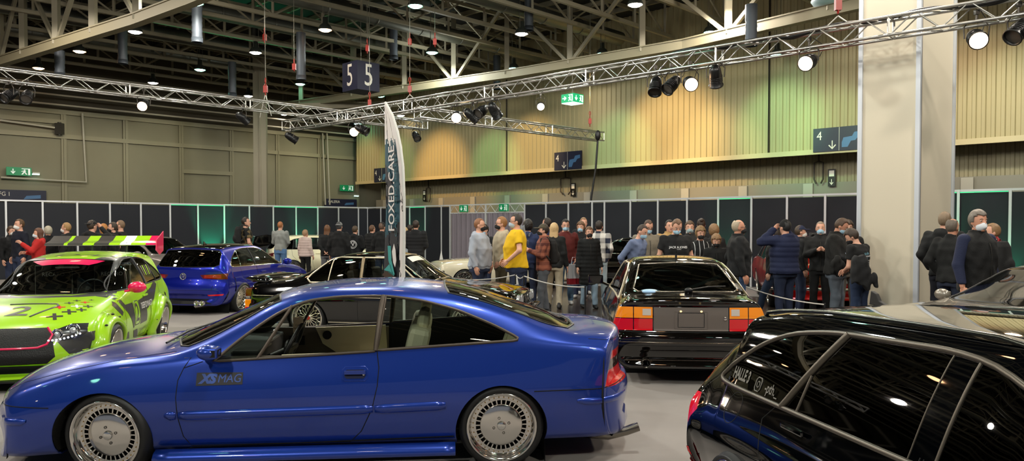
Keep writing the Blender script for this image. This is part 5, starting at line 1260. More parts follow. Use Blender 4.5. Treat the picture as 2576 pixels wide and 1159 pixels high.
    if glasses:
        m = MB()
        for s_ in (-1, 1):
            m.tube([Hi((s_*.034+.024*cos(t), .100, 1.650+.017*sin(t))) for t in np.linspace(0, 2*pi, 14, endpoint=False)], .0022, 5, closed=True); m.tube([Hi((s_*.058, .098, 1.655)), Hi((s_*.082, .0, 1.652))], .002, 5)
        m.tube([Hi((-.010, .101, 1.652)), Hi((.010, .101, 1.652))], .002, 5); m.build('glasses', BLACK, root)
    if hat:
        hk2, hc2 = hat
        def fc(P):
            Q = H(P); x, y, z = Q.T; d = d_ell(Q, (0, -.008, 1.672), (.088, .107, .118 if hk2 == 'beanie' else .112)); d = np.maximum(d, (1.655 if hk2 == 'beanie' else 1.690)-z+y*(.15 if hk2 == 'beanie' else .0))
            if hk2 != 'beanie':
                sg = 1 if hk2 == 'cap' else -1; q = np.maximum(d_ell(Q, (0, sg*.115, 1.695), (.070, .085, .012)), -sg*(y)); d = np.minimum(d, q)
            return d
        c = Hi((0, 0, 1.70)); a, b = grid_mesh(fc, c-np.array([.14, .24, .14]), c+np.array([.14, .24, .14]), .0095); np_obj('cap' if hk2 != 'beanie' else 'beanie', a, b, cloth(hc2), root)
    return root
def backpack(px, py, Y, f, label, col, acc='#333333', s=1):
    p = at(px, py, Y); root = empty('backpack', p, -radians(f), label, 'backpack'); root.scale = (s,)*3
    def fb(P): d = d_loft(P, [(-.24, 0, 0, .12, .06), (-.20, 0, 0, .15, .085), (0, 0, 0, .155, .085), (.15, 0, .01, .14, .075), (.22, 0, .015, .10, .05)]); return smin(d, d_ell(P, (0, -.08, -.10), (.11, .05, .10)), .02)
    a, b = grid_mesh(fb, (-.2, -.18, -.28), (.2, .14, .27), .013); np_obj('bag_body', a, b, cloth(col), root)
    for s_ in (-1, 1):
        m = MB(); m.tube([(s_*.08, .06, .19), (s_*.10, .12, .27), (s_*.10, .24, .24), (s_*.11, .27, .08), (s_*.13, .14, -.08), (s_*.12, .07, -.16)], .014, 6); m.build('strap', cloth(acc), root)
    m = MB(); m.tube([(-.03, .06, .21), (-.02, .05, .25), (.02, .05, .25), (.03, .06, .21)], .007, 6); m.build('handle', cloth(acc), root)
    return root
BLU = '#a9cfe6'; WHT = '#e6e4e0'; BK = '#161618'
A90 = 90
# ---- left group behind the green car
person(28, 569, 18.6, 110, 'person with short brown hair, white mask and black jacket at the far left', ('jacket', '#15161a'), hair=('mid', '#4a3624'), mask=WHT)
person(49, 551, 18.0, -150, 'man with brown hair, white mask and navy jumper at the far left', ('sweat', '#171c33'), hair=('short', '#5a4026'), mask=WHT)
person(97, 574, 17.2, -125, 'woman in a red coat with brown hair and pale mask, hand raised', ('coat', '#b8201c'), legs='#181818', hair=('long', '#5a3622'), mask='#cfe0e8', L='photo', R='front', gender=1)
person(121, 569, 18.0, -50, 'person with white-grey hair seen from behind, black jacket', ('jacket', '#141416'), hair=('mid', '#b5ac98'), gender=1)
person(167, 560, 17.8, -100, 'man with light brown hair and white mask, black hooded jacket, facing left', ('jacket', '#17181a', 1), hair=('short', '#a07c4e'), mask=WHT)
person(231, 554, 16.8, 20, 'man in black adjusting his cap with both hands above the green car', ('hoodie', '#141516'), hair=('short', '#3a2c20'), hat=('back', '#1c1c1e'), L='cap', R='cap', logo=dict(back=1, z=1.30, t=[('KW CLUB', .05, 0, .05, 0, {}), ('v', .06, 0, -.04, 0, {})]))
person(260, 563, 18.6, -70, 'woman with long ginger hair between the men in black', ('jacket', '#1c1a1c'), hair=('long', '#b87a3c'), gender=1)
person(284, 559, 17.8, -110, 'dark-haired man with black mask facing left beside the ginger-haired woman', ('jacket', '#121214'), hair=('short', '#33261a'), mask=BK, yaw=-10)
person(303, 554, 18.4, -100, 'man with cropped fair hair, black mask and black shirt, right end of the left group', ('tshirt', '#101012'), hair=('crop', '#7a6048'), mask=BK)
# ---- by the white hatchback
person(618, 546, 20.5, 60, 'young man in a black and camouflage t-shirt above the blue hatchback', ('tshirt', '#131312'), legs='#1c1c1e', hair=('short', '#2a1e16'), pat=('camo', '#6a5838', 9), L='fold', R='fold', yaw=20)
backpack(598, 590, 20.25, 60, 'dark backpack on the young man in camouflage', '#1a1a1c')
person(705, 557, 23.6, 8, 'man in a grey sweatshirt and blue jeans seen from behind', ('sweat', '#8e908c'), legs='#5a7ca8', hair=('crop', '#a86a3e'), L='fold', R='fold', h=.013)
person(768, 578, 22.8, 20, 'woman in a pale pink puffer jacket and black leggings', ('puffer', '#d8c0b8'), legs='#121212', shoes='#222222', hair=('mid', '#b08a68'), gender=1, yaw=15)
person(823, 566, 21.6, -5, 'woman with long brown hair and black jacket seen from behind', ('jacket', '#17181a'), legs='#6a6a6e', hair=('long', '#6a4428'), gender=1, L='back', R='back')
person(853, 558, 20.2, 8, 'man in a black hooded jacket and grey cap worn backwards', ('jacket', '#121214', 1), hair=('short', '#444444'), hat=('back', '#8c8c8c'), fat=1.12)
person(893, 568, 21.4, 15, 'man in a black hoodie with a round white print on the back', ('hoodie', '#121316'), hair=('short', '#4a3826'), logo=dict(back=1, z=1.22, t=[('V', .16, 0, 0, 0, {'b': .004})], rings=[(0, 0, .115, .009), (0, 0, .085, .006)]), L='fold', R='fold')
person(936, 566, 22.0, 35, 'man in a black puffer jacket left of the man with the black beanie', ('puffer', '#15171a'), hair=('short', '#5a3c26'), L='fold', R='fold')
person(961, 559, 20.4, 20, 'man in a black beanie and dark hooded jacket beside the flag', ('jacket', '#1a1b1c', 1), hair=('short', '#6a5040'), hat=('beanie', '#1a1815'), fat=1.1)
person(1019, 572, 21.6, 0, 'blonde woman in a pale grey hoodie right of the flag', ('hoodie', '#9aa2a8'), hair=('mid', '#b89a68'), gender=1)
person(1031, 565, 23.2, 10, 'dark-haired man half hidden behind the black quilted jacket', ('jacket', '#1b1c20'), hair=('short', '#2c2018'))
person(1046, 554, 19.8, 5, 'man in a black quilted puffer jacket seen from behind, right of the flag', ('puffer', '#1c1c20'), legs='#44444c', hair=('short', '#2e2018'), L='fold', R='fold')
# ---- middle group
person(1206, 549, 14.2, 110, 'heavy man in a pale grey hoodie with black mask and glasses', ('hoodie', '#a3a9b6'), legs='#26324e', hair=('crop', '#8a5a38'), mask=BK, glasses=True, fat=1.28, L='down', R='down', yaw=-10, logo=dict(z=1.30, t=[('HOONIGAN', .02, .07, 0, 0, {})]))
person(1219, 564, 16.2, -140, 'man with black cap and blue mask behind the grey hoodie', ('jacket', '#15151a'), hair=('short', '#2c2018'), hat=('cap', '#1a1a1c'), mask=BLU)
person(1262, 545, 14.6, -100, 'man with ginger hair, glasses and black mask in a beige hoodie', ('hoodie', '#b5a78e'), legs='#4c4630', hair=('short', '#96683c'), mask=BK, glasses=True, L='pocket', R='pocket', fat=1.08)
person(1299, 538, 13.6, -95, 'tall dark-haired man in a bright yellow t-shirt with glasses', ('tshirt', '#e3b40c'), legs='#1e2740', hair=('short', '#2e2622'), mask='#b4c4d0', glasses=True, L='hip', R='hip', fat=1.30, shoes='#2a2a2a')
person(1328, 553, 15.6, 10, 'black-haired man in a navy top behind the yellow t-shirt', ('hoodie', '#202c50'), hair=('curly', '#1c1614'))
person(1368, 563, 14.4, -92, 'man in a camouflage cap and brown plaid shirt photographing with his phone', ('jacket', '#5c2c26'), legs='#55585e', shoes='#2c2c2e', hair=('short', '#2e221a'), hat=('cap', '#4c4434'), mask=BK, L='phone', R='phone', pat=('plaid', '#9a5a44', 16), step=.25)
backpack(1392, 632, 14.35, -92, 'black backpack on the man in the brown plaid shirt', '#1a1716', s=1.0)
person(1376, 548, 17.3, -60, 'man in navy hoodie with dark hair behind the camouflage cap', ('hoodie', '#1a2344'), hair=('short', '#2c2018'))
person(1394, 561, 15.3, 10, 'woman with long blonde hair, black jacket and cream trousers', ('jacket', '#1a1c1c'), legs='#b4a890', shoes='#1c1c1c', hair=('long', '#c8a878'), gender=1, step=.2)
person(1422, 551, 16.2, 175, 'man in a maroon hoodie and blue jeans with a blue mask', ('hoodie', '#5e1c18'), legs='#5e7e9c', hair=('short', '#221a16'), mask=BLU, L='pocket', R='pocket', nod=12, fat=1.05)
person(1461, 558, 17.6, -160, 'curly-haired man with blue mask and black jacket left of the woman in the long coat', ('jacket', '#151517'), hair=('curly', '#6a4c32'), mask=BLU)
person(1468, 547, 18.6, 170, 'light-haired tall man at the back behind the curly-haired man', ('jacket', '#1a1a20'), hair=('short', '#8a6a4a'))
person(1482, 570, 15.4, 172, 'woman in a long black quilted coat with black mask', ('coat', '#111213', 1), legs='#9cb4c8', shoes='#161616', hair=('bun', '#6a4a30'), mask=BK, gender=1, step=.3)
person(1507, 555, 17.0, 20, 'man in a navy and white checked shirt and pale jeans seen from behind', ('jacket', '#1b2236'), legs='#a3b4bc', hair=('short', '#2e241e'), pat=('plaid', '#d8d4cc', 9), R='pocket', L='pocket')
# ---- behind the black coupe
person(1596, 563, 13.2, 130, 'young man in a blue-grey long-sleeved shirt leaning forward, hands behind his back', ('sweat', '#6b7898'), legs='#2c3246', hair=('crop', '#3a2a20'), mask=BLU, L='back', R='back', nod=26, lean=.18)
person(1628, 552, 13.8, 168, 'man with glasses and blue mask in a khaki grey zip jacket', ('jacket', '#857c6c', 1), hair=('crop', '#4a3222'), mask=BLU, glasses=True, nod=22)
person(1684, 553, 15.2, 172, 'dark-haired man in a tan jacket behind the black sweatshirt', ('jacket', '#b08c58'), hair=('short', '#241a14'))
person(1700, 549, 12.75, 176, 'man in a black sweatshirt with white lettering looking down at the coupe', ('tshirt', '#0f1014'), hair=('short', '#6a4c34'), mask=BLU, nod=28, fat=1.12, skin=0, logo=dict(z=1.30, t=[('JACK & JONES', .048, 0, 0, 0, {'b': .001}), ('ORIGINALS', .016, 0, -.036, 0, {})]))
person(1735, 556, 14.6, -170, 'brown-haired man with grey mask right of the black sweatshirt', ('jacket', '#2c2a28'), hair=('mid', '#5a4430'), mask='#9fb4b8')
person(1764, 550, 16.4, 10, 'person with a dark hair bun at the back of the group', ('jacket', '#222022'), hair=('bun', '#33241a'), gender=1)
person(1761, 570, 13.8, 175, 'boy with curly fair hair and black mask in a striped black top', ('sweat', '#131316'), hair=('curly', '#8a6c48'), mask=BK, nod=10, pat=('stripe', '#c8c8c8', 22), L='fold', R='fold')
person(1796, 566, 15.4, 0, 'person with fluffy light brown hair at the back of the group', ('jacket', '#1c1a1a'), hair=('fluffy', '#8a6a48'), gender=1)
person(1801, 589, 13.1, -172, 'short woman with blond-brown hair and black mask in a black jacket', ('jacket', '#0f0f10'), hair=('curly', '#8a6a48'), mask=BK, gender=1, nod=20)
person(1857, 552, 12.2, 95, 'older man with white hair, glasses and black mask in a black jacket', ('jacket', '#15171b'), legs='#3c5274', hair=('thin', '#b4a48c'), mask=BK, glasses=True, fat=1.18, L='pocket', R='down', skin=1)
# ---- by the red car
person(1976, 553, 13.0, -25, 'man in a navy padded jacket and black beanie, hand to his ear', ('puffer', '#182142'), legs='#1d2740', shoes='#1a1a1c', hair=('short', '#222222'), hat=('beanie', '#111111'), L='cap', R='cap', fat=1.22)
person(2013, 567, 14.4, 100, 'man with a navy and red cap behind the navy padded jacket', ('jacket', '#26282c'), hair=('short', '#4a3a2c'), hat=('cap', '#1c2440'), mask=WHT)
person(1948, 575, 13.8, -60, 'person in black jacket and jeans walking behind the navy padded jacket', ('jacket', '#131416'), legs='#26344c', shoes='#8a7468', step=.9, hair=('short', '#2c2018'))
person(2064, 557, 13.9, -160, 'man with grey hair and blue mask holding a camera up', ('jacket', '#161616'), legs='#121214', hair=('crop', '#8a7a68'), mask=BLU, L='phone', R='phone')
person(2104, 546, 12.5, 120, 'man in a dark bomber jacket and grey jeans looking at his phone', ('jacket', '#1d1b18'), legs='#58606a', hair=('short', '#4c3626'), mask=BLU, L='hold', R='hold', nod=32, fat=1.15, skin=1, step=.15)
person(2132, 555, 13.05, -170, 'curly dark-haired person in a black top with a round white emblem', ('tshirt', '#121214'), legs='#6a655e', hair=('curly', '#3a2a1e'), logo=dict(z=1.30, t=[('W', .05, 0, 0, 0, {})], rings=[(0, 0, .045, .004)]))
person(2166, 572, 11.5, -34, 'young man in a black t-shirt with tour print on the back, head bowed', ('tshirt', '#0e0f12'), legs='#1f2f4c', hair=('mid', '#3a2c22'), mask=BK, L='hold', R='hold', nod=35, yaw=-28, lean=.12, skin=0, logo=dict(back=1, z=1.22, t=[('Volks', .06, .0, .13, 1, {'sh': .3, 'rot': 8}), ('STILLGESTANDEN', .034, 0, .085, 0, {'b': .001, 'rot': 4}), ('EST', .03, .0, .05, 1, {}), ('XS CAR NIGHT', .022, .02, .02, 0, {})]+[('DATES AND TOWNS', .017, .03, -.01-k*.02, 0, {}) for k in range(9)]))
# ---- in front of the large column
person(2377, 533, 11.6, 50, 'tall man with light brown hair and dark hooded jacket at the column', ('jacket', '#17191b', 1), legs='#15192a', hair=('short', '#84705a'), L='pocket', R='pocket')
person(2396, 549, 10.9, 60, 'balding grey-haired man in a dark jacket with red collar trim', ('jacket', '#1b1c1c'), legs='#1c2438', hair=('thin', '#6a5f54'), skin=1, L='pocket', R='pocket')
person(2460, 529, 9.2, 160, 'grey-haired man with white mask in a black vest over navy sleeves', ('vest', '#0f0f11'), legs='#232a40', hair=('mid', '#6e655c'), mask='#dfe2e8', L='down', R='down', yaw=12, skin=1, fat=1.08)
person(2497, 562, 10.4, -35, 'man with short fair hair, white mask and black jacket behind the black vest', ('jacket', '#141416', 1), hair=('short', '#8a6a48'), mask=WHT, yaw=-40)
backpack(2524, 648, 10.1, -35, 'black and red backpack at the right edge', '#19191b', '#8a1c22')
# =====================================================  HALL  =====================================================
def st(o): o['kind'] = 'structure'; return o
Av = Vector((-.716, .698, 0)); Bv = Vector((.698, .716, 0)); Zv = Vector((0, 0, 1))
FLO = mat('hall_floor_dark', '#3c322c', .25, noise=.15, nscale=1.5, bump=.05, bscale=8)
fm = MB(); fm.box((0, 18, -.1), (110, 90, .2)); st(fm.build('floor', FLO))
CARP = mat('grey_carpet', '#8d8783', .75, noise=.06, nscale=6, bump=.12, bscale=350, spec=.3)
def carpet(pts, label):
    m = MB(); m.prism([(x, y, .002) for x, y in pts], (0, 0, .012)); o = m.build('carpet', CARP); tag(o, label, 'carpet', None); o['kind'] = 'structure'; o.name = 'floor_carpet'; return o
n0 = Vector((1.1, 13.1, 0)); q0 = n0-Av*20; q1 = n0+Av*16.6
carpet([(q0.x, q0.y), (q1.x, q1.y), (-21, 22), (-24, 10), (-24, -16), (30, -16), (30, q0.y)][:7], 'grey')
n1 = Vector((5.9, 17.7, 0)); r0 = n1-Av*9; r1 = n1+Av*14; e0 = r0+Bv*5; e1 = r1+Bv*5
carpet([(r0.x, r0.y), (e0.x, e0.y), (e1.x, e1.y), (r1.x, r1.y)], 'grey')
# ---- partition walls
C0 = Vector((-6.34, 33.2, 0)); DR = Vector((.716, -.698, 0)); DL = Vector((-.698, -.716, 0))
PNL = mat('black_partition_board', '#22242a', .75, noise=.08, nscale=3, spec=.3); POST = mat('white_aluminium_post', '#d6d8da', .35, .3)
GRN = mat('green_led_strip', '#20d890', .5, emit='#18d88c', estr=.9)
def panel(P, D, w, group, label, green=False):
    N = Vector((-D.y, D.x, 0)); N = N if N.dot(-P) > 0 else -N; ang = math.atan2(D.y, D.x)
    r = empty('partition_panel', P, ang, label, 'partition panel', group); s = 1 if N.dot(Vector((-sin(ang), cos(ang), 0))) > 0 else -1
    m = MB(); m.box((w/2, 0, 1.22), (w-.06, .03, 2.40)); m.build('board', PNL, r)
    m = MB(); m.box((0, s*.01, 1.25), (.055, .055, 2.5)); m.build('post', POST, r)
    m = MB(); m.box((w/2, s*.01, 2.475), (w-.055, .04, .05)); m.build('top_rail', POST, r)
    if green: m = MB(); m.box((w/2, s*.035, 2.435), (w-.07, .012, .018)); m.build('led_strip', GRN, r)
    return r
gl = {6, 7}
for k in range(-1, 15):
    t = k+.5 if k >= 0 else 0; w = .5 if k < 0 else 1
    P = C0+DL*((k+.5) if k >= 0 else 0); 
    panel(P, DL, w, 'black partition panels of the left run', 'black partition panel with white posts in the left-hand run of the stand wall', k in (2, 3, 6, 7))
ts = [0, 1, 2, 3, 4, 5]+[9.5, 10.5, 11.5, 12.5, 13]+list(range(14, 30)); ts2 = [1, 2, 3, 4, 5, 5.5]+[10.5, 11.5, 12.5, 13, 14]+list(range(15, 31))
for a, b in zip(ts, ts2): panel(C0+DR*a, DR, b-a, 'black partition panels of the right run', 'black partition panel with white posts in the right-hand run of the stand wall', a in (3, 17, 22, 23))
# ---- curtained doorways
CUR = mat('grey_curtain', '#837b84', .8)
SGN = mat('exit_green', '#0e7a4a', .4, emit='#0f7c4c', estr=.35); SGW = mat('exit_white', '#f0f4f0', .5, emit='#e8f4ec', estr=.35)
def exit_face(mb, o, U, V, w, h, arrow='down', mi=1, flip=False):
    """white pictogram: arrow and running figure on a sign of width w"""
    o = Vector(o); U = Vector(U); V = Vector(V); N = U.cross(V).normalized()
    def pg(pts): mb.add([o+U*(x*w)+V*(y*h)+N*.004 for x, y in pts], [tuple(range(len(pts)))], mi)
    a = -.24; c = .0
    R = {'down': 0, 'right': pi/2}[arrow]
    def rp(pts): return [(a+(x*cos(R)-y*sin(R))*h/w, y*cos(R)+x*sin(R)) for x, y in pts]
    pg(rp([(-.05, .30), (-.05, -.18), (.05, -.18), (.05, .30)])); pg(rp([(-.25, -.02), (0, -.33), (0, -.18), (-.18, .06)])); pg(rp([(.25, -.02), (.18, .06), (0, -.18), (0, -.33)]))
    pg([(.10, .38), (.44, .38), (.44, .30), (.10, .30)]); pg([(.36, .38), (.44, .38), (.44, -.40), (.36, -.40)])
    pg([(.19, .24), (.25, .24), (.25, .13), (.19, .13)]); pg([(.17, .12), (.27, .10), (.25, -.12), (.16, -.10)]); pg([(.16, -.08), (.21, -.10), (.15, -.36), (.08, -.36)]); pg([(.21, -.10), (.26, -.12), (.33, -.34), (.27, -.36)]); pg([(.10, .06), (.16, .10), (.16, .02), (.08, -.04)])
def exit_sign(name, P, U, w, h, arrow, label, thick=.05, mats=(SGN, SGW)):
    U = Vector(U).normalized(); r = empty(name, P, 0, label, 'exit sign'); m = MB(); N = U.cross(Zv)
    m.box((0, 0, 0), (w, thick, h), 0, rz=math.atan2(U.y, U.x)); exit_face(m, N*(thick/2), U, Zv, w, h, arrow); m.build('sign_box', list(mats), r); return r
for i, (a, b) in enumerate(((5.5, 7.5), (7.5, 9.5))):
    P = C0+DR*a; ang = math.atan2(DR.y, DR.x); W = b-a
    r = empty('curtain_doorway', P, ang, ['left grey curtained doorway under a lattice header, between the black panels', 'right grey curtained doorway under a lattice header, behind the yellow t-shirt'][i], 'curtain doorway')
    m = MB(); m.box((0, 0, 1.25), (.055, .055, 2.5)); 
    if i: m.box((W, 0, 1.25), (.055, .055, 2.5))
    m.box((W/2, 0, 2.475), (W, .04, .05)); m.box((W/2, 0, 2.17), (W, .04, .04))
    m.build('door_frame', POST, r)
    m = MB()
    for k in range(8): m.bar((W*k/8, 0, 2.19 if k % 2 == 0 else 2.45), (W*(k+1)/8, 0, 2.45 if k % 2 == 0 else 2.19), .018)
    m.build('lattice_header', POST, r)
    m = MB(); n = 120; vs = []
    for k in range(n+1):
        x = .05+(W-.1)*k/n; y = .03*sin(k*1.1)+.018*sin(k*.37+1)
        for z in (.03, 1.1, 2.16): vs.append((x, y*(1.15 if z < 1 else 1), z))
    m.add(vs, [(3*k+j, 3*k+3+j, 3*k+4+j, 3*k+1+j) for k in range(n) for j in (0, 1)], 0, True); m.build('curtain', CUR, r)
    exit_sign('exit_sign', C0+DR*(a+(.85 if i == 0 else 1.0))+Vector((-.698, -.716, 0))*.06+Zv*2.34, DR, .44, .26, 'down', ['green exit sign above the left curtained doorway', 'green exit sign above the right curtained doorway'][i])
# ---- hall walls
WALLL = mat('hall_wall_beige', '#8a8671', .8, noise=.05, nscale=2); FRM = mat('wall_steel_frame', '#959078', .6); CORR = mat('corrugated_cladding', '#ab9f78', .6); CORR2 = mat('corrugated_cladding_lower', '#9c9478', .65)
W0 = Vector((-9.4, 46, 0)); WD = Vector((-.698, -.716, 0)); WN = Vector((.716, -.698, 0))
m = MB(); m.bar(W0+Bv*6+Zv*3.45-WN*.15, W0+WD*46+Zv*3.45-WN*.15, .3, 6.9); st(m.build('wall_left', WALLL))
m = MB(); m.bar(W0+Bv*6+Zv*8.65-WN*.4, W0+WD*46+Zv*8.65-WN*.4, .3, 3.5); st(m.build('wall_left_upper', mat('upper_wall_dim', '#4c4638', .8)))  # same wall continued; the dimness of the upper hall is put into its colour
for k in range(0, 17):
    m = MB(); P = W0+WD*(2.65*k); m.box(P+WN*.02+Zv*3.45, (.22, .16, 6.9), rz=math.atan2(WD.y, WD.x)); m.box(P+WN*.10+Zv*3.45, (.04, .10, 6.9), rz=math.atan2(WD.y, WD.x)); o = st(m.build('trim_post', FRM))
for z, a, b in ((5.75, 0, 44), (6.85, 0, 44), (4.45, 2.65*3, 2.65*4), (3.0, 2.65*7, 44), (6.4, 2.65*6, 44)):
    m = MB(); m.bar(W0+WD*a+WN*.08+Zv*z, W0+WD*b+WN*.08+Zv*z, .14, .20); st(m.build('trim_rail', FRM))
for i, (z, d) in enumerate(((7.1, .6), (7.5, .8), (7.9, 1.1), (8.4, 1.3), (8.9, 1.6))):
    m = MB(); m.tube([W0+WD*0+WN*d+Zv*z, W0+WD*44+WN*d+Zv*z], .045, 6); tag(m.build('ceiling_pipe', mat('pipe_grey', '#b9b4a4', .45)), 'long grey pipe running along the top of the left hall wall', 'pipe', 'pipes along the left hall wall')
# corrugated gallery box on the right
B0 = Vector((-9.24, 45, 0)); BD = Vector((.722, -.692, 0)); BN = Vector((-.692, -.722, 0))
def corrugated(name, O, D, N, L, z0, z1, per, dep, material, depth_back=.0):
    vs = []; n = int(L/per)
    for k in range(n):
        for u, d in ((0, 0), (.36, 0), (.46, -dep), (.90, -dep)):
            p = O+D*((k+u)*per)+N*d; vs += [(p.x, p.y, z0), (p.x, p.y, z1)]
    q = len(vs)//2; m = MB(); m.add(vs, [(2*i, 2*i+2, 2*i+3, 2*i+1) for i in range(q-1)], 0, False)
    a = O-N*.35; m.add([O+Zv*z0, O+Zv*z1, a+Zv*z1, a+Zv*z0], [(0, 1, 2, 3)]); b = O+D*(n*per); m.add([O+Zv*z0, b+Zv*z0, b-N*2+Zv*z0, O-N*2+Zv*z0], [(0, 1, 2, 3)])
    return st(m.build(name, material))
corrugated('wall_right', B0, BD, BN, 46, 4.30, 10.35, .25, .04, CORR)
m = MB(); m.bar(B0+BN*.03+Zv*4.22, B0+BD*46+BN*.03+Zv*4.22, .12, .17); st(m.build('trim_lower_edge', mat('edge_beige', '#c2b48c', .5)))
for s_ in (2.85, 12.45, 25.6, 36):
    m = MB(); P = B0+BD*s_; m.bar(P+BN*.01+Zv*4.2, P+BN*.01+Zv*10.3, .05, .05, up=(1, 0, 0)); st(m.build('trim_joint', mat('joint_dark', '#2a2014', .8)))
corrugated('wall_right_lower', B0-BN*1.4+BD*.5, BD, BN, 46, 3.25, 4.35, .25, .04, CORR2)
m = MB(); a = B0-BN*1.5; m.bar(a+Zv*1.6, a+BD*46+Zv*1.6, .2, 3.3); st(m.build('wall_right_base', mat('grey_base_wall', '#8f8c80', .7)))
for k in range(18):
    m = MB(); p = B0-BN*1.36+BD*(1+2.55*k); m.box(p+Zv*1.62, (.35, .12, 3.2), rz=math.atan2(BD.y, BD.x)); st(m.build('trim_pilaster', mat('pilaster_grey', '#b5b2a6', .6)))
# ceiling
DECK = mat('ceiling_deck', '#2c2c2a', .9)
m = MB(); m.box((0, 16, 10.5), (120, 100, .3)); st(m.build('ceiling', DECK))
STL = mat('roof_steel', '#8c8570', .6); STD = mat('roof_steel_grey', '#77746a', .6)
def uv(u, v, z): p = Bv*u+Av*v; return Vector((p.x, p.y, z))
for u in np.arange(-8, 25.5, 1.3):
    m = MB(); m.bar(uv(u, -6, 10.2), uv(u, 38.4, 10.2), .09, .18); tag(m.build('roof_purlin', STL), 'beige steel roof purlin under the dark hall ceiling', 'purlin', 'purlins of the hall roof')
def girder(v, u0, u1, zt=9.95, zb=8.75, step=1.9):
    r = empty('roof_girder', uv(u0, v, zb), 0, 'beige lattice girder crossing under the dark roof deck', 'girder', 'lattice girders of the hall roof'); O = uv(u0, v, zb)
    m = MB(); n = int((u1-u0)/step)
    for z in (zt, zb): m.bar(uv(u0, v, z)-O, uv(u1, v, z)-O, .12, .12)
    m.build('chord', STL, r); m = MB(); m.bar((0, 0, 0), (0, 0, zt-zb), .075, .075); up = m.build('upright', STL, r)
    for k in range(1, n+1): q = up.copy(); COL.objects.link(q); q.parent = r; q.location = uv(u0+k*step, v, zb)-O
    m = MB()
    for k in range(n):
        m.bar(uv(u0+k*step, v, zb if k % 2 else zt)-O, uv(u0+(k+1)*step, v, zt if k % 2 else zb)-O, .05, .05)
    m.build('diagonal', STL, r); return r
for v in (6, 10, 13.2, 15.6, 17, 19.3, 21.2, 23.6, 25, 27.2, 29, 31.4, 32.8, 35, 36.8): girder(v, -12, 24.7)
DUCT = mat('galvanised_duct', '#6e6f68', .38, .7, noise=.1, nscale=1)
for v, z in ((18.0, 9.1), (22.4, 9.1), (26.0, 9.15), (30.2, 9.1), (33.6, 9.1)):
    m = MB(); m.tube([uv(-12, v, z), uv(24.6, v, z)], .27, 20)
    for u in np.arange(-10, 24, 2.0): m.lathe([(.272, -.02), (.288, -.015), (.288, .015), (.272, .02)], 20, 0, Matrix.Translation(uv(u, v, z))@Bv.to_track_quat('Z', 'Y').to_matrix().to_4x4())
    tag(m.build('air_duct', DUCT), 'large round galvanised air duct running below the roof girders', 'air duct', 'ducts below the roof')
def drop(px, y0, y1, Y, w=.16):
    Y *= .86
    a = at(px, y0, Y); b = at(px, y1, Y); m = MB(); n = max(3, int((a.z-b.z)/.16)); pr = []
    for k in range(n): z = b.z+(a.z-b.z)*k/n; pr += [(w*.92, z), (w, z+.05)]
    m.lathe(pr+[(w, a.z+.3)], 16, 0, Matrix.Translation((a.x, a.y, 0))); m.lathe([(w*1.05, b.z-.12), (w*1.05, b.z+.02), (w*.8, b.z-.1)], 16, 0, Matrix.Translation((a.x, a.y, 0)))
    tag(m.build('duct_outlet', mat('flexible_duct', '#4a5058', .55, .3)), 'vertical ribbed duct outlet hanging from an air duct', 'duct outlet', 'ribbed duct outlets')
for a in ((495, 15, 97, 27), (308, 90, 152, 31), (757, 105, 192, 30), (584, 175, 235, 36), (990, 55, 142, 34), (1330, -10, 68, 30), (1250, 158, 218, 38), (1890, 40, 105, 24), (150, 150, 185, 30)): drop(*a)
# primary trusses
def primary(pts, post_px, label, Hh=5.0):
    r = empty('main_roof_truss', pts[0], 0, label, 'roof truss'); O = pts[0]; m = MB()
    for a, b in zip(pts[:-1], pts[1:]): m.bar(a-O, b-O, .18, .25)
    for a, b in zip(pts[:-1], pts[1:]): m.bar(a-O+Zv*.14, b-O+Zv*.14, .26, .04); m.bar(a-O-Zv*.14, b-O-Zv*.14, .26, .04)
    m.build('bottom_chord', mat('chord_beige', '#857d64', .6), r); posts = []
    def pos(px):
        # where the chord passes the viewing direction px
        for a, b in zip(pts[:-1], pts[1:]):
            rx = (px-CXP)/FPX; d = b-a; den = d.x-rx*d.y
            t = (rx*a.y-a.x)/den
            if 0 <= t <= 1: return a+d*t
        return None
    P = [p for p in (pos(x) for x in post_px) if p is not None]
    for p in P: U = MB(); U.bar(p-O, p-O+Zv*Hh, .18, .18); U.build('upright', mat('upright_beige', '#8a8470', .6), r)
    for i in range(len(P)-1):
        a, b = (P[i], P[i+1]+Zv*Hh) if i % 2 else (P[i+1], P[i]+Zv*Hh); D = MB(); D.bar(a-O, b-O, .11, .11); D.build('diagonal', MATS['upright_beige'], r)
    return r
R0 = at(690, 270, 36.5); R1 = at(2200, 0, 19.1); R2 = R1+(R1-R0).normalized()*8; R2.z = R1.z
primary([R0, at(1290, 185, 28.4), at(1720, 112, 23.8), R1, R2], (760, 890, 1019, 1142, 1275, 1432, 1613, 1828, 2080), 'long beige roof truss chord rising to the right above the corrugated wall', 2.75)
primary([at(-120, 182, 27.2), at(0, 155, 26.3), at(340, 50, 21), at(480, -2, 19.1), at(620, -60, 17.2)], (-60, 8, 67, 150, 242, 352), 'beige roof truss chord at the upper left', 2.75)
m = MB(); m.bar(at(735, 268, 34.5), at(1010, 262, 34.5), .2, .26); tag(m.build('roof_tie_beam', STL), 'short beige tie beam above the far hall corner', 'beam')
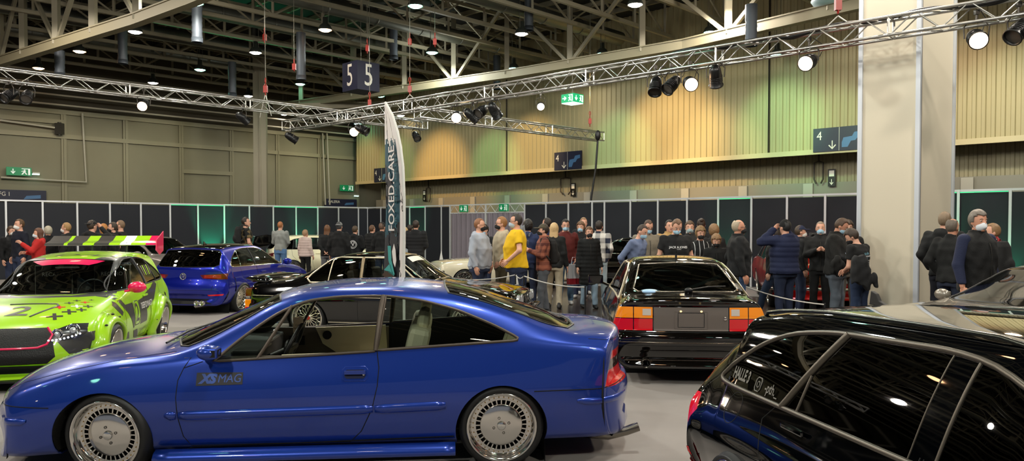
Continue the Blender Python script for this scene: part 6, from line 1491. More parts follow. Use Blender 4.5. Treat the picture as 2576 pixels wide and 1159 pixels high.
# ---- stage trusses
def stage_truss(P, Q, label, w=.29, sec=3.0):
    r = empty('lighting_truss', P, 0, label, 'lighting truss'); D = (Q-P); L = D.length; D = D.normalized(); S = D.cross(Zv).normalized(); n = max(1, round(L/sec)); sl = L/n
    for k in range(n):
        m = MB(); a = D*(k*sl); b = D*((k+1)*sl-.01)
        for s_ in (-1, 1):
            for t_ in (-1, 1): m.tube([a+S*s_*w/2+Zv*t_*w/2, b+S*s_*w/2+Zv*t_*w/2], .025, 8)
        c = max(4, int(sl/.42)); c += c % 2
        for i in range(c):
            u0 = a+D*(sl*i/c+.02); u1 = a+D*(sl*(i+1)/c-.02); g = 1 if i % 2 else -1
            for s_ in (-1, 1): m.tube([u0+S*s_*w/2+Zv*g*w/2, u1+S*s_*w/2-Zv*g*w/2], .011, 6)
            for t_ in (-1, 1): m.tube([u0+S*g*w/2+Zv*t_*w/2, u1-S*g*w/2+Zv*t_*w/2], .011, 6)
        for e in (a, b):
            for s_ in (-1, 1): m.bar(e+S*s_*w/2-Zv*w/2, e+S*s_*w/2+Zv*w/2, .022); m.bar(e-S*w/2+Zv*s_*w/2, e+S*w/2+Zv*s_*w/2, .022)
        m.build('truss_section', ALU, r)
    return r
zt = 4.85
def tz(px, py, z=zt): return atz(px, py, z)
TL0 = tz(-60, 181, 5.25); TL1 = tz(1070, 316, 5.25)
T1 = stage_truss(TL0, TL1, 'aluminium lighting truss running from the upper left towards the flag')
TR0 = tz(720, 317); TR1 = tz(2620, 8); T2 = stage_truss(TR0, TR0+(TR1-TR0)*1.35, 'aluminium lighting truss rising to the upper right in front of the column')
TT0 = tz(1050, 283); TT1 = tz(1512, 344); T3 = stage_truss(TT0, TT1, 'short aluminium lighting truss below the green exit cube')
# ---- par lamps
def par(px, py, Y, az, tilt, label, lit=False, z=None):
    p = at(px, py, Y); r = empty('stage_spotlight', p, 0, label, 'stage spotlight'); r.scale = (1.2,)*3; d = Vector((sin(radians(az))*cos(radians(tilt)), cos(radians(az))*cos(radians(tilt)), sin(radians(tilt))))
    M = d.to_track_quat('Z', 'Y').to_matrix().to_4x4(); bk = mat('lamp_housing_black', '#0d0d0e', .35)
    m = MB(); m.lathe([(.001, -.20), (.05, -.20), (.085, -.15), (.10, -.05), (.10, .12), (.115, .125), (.115, .14), (.098, .14), (.095, .10)], 20, 0, M)
    for k in range(4): m.lathe([(.102, -.03+k*.03), (.108, -.025+k*.03), (.102, -.02+k*.03)], 20, 0, M)
    m.build('housing', bk, r)
    m = MB(); m.lathe([(.001, .142 if lit else .105), (.10 if lit else .095, .142 if lit else .105)], 20, 0, M, smooth=False); m.build('lens', emat('lamp_lit', '#ffcf9c', 30) if lit else mat('lamp_lens_off', '#55504a', .1, .4), r)
    s_ = d.cross(Zv).normalized(); m = MB(); m.tube([s_*.13, s_*.14+Zv*.14, s_*.08+Zv*.22, -s_*.08+Zv*.22, -s_*.14+Zv*.14, -s_*.13], .009, 6); m.cyl(Zv*.21, Zv*.30, .014); m.box(Zv*.32, (.05, .05, .06)); m.build('yoke', mat('yoke_grey', '#46413c', .35, .7), r)
    a = -d*.16; m = MB(); m.tube([a, a+Vector((.1, 0, .05)), a+Vector((.16, 0, .2)), Vector((.05, 0, .34))], .006, 6); m.build('cable', BLACK, r)
    if lit:
        l = bpy.data.lights.new('spot', 'SPOT'); l.energy = 900; l.color = (1, .82, .62); l.spot_size = radians(80); l.spot_blend = .6; l.shadow_soft_size = .09; o = bpy.data.objects.new('spot', l); COL.objects.link(o); o.location = p+d*.16; o.rotation_euler = (-d).to_track_quat('Z', 'Y').to_euler()
    return r
def tY(px): # distance of the right truss along a viewing direction
    rx = (px-CXP)/FPX; d = TR1-TR0; t = (rx*TR0.y-TR0.x)/(d.x-rx*d.y); return TR0.y+d.y*t
def tYL(px):
    rx = (px-CXP)/FPX; d = TL1-TL0; t = (rx*TL0.y-TL0.x)/(d.x-rx*d.y); return TL0.y+d.y*t
def tYT(px):
    rx = (px-CXP)/FPX; d = TT1-TT0; t = (rx*TT0.y-TT0.x)/(d.x-rx*d.y); return TT0.y+d.y*t
for a in ((22, 240, tYL(22), 200, -35, 'left of the two unlit stage spotlights at the far left', False), (68, 243, tYL(68), 160, -35, 'right of the two unlit stage spotlights at the far left', False), (362, 263, tYL(362), 170, -25, 'lit stage spotlight on the left truss, alone', True),
          (612, 298, tYL(612), 40, -30, 'unlit stage spotlight right of the lit one on the left truss', False), (735, 347, tY(735), 60, -30, 'unlit stage spotlight at the left end of the right truss', False), (891, 330, tY(891), 170, -15, 'lit stage spotlight left of the flag tip', True),
          (912, 326, tY(912), 100, -25, 'unlit stage spotlight just left of the flag', False), (1047, 343, tYL(1047), 150, -40, 'unlit stage spotlight under the end of the left truss, right of the flag', False), (1149, 293, tY(1149), 180, -20, 'lit stage spotlight below the right truss, nearest to the exit cube side of the flag', True),
          (1188, 292, tY(1188), 70, -35, 'unlit black spotlight just right of the lit one near the flag', False), (1211, 280, tY(1211), 220, -30, 'spotlight with pale lens between two black spotlights', False), (1245, 280, tY(1245), 40, -45, 'third black spotlight right of the lit one near the flag', False),
          (1360, 266, 26.0, 180, -20, 'lit stage spotlight left of the green exit cube', True), (1649, 218, tY(1649), 200, -55, 'leftmost black spotlight of the cluster right of the exit cube', False), (1689, 214, tY(1689), 235, -40, 'black spotlight with visible lens next to the lit one', False),
          (1735, 209, tY(1735), 182, -20, 'lit stage spotlight in the cluster right of the exit cube', True), (1800, 195, tY(1800), 20, -50, 'black spotlight right of the lit one in the cluster', False), (2035, 155, tY(2035), 222, -20, 'lit stage spotlight turned left, in front of the corrugated wall beside the column', True),
          (2456, 96, tY(2456), 200, -25, 'large lit stage spotlight right of the column', True), (2562, 78, tY(2562), 250, -40, 'black spotlight at the upper right corner', False)):
    par(a[0], a[1], a[2], a[3], a[4], a[5], a[6])
# ---- hanging high-bay lamps
HB = emat('highbay_glow', '#fff0dc', 35); HBG = emat('highbay_glow_green', '#9cffdc', 22); HBO = emat('highbay_glow_warm', '#ffc08a', 24)
def highbay(p, k, size=.225, group='hanging hall lamps', label='round hanging hall lamp glowing below the dark roof'):
    r = empty('hall_lamp', p, 0, label, 'hanging lamp', group)
    m = MB(); m.lathe([(size, 0), (size*1.02, .05), (size*.75, .16), (size*.4, .22), (size*.35, .42), (.001, .44)], 20); m.build('lamp_hood', mat('lamp_hood_dark', '#3a3e38', .5, .3), r)
    m = MB(); m.lathe([(size*.93, .012), (size*.6, -.035), (.001, -.05)], 20); m.build('diffuser', (HB, HBG, HBO)[k], r)
    m = MB()
    for a in range(3): m.tube([(size*.5*cos(a*2.1), size*.5*sin(a*2.1), .15), (size*.5*cos(a*2.1), size*.5*sin(a*2.1), 10.2-p.z)], .007, 4)
    m.build('suspension_wire', mat('wire_grey', '#7a766a', .5, .5), r); return r
def wallY(px):
    u = (px-CXP)/FPX; t = (-9.4-46*u)/(.698-.716*u); Yl = 46-.716*t; s_ = (u*45+9.24)/(.722+.692*u); Yr = 45-.692*s_
    return (Yl if px < 900 else Yr)
hbs = [(97, 172, 2), (200, 130, 2), (385, 209, 0), (340, 81, 0), (492, 9, 1), (503, 176, 1), (643, 133, 0), (625, 242, 0), (818, 76, 2), (755, 212, 1), (957, 242, 1), (1045, 16, 1), (1110, 213, 0), (1087, 133, 1), (1312, 86, 0), (1292, 173, 1), (1515, 136, 1), (1598, 13, 0), (1787, 82, 1), (1955, 140, 1), (2150, 22, 0), (715, 288, 0), (1008, 291, 0), (900, 312, 1), (1470, 210, 0)]
for px, py, k in hbs:
    Y = min((8.2-CZ)*1900/(568-py), wallY(px)-1.2); highbay(at(px, py, Y), k)
zb = 8.3
LS = []
for i, x in enumerate((-15, -9.5, -4, 1.5, 7, 12.5)):
    for j, y in enumerate((-7, -1.5, 4, 9.5, 15)):
        if y > 6 and abs(x) > 12: continue
        if math.atan2(zb-CZ, max(.1, y)) < radians(17): continue
        highbay(Vector((x+(j % 2)*2.7, y, zb)), (i+j) % 3, .28, 'hall lamps above the cars', 'round hanging hall lamp over the car area')
# ---- cube signs
NAVY = mat('navy_sign', '#1b1f3a', .5); WSG = mat('sign_white', '#e6e2d6', .5, emit='#e6e2d6', estr=.05); GSG = mat('sign_blue_map', '#4c78a8', .5)
P = at(908, 196, 27); r = empty('hall_number_cube', P, 0, 'dark navy hanging cube with the number 5 on each side', 'hanging sign')
m = MB(); s_ = .93; A2 = Vector((.716, -.698, 0)); B2 = Vector((.698, .716, 0)); ang = math.atan2(B2.y, B2.x)
m.box((0, 0, 0), (s_, s_, 1.0), 0, rz=ang)
text_on(m, '5', 1.1, -B2*(s_/2)*1.0, A2, Zv, 1, .006, .75); text_on(m, '5', 1.1, A2*(s_/2), B2, Zv, 1, .006, .75); m.build('sign_cube', [NAVY, WSG], r)
m = MB(); m.tube([(0, 0, .5), (0, 0, 10.2-P.z)], .01, 5); m.build('hanging_wire', MATS['wire_grey'], r)
P = at(1440, 249, 27); r = empty('exit_cube', P, 0, 'green lit emergency exit cube hanging below the truss', 'exit sign')
m = MB(); m.box((0, 0, 0), (.56, .56, .30), 0, rz=ang); exit_face(m, -B2*.28, A2, Zv, .56, .30, 'right'); exit_face(m, A2*.28, B2, Zv, .56, .30, 'down'); m.box((0, 0, -.16), (.54, .54, .03), 1, rz=ang)
m.build('sign_box', [mat('exit_green_lit', '#0f8a58', .4, emit='#10a868', estr=.8), mat('exit_white_lit', '#f0fff8', .4, emit='#e8fff4', estr=1.5)], r); m = MB(); m.tube([(0, 0, .15), (0, 0, 10.2-P.z)], .012, 5); m.build('hanging_wire', MATS['wire_grey'], r)
# ---- wall signs
def wsign(px, py, w, h, label, on='R'):
    u = (px-CXP)/FPX; s_ = (u*45+9.24)/(.722+.692*u); P = B0+BD*s_+BN*.10; P.z = at(px, py, P.y).z
    r = empty('hall_sign', P, 0, label, 'sign'); m = MB(); U = BD; N = BN; an = math.atan2(BD.y, BD.x)
    m.box((0, 0, 0), (w, .06, h), 0, rz=an); text_on(m, '4', h*.52, N*.03+U*(-w*.38)+Zv*h*.16, U, Zv, 1, .004, .9)
    def pg(pts, mi=1): m.add([N*.036+U*x+Zv*y for x, y in pts], [tuple(range(len(pts)))], mi)
    x0 = -w*.13; pg([(x0-.016, -h*.05), (x0-.016, -h*.38), (x0+.016, -h*.38), (x0+.016, -h*.05)]); pg([(x0-.13, -h*.25), (x0, -h*.42), (x0, -h*.36), (x0-.10, -h*.22)]); pg([(x0+.13, -h*.25), (x0+.10, -h*.22), (x0, -h*.36), (x0, -h*.42)])
    pg([(-.006, -h*.49), (.006, -h*.49), (.006, h*.49), (-.006, h*.49)])
    pg([(w*.05, -h*.36), (w*.16, -h*.36), (w*.22, -h*.12), (w*.30, -h*.10), (w*.36, h*.06), (w*.46, h*.10), (w*.46, h*.28), (w*.28, h*.24), (w*.24, h*.08), (w*.08, h*.04), (w*.05, -h*.15)], 2)
    m.build('sign_board', [NAVY, WSG, GSG], r)
wsign(1432, 404, 1.55, .80, 'dark blue hall sign with the number 4 and a map, behind the exit cube'); wsign(2112, 349, 1.75, .80, 'dark blue hall sign with the number 4 and a map, left of the column'); wsign(966, 440, 1.5, .80, 'dark blue hall sign with the number 4, partly behind the flag')
def lsign(px, py, w, h, tx, label):
    u = (px-CXP)/FPX; t = (-9.4-46*u)/(.698-.716*u); P = W0+WD*t+WN*.25; P.z = at(px, py, P.y).z; r = empty('hall_sign', P, 0, label, 'sign'); m = MB(); U = -WD
    m.box((0, 0, 0), (w, .06, h), 0, rz=math.atan2(U.y, U.x)); text_on(m, tx, h*.5, WN*.03+U*(-w*.22)+Zv*h*.12, U, Zv, 1, .004, .9); m.add([WN*.036+U*x+Zv*y for x, y in ((w*.1, -h*.3), (w*.4, -h*.2), (w*.4, h*.1), (w*.15, 0))], [(0, 1, 2, 3)], 2); m.build('sign_board', [NAVY, WSG, GSG], r)
lsign(42, 492, 2.2, .50, 'FG 1', 'dark blue sign reading FG 1 at the far left'); lsign(852, 510, 2.2, .45, 'GALERIA', 'dark blue sign reading GALERIA above the partition')
for px, py, lb in ((46, 431, 'green exit sign on the left hall wall'), (866, 473, 'green exit sign near the far corner of the hall')):
    u = (px-CXP)/FPX; t = (-9.4-46*u)/(.698-.716*u); P = W0+WD*t+WN*.3; P.z = at(px, py, P.y).z; exit_sign('exit_sign', P, -WD, .95, .36, 'down', lb)
for px, py, lb in ((88, 437, 'small glowing emergency light beside the left exit sign'), (890, 492, 'small glowing emergency light near the far corner')):
    u = (px-CXP)/FPX; t = (-9.4-46*u)/(.698-.716*u); P = W0+WD*t+WN*.3; P.z = at(px, py, P.y).z; r = empty('emergency_light', P, 0, lb, 'emergency light'); m = MB(); m.box((0, 0, .03), (.28, .14, .06), 0, rz=.8); m.box((0, 0, -.02), (.26, .12, .05), 1, rz=.8); m.build('lamp_body', [STEELW, emat('emergency_glow', '#c8fff0', 4)], r)
for px, py, lb in ((1031, 492, 'small dark toilet sign left on the lower corrugated wall'), (1395, 477, 'small dark pictogram sign under the middle hall sign'), (2026, 447, 'small dark pictogram sign near the column')):
    u = (px-CXP)/FPX; s_ = (u*46.1+9.2)/(.722+.692*u); P = B0-BN*1.3+BD*s_; P = P; P.z = at(px, py, P.y).z; r = empty('pictogram_sign', P, 0, lb, 'sign'); m = MB(); m.box((0, 0, 0), (.26, .04, .62), 0, rz=math.atan2(BD.y, BD.x))
    def pg(pts): m.add([BN*.025+BD*x+Zv*y for x, y in pts], [tuple(range(len(pts)))], 1)
    pg([(-.09, .05), (.09, .05), (.09, .26), (-.09, .26)]); pg([(-.012, -.05), (-.012, -.22), (.012, -.22), (.012, -.05)]); pg([(-.07, -.17), (0, -.26), (0, -.22), (-.05, -.15)]); pg([(.07, -.17), (.05, -.15), (0, -.22), (0, -.26)]); m.build('sign_board', [BLACK, WSG], r)
# dark pipe loops on the lower wall
for px, py in ((1042, 487), (1378, 465), (1995, 430)):
    u = (px-CXP)/FPX; s_ = (u*46.1+9.2)/(.722+.692*u); P = B0-BN*1.25+BD*s_; P.z = at(px, py, P.y).z; m = MB(); q = .16 if px != 1378 else .3
    m.tube([P+BD*x+Zv*y for x, y in ((0, .9), (0, .35), (-q, .3), (-q, -.3), (-q*.5, -.45))], .03, 6); m.tube([P+BD*x+Zv*y for x, y in ((0, .35), (q, .3), (q, -.3), (q*.5, -.45))], .03, 6); tag(m.build('wall_pipe_loop', mat('dark_pipe', '#3a3228', .5)), 'dark forked pipe on the lower corrugated wall', 'pipe', 'forked pipes under the gallery')
# pipe on the left wall
def onl(px, py, off=.3): u = (px-CXP)/FPX; t = (-9.4-46*u)/(.698-.716*u); P = W0+WD*t+WN*off; P.z = at(px, py, P.y).z; return P
for q, lb in ((((206, 285), (214, 458), (0, 446)), 'thin white pipe dropping down the left hall wall'), (((806, 335), (812, 515)), 'left of two white pipes beside the far corner'), (((817, 335), (823, 515)), 'right of two white pipes beside the far corner'), (((0, 302), (145, 322), (150, 330)), 'grey pipe ending in a valve at the upper left wall')):
    m = MB(); m.tube([onl(*k) for k in q], .05, 8); tag(m.build('wall_pipe', mat('pipe_white', '#b4b0a0', .45)), lb, 'pipe')
m = MB(); p = onl(148, 324, .35); m.box(p, (.3, .25, .5)); m.cyl(p+Vector((0, 0, -.3)), p+Vector((0, 0, .3)), .08); tag(m.build('wall_valve', mat('valve_dark', '#3c3a34', .5)), 'dark valve on the pipe of the left hall wall', 'valve')
# ---- columns
COLW = mat('column_white', '#dcd2bc', .55, noise=.03, nscale=1.2)
def build_column():
    Yc = 12.6; Xc = (2305-CXP)/FPX*Yc; C = Vector((Xc, Yc, 0)); a = Vector((-.716, .698, 0)); b = Bv
    w = .0734*Yc; w2 = .1615*Yc*1.05; m = MB(); H = 10.34
    m.prism([C, C+a*w, C+a*w+b*w2, C+b*w2], (0, 0, H)); st(m.build('wall_column', COLW)).name = 'wall_column'
    tr = mat('column_edge_trim', '#cfd4dc', .4, .2)
    for p, q in ((C-a*.0, 0), (C+a*w, 0), (C+b*w2*.96, 0)):
        m = MB(); m.box(p+Vector((0, -.01, H/2)), (.07, .07, H), rz=pi/4); st(m.build('trim_column_edge', tr))
    m = MB(); m.box(C+b*.09-a*.0+Vector((.0, -.02, H/2)), (.05, .03, H), rz=math.atan2(b.y, b.x)); st(m.build('trim_column_gap', mat('column_gap', '#4a4038', .7)))
    Yl = 35; p = at(655, 300, Yl); m = MB(); m.box((p.x-.10, Yl, 5.1), (.34, .4, 10.2)); m.box((p.x+.20, Yl-.12, 5.1), (.26, .2, 10.2)); m.box((p.x+.06, Yl-.24, 5.1), (.05, .06, 10.2)); st(m.build('wall_far_column', mat('far_column', '#a39a84', .6)))
build_column()
# ---- chains and hoists
def chain(px, y0, y1, Y, lb, col='#a02418'):
    a = at(px, y0, Y); b = at(px, y1, Y); r = empty('chain_hoist', b, 0, lb, 'chain hoist', 'hoists above the lighting trusses'); L = a.z-b.z; m = MB(); m.tube([(0, 0, L), (0, 0, 10.2-b.z)], .008, 5); m.build('steel_wire', MATS['wire_grey'], r)
    m = MB(); n = max(3, int(L/.12))
    for k in range(n): z = L*(k+.5)/n; m.tube([(.028*cos(t), 0, z+.07*sin(t)) if k % 2 else (0, .028*cos(t), z+.07*sin(t)) for t in np.linspace(0, 2*pi, 8, endpoint=False)], .012, 4, closed=True)
    m.box((0, 0, L*.35), (.10, .08, .18)); m.build('chain', mat('hoist_red' if col == '#a02418' else 'hoist_dark', col, .4), r)
for a in ((666, 70, 108, 22, 'hoist'), (740, 150, 178, 22.5), (668, 195, 240, 20), (924, 97, 135, 24), (930, 232, 272, 24), (1031, 82, 118, 23), (1094, 82, 118, 23), (1031, 195, 240, 21.5), (1484, 280, 318, 26.5), (2108, -30, 35, 12.6)):
    chain(a[0], a[1], a[2], a[3], 'red chain and hook hanging on a steel wire above the lighting trusses')
for px, py in ((668, 236), (1031, 238), (930, 268), (2108, 40)):
    Yq = tYL(px) if px < 700 else tY(px); p = at(px, py, Yq); m = MB()
    for s_ in (-.22, .22): m.tube([p, Vector((p.x+s_, p.y-s_*.7, zt+.1))], .012, 5)
    tag(m.build('truss_sling', mat('sling_white', '#c8c4ba', .5)), 'pair of pale slings holding a lighting truss', 'sling', 'slings on the lighting trusses')
# cable down from the third truss
m = MB(); p0 = atz(1503, 345, 4.72); p1 = at(1487, 500, p0.y); m.tube([p0+Vector((0, 0, .1)), p0+Vector((0, -.05, -.2)), (p0+p1)/2+Vector((.05, 0, 0)), p1, Vector((p1.x, p1.y, .02))], .035, 8); m.ell(p0+Vector((0, -.1, .05)), (.10, .1, .18), 12)
tag(m.build('power_cable', BLACK), 'black cable bundle hanging from the end of the short lighting truss', 'cable')
m = MB()
for s_ in np.linspace(.62, .97, 60):
    pass
pts = [TR0.lerp(TR1, s_)+Vector((0, 0, .17+.03*sin(s_*90)+.02*sin(s_*37))) for s_ in np.linspace(.70, .99, 60)]; m.tube(pts, .028, 6); m.tube([p+Vector((.06, .04, .015*sin(i))) for i, p in enumerate(pts)], .02, 6); tag(m.build('truss_cable', BLACK), 'black cables lying along the top of the right lighting truss', 'cable')
# white hanging speaker box / projector near the column top
p = at(2082, 2, 20); m = MB(); m.lathe([(.001, -.12), (.35, -.10), (.42, 0), (.3, .25), (.001, .3)], 20, 0, Matrix.Translation(p)); tag(m.build('ceiling_fan_unit', mat('pale_blue_unit', '#9fb0b8', .5)), 'pale round unit at the top edge beside the column', 'ceiling unit')
# ---- flag
def build_flag():
    Y = 9.0; p = at(1016, 704, Y); r = empty('beach_flag', (p.x, p.y, 0), 0, 'tall teal and white feather flag with vertical lettering behind the blue coupe', 'flag')
    U = Vector((cos(radians(62)), -sin(radians(62)), 0)); 
    def X(px, py):
        d = ray(px, py); nn = Vector((-U.y, U.x, 0)); t = p.dot(nn)/d.dot(nn); q = d*t; return (q-Vector((p.x, p.y, 0))).dot(U), CZ+q.z
    PTS_R = [(968, 259), (985, 290), (998, 330), (1006, 370), (1012, 420), (1015, 500), (1015, 600), (1014, 705)]
    PTS_L = [(968, 259), (969, 330), (970, 400), (971, 460), (971, 540), (969, 600), (967, 660), (966, 700)]
    R_ = [X(*q) for q in PTS_R]; L_ = [X(*q) for q in PTS_L]; zb = .95
    def W(u, z, off=0): return U*u+Vector((0, 0, z))+Vector((-.88, -.47, 0))*off
    def edge(T, z): T = sorted(T, key=lambda q: q[1]); return float(np.interp(z, [q[1] for q in T], [q[0] for q in T]))
    zs = np.linspace(R_[-1][1], R_[0][1]-.02, 70); m = MB(); vs = []; n = 16
    for z in zs:
        a, b = edge(L_, z), edge(R_, z)
        for k in range(n+1): u = a+(b-a)*k/n; vs.append(W(u, z, .003*sin(k*.45+z*3)))
    TEAL = mat('flag_teal', '#12485a', .6); DK = mat('flag_dark', '#23242e', .6); WH = mat('flag_white', '#e4dcdc', .6); TQ = mat('flag_turquoise', '#3a9a9a', .6); BR = mat('flag_brown', '#3a241c', .6)
    # colour regions follow the printed design
    for i in range(69):
        for k in range(n):
            z = (zs[i]+zs[i+1])/2; mi = 2 if z > 2.72+.05*sin(k*1.1) or k >= n-3 else (1 if z < 1.55+k*.015 or (z < 2.45-k*.04 and k < 6 and z > 1.9+k*.05) else 0)
            q = i*(n+1)+k; m.add([vs[q], vs[q+1], vs[q+n+2], vs[q+n+1]], [(0, 1, 2, 3)], mi, True)
    fl = m.build('flag_cloth', [TEAL, DK, WH], r); bm = bmesh.new(); bm.from_mesh(fl.data); bmesh.ops.remove_doubles(bm, verts=bm.verts, dist=.0004); bm.to_mesh(fl.data); bm.free(); md = fl.modifiers.new('s', 'SOLIDIFY'); md.thickness = .004; md.use_rim = True
    m = MB()
    vs_, fs_ = text_geo('FOXED.CARE', .22, 1.0, 0, 3, .004); um = .5*(edge(L_, 2.1)+edge(R_, 2.1))+.02
    for (tx, sz, du, z0, z1, mi) in (('FOXED.CARE', .30, -.02, 1.62, 2.66, 0), ('CAR CONCEPTS', .10, .13, 1.55, 2.5, 1)):
        v_, f_ = text_geo(tx, sz, 1, 0, 3, .004 if mi == 0 else 0); x0 = min(a for a, b in v_); x1 = max(a for a, b in v_); k = (z1-z0)/(x1-x0)
        pts = []
        for a, b in v_: z = z0+(a-x0)*k; pts.append(W(um+du-b*1.0, z, .035))
        m.add(pts, f_, mi)
    def blob(pl, mi, off=.036): m.add([W(X(a, b)[0], X(a, b)[1], off) for a, b in pl], [tuple(range(len(pl)))], mi)
    blob([(982, 618), (990, 618), (992, 655), (1000, 690), (994, 690), (984, 655)], 2); blob([(998, 612), (1002, 628), (1004, 655), (1001, 672), (996, 660), (993, 632)], 0); blob([(973, 678), (988, 662), (992, 678), (999, 694)], 2); blob([(968, 690), (978, 680), (992, 684), (1000, 698), (980, 700)], 3)
    m.build('flag_print', [WH, mat('flag_teal_light', '#2a6a78', .6), TQ, BR], r)
    m = MB(); m.tube([W(R_[-1][0]+.03, .05), W(R_[-1][0]+.03, 1.2)]+[W(q[0]+.03, q[1]) for q in R_[::-1][1:]], .016, 8); m.build('flag_pole', STEELW, r)
    m = MB(); m.box((0, 0, .03), (.7, .05, .05)); m.box((0, 0, .03), (.05, .7, .05)); m.build('cross_base', STEELW, r)
build_flag()
# ---- rope barriers, stands
WR = mat('rope_white', '#b8b4ae', .6)
def barrier(pts, lb):
    r = empty('rope_barrier', (pts[0][0], pts[0][1], 0), 0, lb, 'rope barrier'); O = Vector((pts[0][0], pts[0][1], 0)); m = MB()
    P = [Vector(p)-O for p in pts]; out = []
    for a, b in zip(P[:-1], P[1:]):
        for k in range(10): t = k/10; q = a.lerp(b, t); q.z -= .10*4*t*(1-t)*.5; out.append(q)
    out.append(P[-1]); m.tube(out, .010, 6); m.build('rope', WR, r)
    for p in P: m = MB(); m.cyl((p.x, p.y, 0), (p.x, p.y, p.z+.02), .012); m.lathe([(.14, 0), (.14, .012), (.02, .02)], 20, 0, Matrix.Translation((p.x, p.y, .002))); m.build('barrier_post', mat('post_dark', '#2a2a2c', .4, .5), r)
barrier([at(1140, 700, 13.3), at(1297, 691, 12.8), at(1318, 694, 12.7), at(1472, 722, 11.7)], 'thin white rope barrier between the black classic and the visitors')
barrier([at(1870, 718, 12.9), at(2075, 766, 10.4)], 'thin white rope barrier in front of the red car')
for px, y0, Y, lb in ((1300, 690, 12.95, 'small white A-shaped stand behind the nose of the black classic'), (1110, 628, 24, 'small pale A-shaped stand far behind the black classic')):
    p = at(px, y0, Y); r = empty('display_stand', (p.x, p.y, 0), 0, lb, 'display stand'); m = MB(); h = p.z
    m.prism([(-.16, .12, .01), (.16, .12, .01), (.0, .0, h)], (0, .01, 0)); m.prism([(-.16, -.12, .01), (.16, -.12, .01), (0, 0, h)], (0, .01, 0)); m.build('board', STEELW, r)
p = at(500, 838, 6.75); m = MB(); m.box((p.x, p.y, p.z), (.05, .05, .12), 0); m.box((p.x-.035, p.y, p.z-.01), (.03, .045, .10), 1); m.cyl((p.x, p.y, p.z-.06), (p.x, p.y, .014), .008); m.lathe([(.10, 0), (.10, .01), (.001, .012)], 16, 0, Matrix.Translation((p.x, p.y, .014))); tag(m.build('display_box', [BLACK, mat('box_blue', '#2c5f9a', .4)]), 'small black and blue box on a thin stand behind the bonnet of the blue coupe', 'display box')
# shopping bag and held jackets
p = at(1446, 690, 15.7); m = MB(); m.box((p.x, p.y, p.z), (.32, .10, .42), 0, rz=.4); m.box((p.x, p.y-.005, p.z-.14), (.325, .105, .12), 1, rz=.4); m.tube([(p.x-.08, p.y, p.z+.2), (p.x-.05, p.y, p.z+.36), (p.x+.05, p.y, p.z+.36), (p.x+.08, p.y, p.z+.2)], .006, 5, 0); tag(m.build('carrier_bag', [mat('bag_white', '#dcdce0', .5), mat('bag_red', '#a0202c', .5)]), 'white and red carrier bag between the maroon hoodie and the long black coat', 'bag')
def drape(px, py, Y, w, h, name, lb, col, seed):
    p = at(px, py, Y); rr = random.Random(seed); fr = [rr.uniform(6, 12) for _ in range(4)]
    def f(P):
        x, y, z = P.T; d = d_loft(P, [(-h, .12*w, 0, w*.75, .035), (-h*.5, .05*w, 0, w*1.05, .05), (0, 0, 0, w*.85, .07), (h*.6, -.1*w, 0, w*.6, .075), (h*.95, -.15*w, 0, w*.35, .05)])
        d = np.maximum(d, -h*.78-z+.22*h*np.sin(x/w*3.1+seed)+.10*h*np.sin(x/w*9)); d = d+.013*np.sin(x/w*8+z*4+seed)
        return d+.004*np.sin(z*fr[2]*4-x*fr[3]*3)
    a, b = grid_mesh(f, (-w*1.4, -.25, -h*1.2), (w*1.4, .25, h*1.2), .014); o = np_obj(name, a, b, cloth(col), None); o.location = p; tag(o, lb, 'jacket'); return o
drape(2168, 685, 11.2, .20, .27, 'folded_jacket', 'dark grey jacket hanging over the arms of the young man in the printed t-shirt', '#26272a', 3)
drape(2108, 668, 12.05, .12, .17, 'folded_jacket', 'black jacket bundled over the arm of the man looking at his phone', '#141311', 5)
drape(1316, 592, 13.8, .075, .19, 'sling_bag', 'grey shoulder cloth over the back of the yellow t-shirt', '#8d939a', 8)['category'] = 'bag'
for px, py, Y, f, lb in ((1331, 590, 14.25, -92, 'dark phone held up by the man in the camouflage cap'), (2131, 640, 12.15, 120, 'bright phone in the hands of the man in the bomber jacket'), (2045, 592, 14.6, -160, 'black camera held by the grey-haired man')):
    p = at(px, py, Y); r = empty('phone' if px != 2045 else 'camera', p, -radians(f), lb, 'phone' if px != 2045 else 'camera')
    m = MB(); m.box((0, 0, 0), (.14, .012, .075) if px != 2045 else (.14, .07, .09), 0, M=Matrix.Rotation(.4, 3, 'X')); m.build('case', BLACK, r, bevel=.005)
    m = MB()
    if px != 2045: m.box((0, -.008, 0), (.13, .002, .066), 0, M=Matrix.Rotation(.4, 3, 'X')); m.build('screen', emat('phone_screen', '#cfe0f0', 1.2), r)
    else: m.cyl((0, .03, 0), (0, .09, -.01), .035, 16); m.build('camera_lens', BLACK, r)
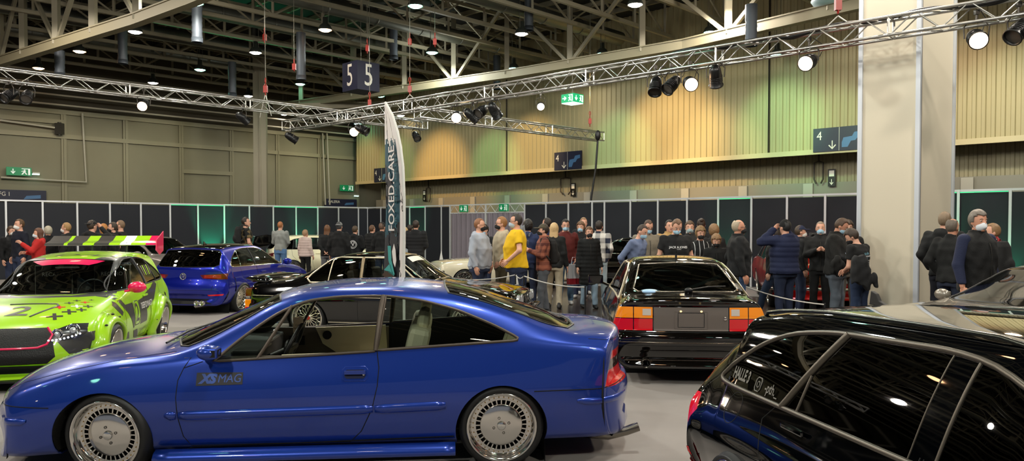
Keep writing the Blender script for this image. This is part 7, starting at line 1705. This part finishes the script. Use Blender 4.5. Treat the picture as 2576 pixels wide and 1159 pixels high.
# =====================================================  LIGHT  =====================================================
def L(kind, loc, energy, col=(1, 1, 1), size=.3, aim=None, spot=None, blend=.5, name='hall_light'):
    l = bpy.data.lights.new(name, kind); l.energy = energy; l.color = col
    if kind == 'AREA': l.shape = 'DISK'; l.size = size
    else: l.shadow_soft_size = size
    if spot: l.spot_size = radians(spot); l.spot_blend = blend
    o = bpy.data.objects.new(name, l); COL.objects.link(o); o.location = loc
    if aim is not None: o.rotation_euler = (Vector(loc)-Vector(aim)).to_track_quat('Z', 'Y').to_euler()
    return o
for i, (x, y) in enumerate(((-12, 3), (-4, -3), (5, -2), (-7, 8), (1, 4), (8, 6), (-13, 14), (-3, 13), (6, 13), (-9, 22), (1, 21), (-15, 20), (12, 12), (-3, 29), (6, 22))):
    c_ = ((1, .93, .82), (.95, 1, .93), (1, .90, .78))[i % 3]; L('SPOT', (x, y, 7.9), 900*(.6 if y > 20 else 1), c_, .25, aim=(x, y, 0), spot=180, blend=.08)
    L('POINT', (x, y, 7.9), 110, c_, .25)  # weak bare fill, added to brighten the ceiling steel
# par lamps washing the corrugated wall
def wp(px, py):
    u = (px-CXP)/FPX; s_ = (u*45+9.24)/(.722+.692*u); P = B0+BD*s_; P.z = at(px, py, P.y).z; return P
for (px, py, c, e, dd, sp) in ((1110, 420, (1, .62, .25), 900, 6, 55), (1000, 400, (.6, 1, .45), 250, 6, 45), (1245, 400, (.45, 1, .5), 420, 6, 45), (1340, 380, (1, .70, .35), 700, 6, 50), (1560, 360, (.45, 1, .6), 420, 6, 45), (1690, 330, (1, .62, .25), 1100, 6.5, 55), (1800, 380, (1, .85, .5), 400, 6, 50), (1960, 300, (.4, 1, .5), 500, 6, 45), (2090, 320, (.6, 1, .5), 300, 6, 45), (2430, 240, (1, .72, .5), 350, 6, 55), (2560, 250, (.7, 1, .8), 250, 6, 50), (930, 410, (1, .7, .35), 250, 6, 50)):
    P = wp(px, py); Q = P+BN*dd; Q.z = 6.9+random.uniform(-.2, .2); L('SPOT', Q, e*2.3, c, .12, aim=P-Zv*.3, spot=sp-8, blend=.8, name='wash_light')
for px, e in ((700, 250), (400, 200), (150, 160), (820, 250)):
    P = onl(px, 430); Q = P+WN*5; Q.z = 7.0; L('SPOT', Q, e*1.3, (1, .92, .62), .2, aim=P, spot=75, blend=.9, name='wash_light')
# green uplights at the partition walls
for D, t, e in ((DL, 7.0, 900), (DL, 6.1, 300), (DL, 3.1, 450), (DL, 4.1, 120), (DR, 3.5, 220), (DR, 17.3, 160), (DR, 22.6, 380), (DR, 24.0, 160)):
    P = C0+D*t; N = Vector((.716, -.698, 0)) if D is DL else Vector((-.698, -.716, 0)); q = P+N*.35+Zv*.14; r = empty('led_uplight', (q.x, q.y, 0), 0, 'small green floor uplight at the foot of the black partition', 'floor light', 'green uplights')
    m = MB(); m.lathe([(.08, .002), (.09, .03), (.09, .11), (.07, .12)], 16); m.build('housing', BLACK, r); m = MB(); m.lathe([(.07, .118), (.001, .118)], 16); m.build('lens', emat('green_glow', '#20ff9c', 6), r)
    L('SPOT', q, e, (.03, 1, .45), .06, aim=P+Zv*1.5+N*.03, spot=52, blend=.7, name='green_light')
w = bpy.data.worlds.new('world'); SC.world = w; w.use_nodes = True; bg = w.node_tree.nodes['Background']; bg.inputs[0].default_value = (.80, .86, 1, 1); bg.inputs[1].default_value = .2
# world background above is added ambient fill, with no windows behind the camera
SC.view_settings.view_transform = 'Standard'; SC.view_settings.look = 'None'; SC.view_settings.exposure = 0.0; SC.view_settings.gamma = 1
SC.cycles.max_bounces = 6; SC.cycles.diffuse_bounces = 3; SC.cycles.glossy_bounces = 4; SC.cycles.transparent_max_bounces = 16; SC.cycles.transmission_bounces = 4
SC.cycles.use_adaptive_sampling = True; SC.cycles.adaptive_threshold = .03; SC.cycles.use_denoising = True; SC.cycles.sample_clamp_indirect = 6; SC.cycles.caustics_reflective = False; SC.cycles.caustics_refractive = False
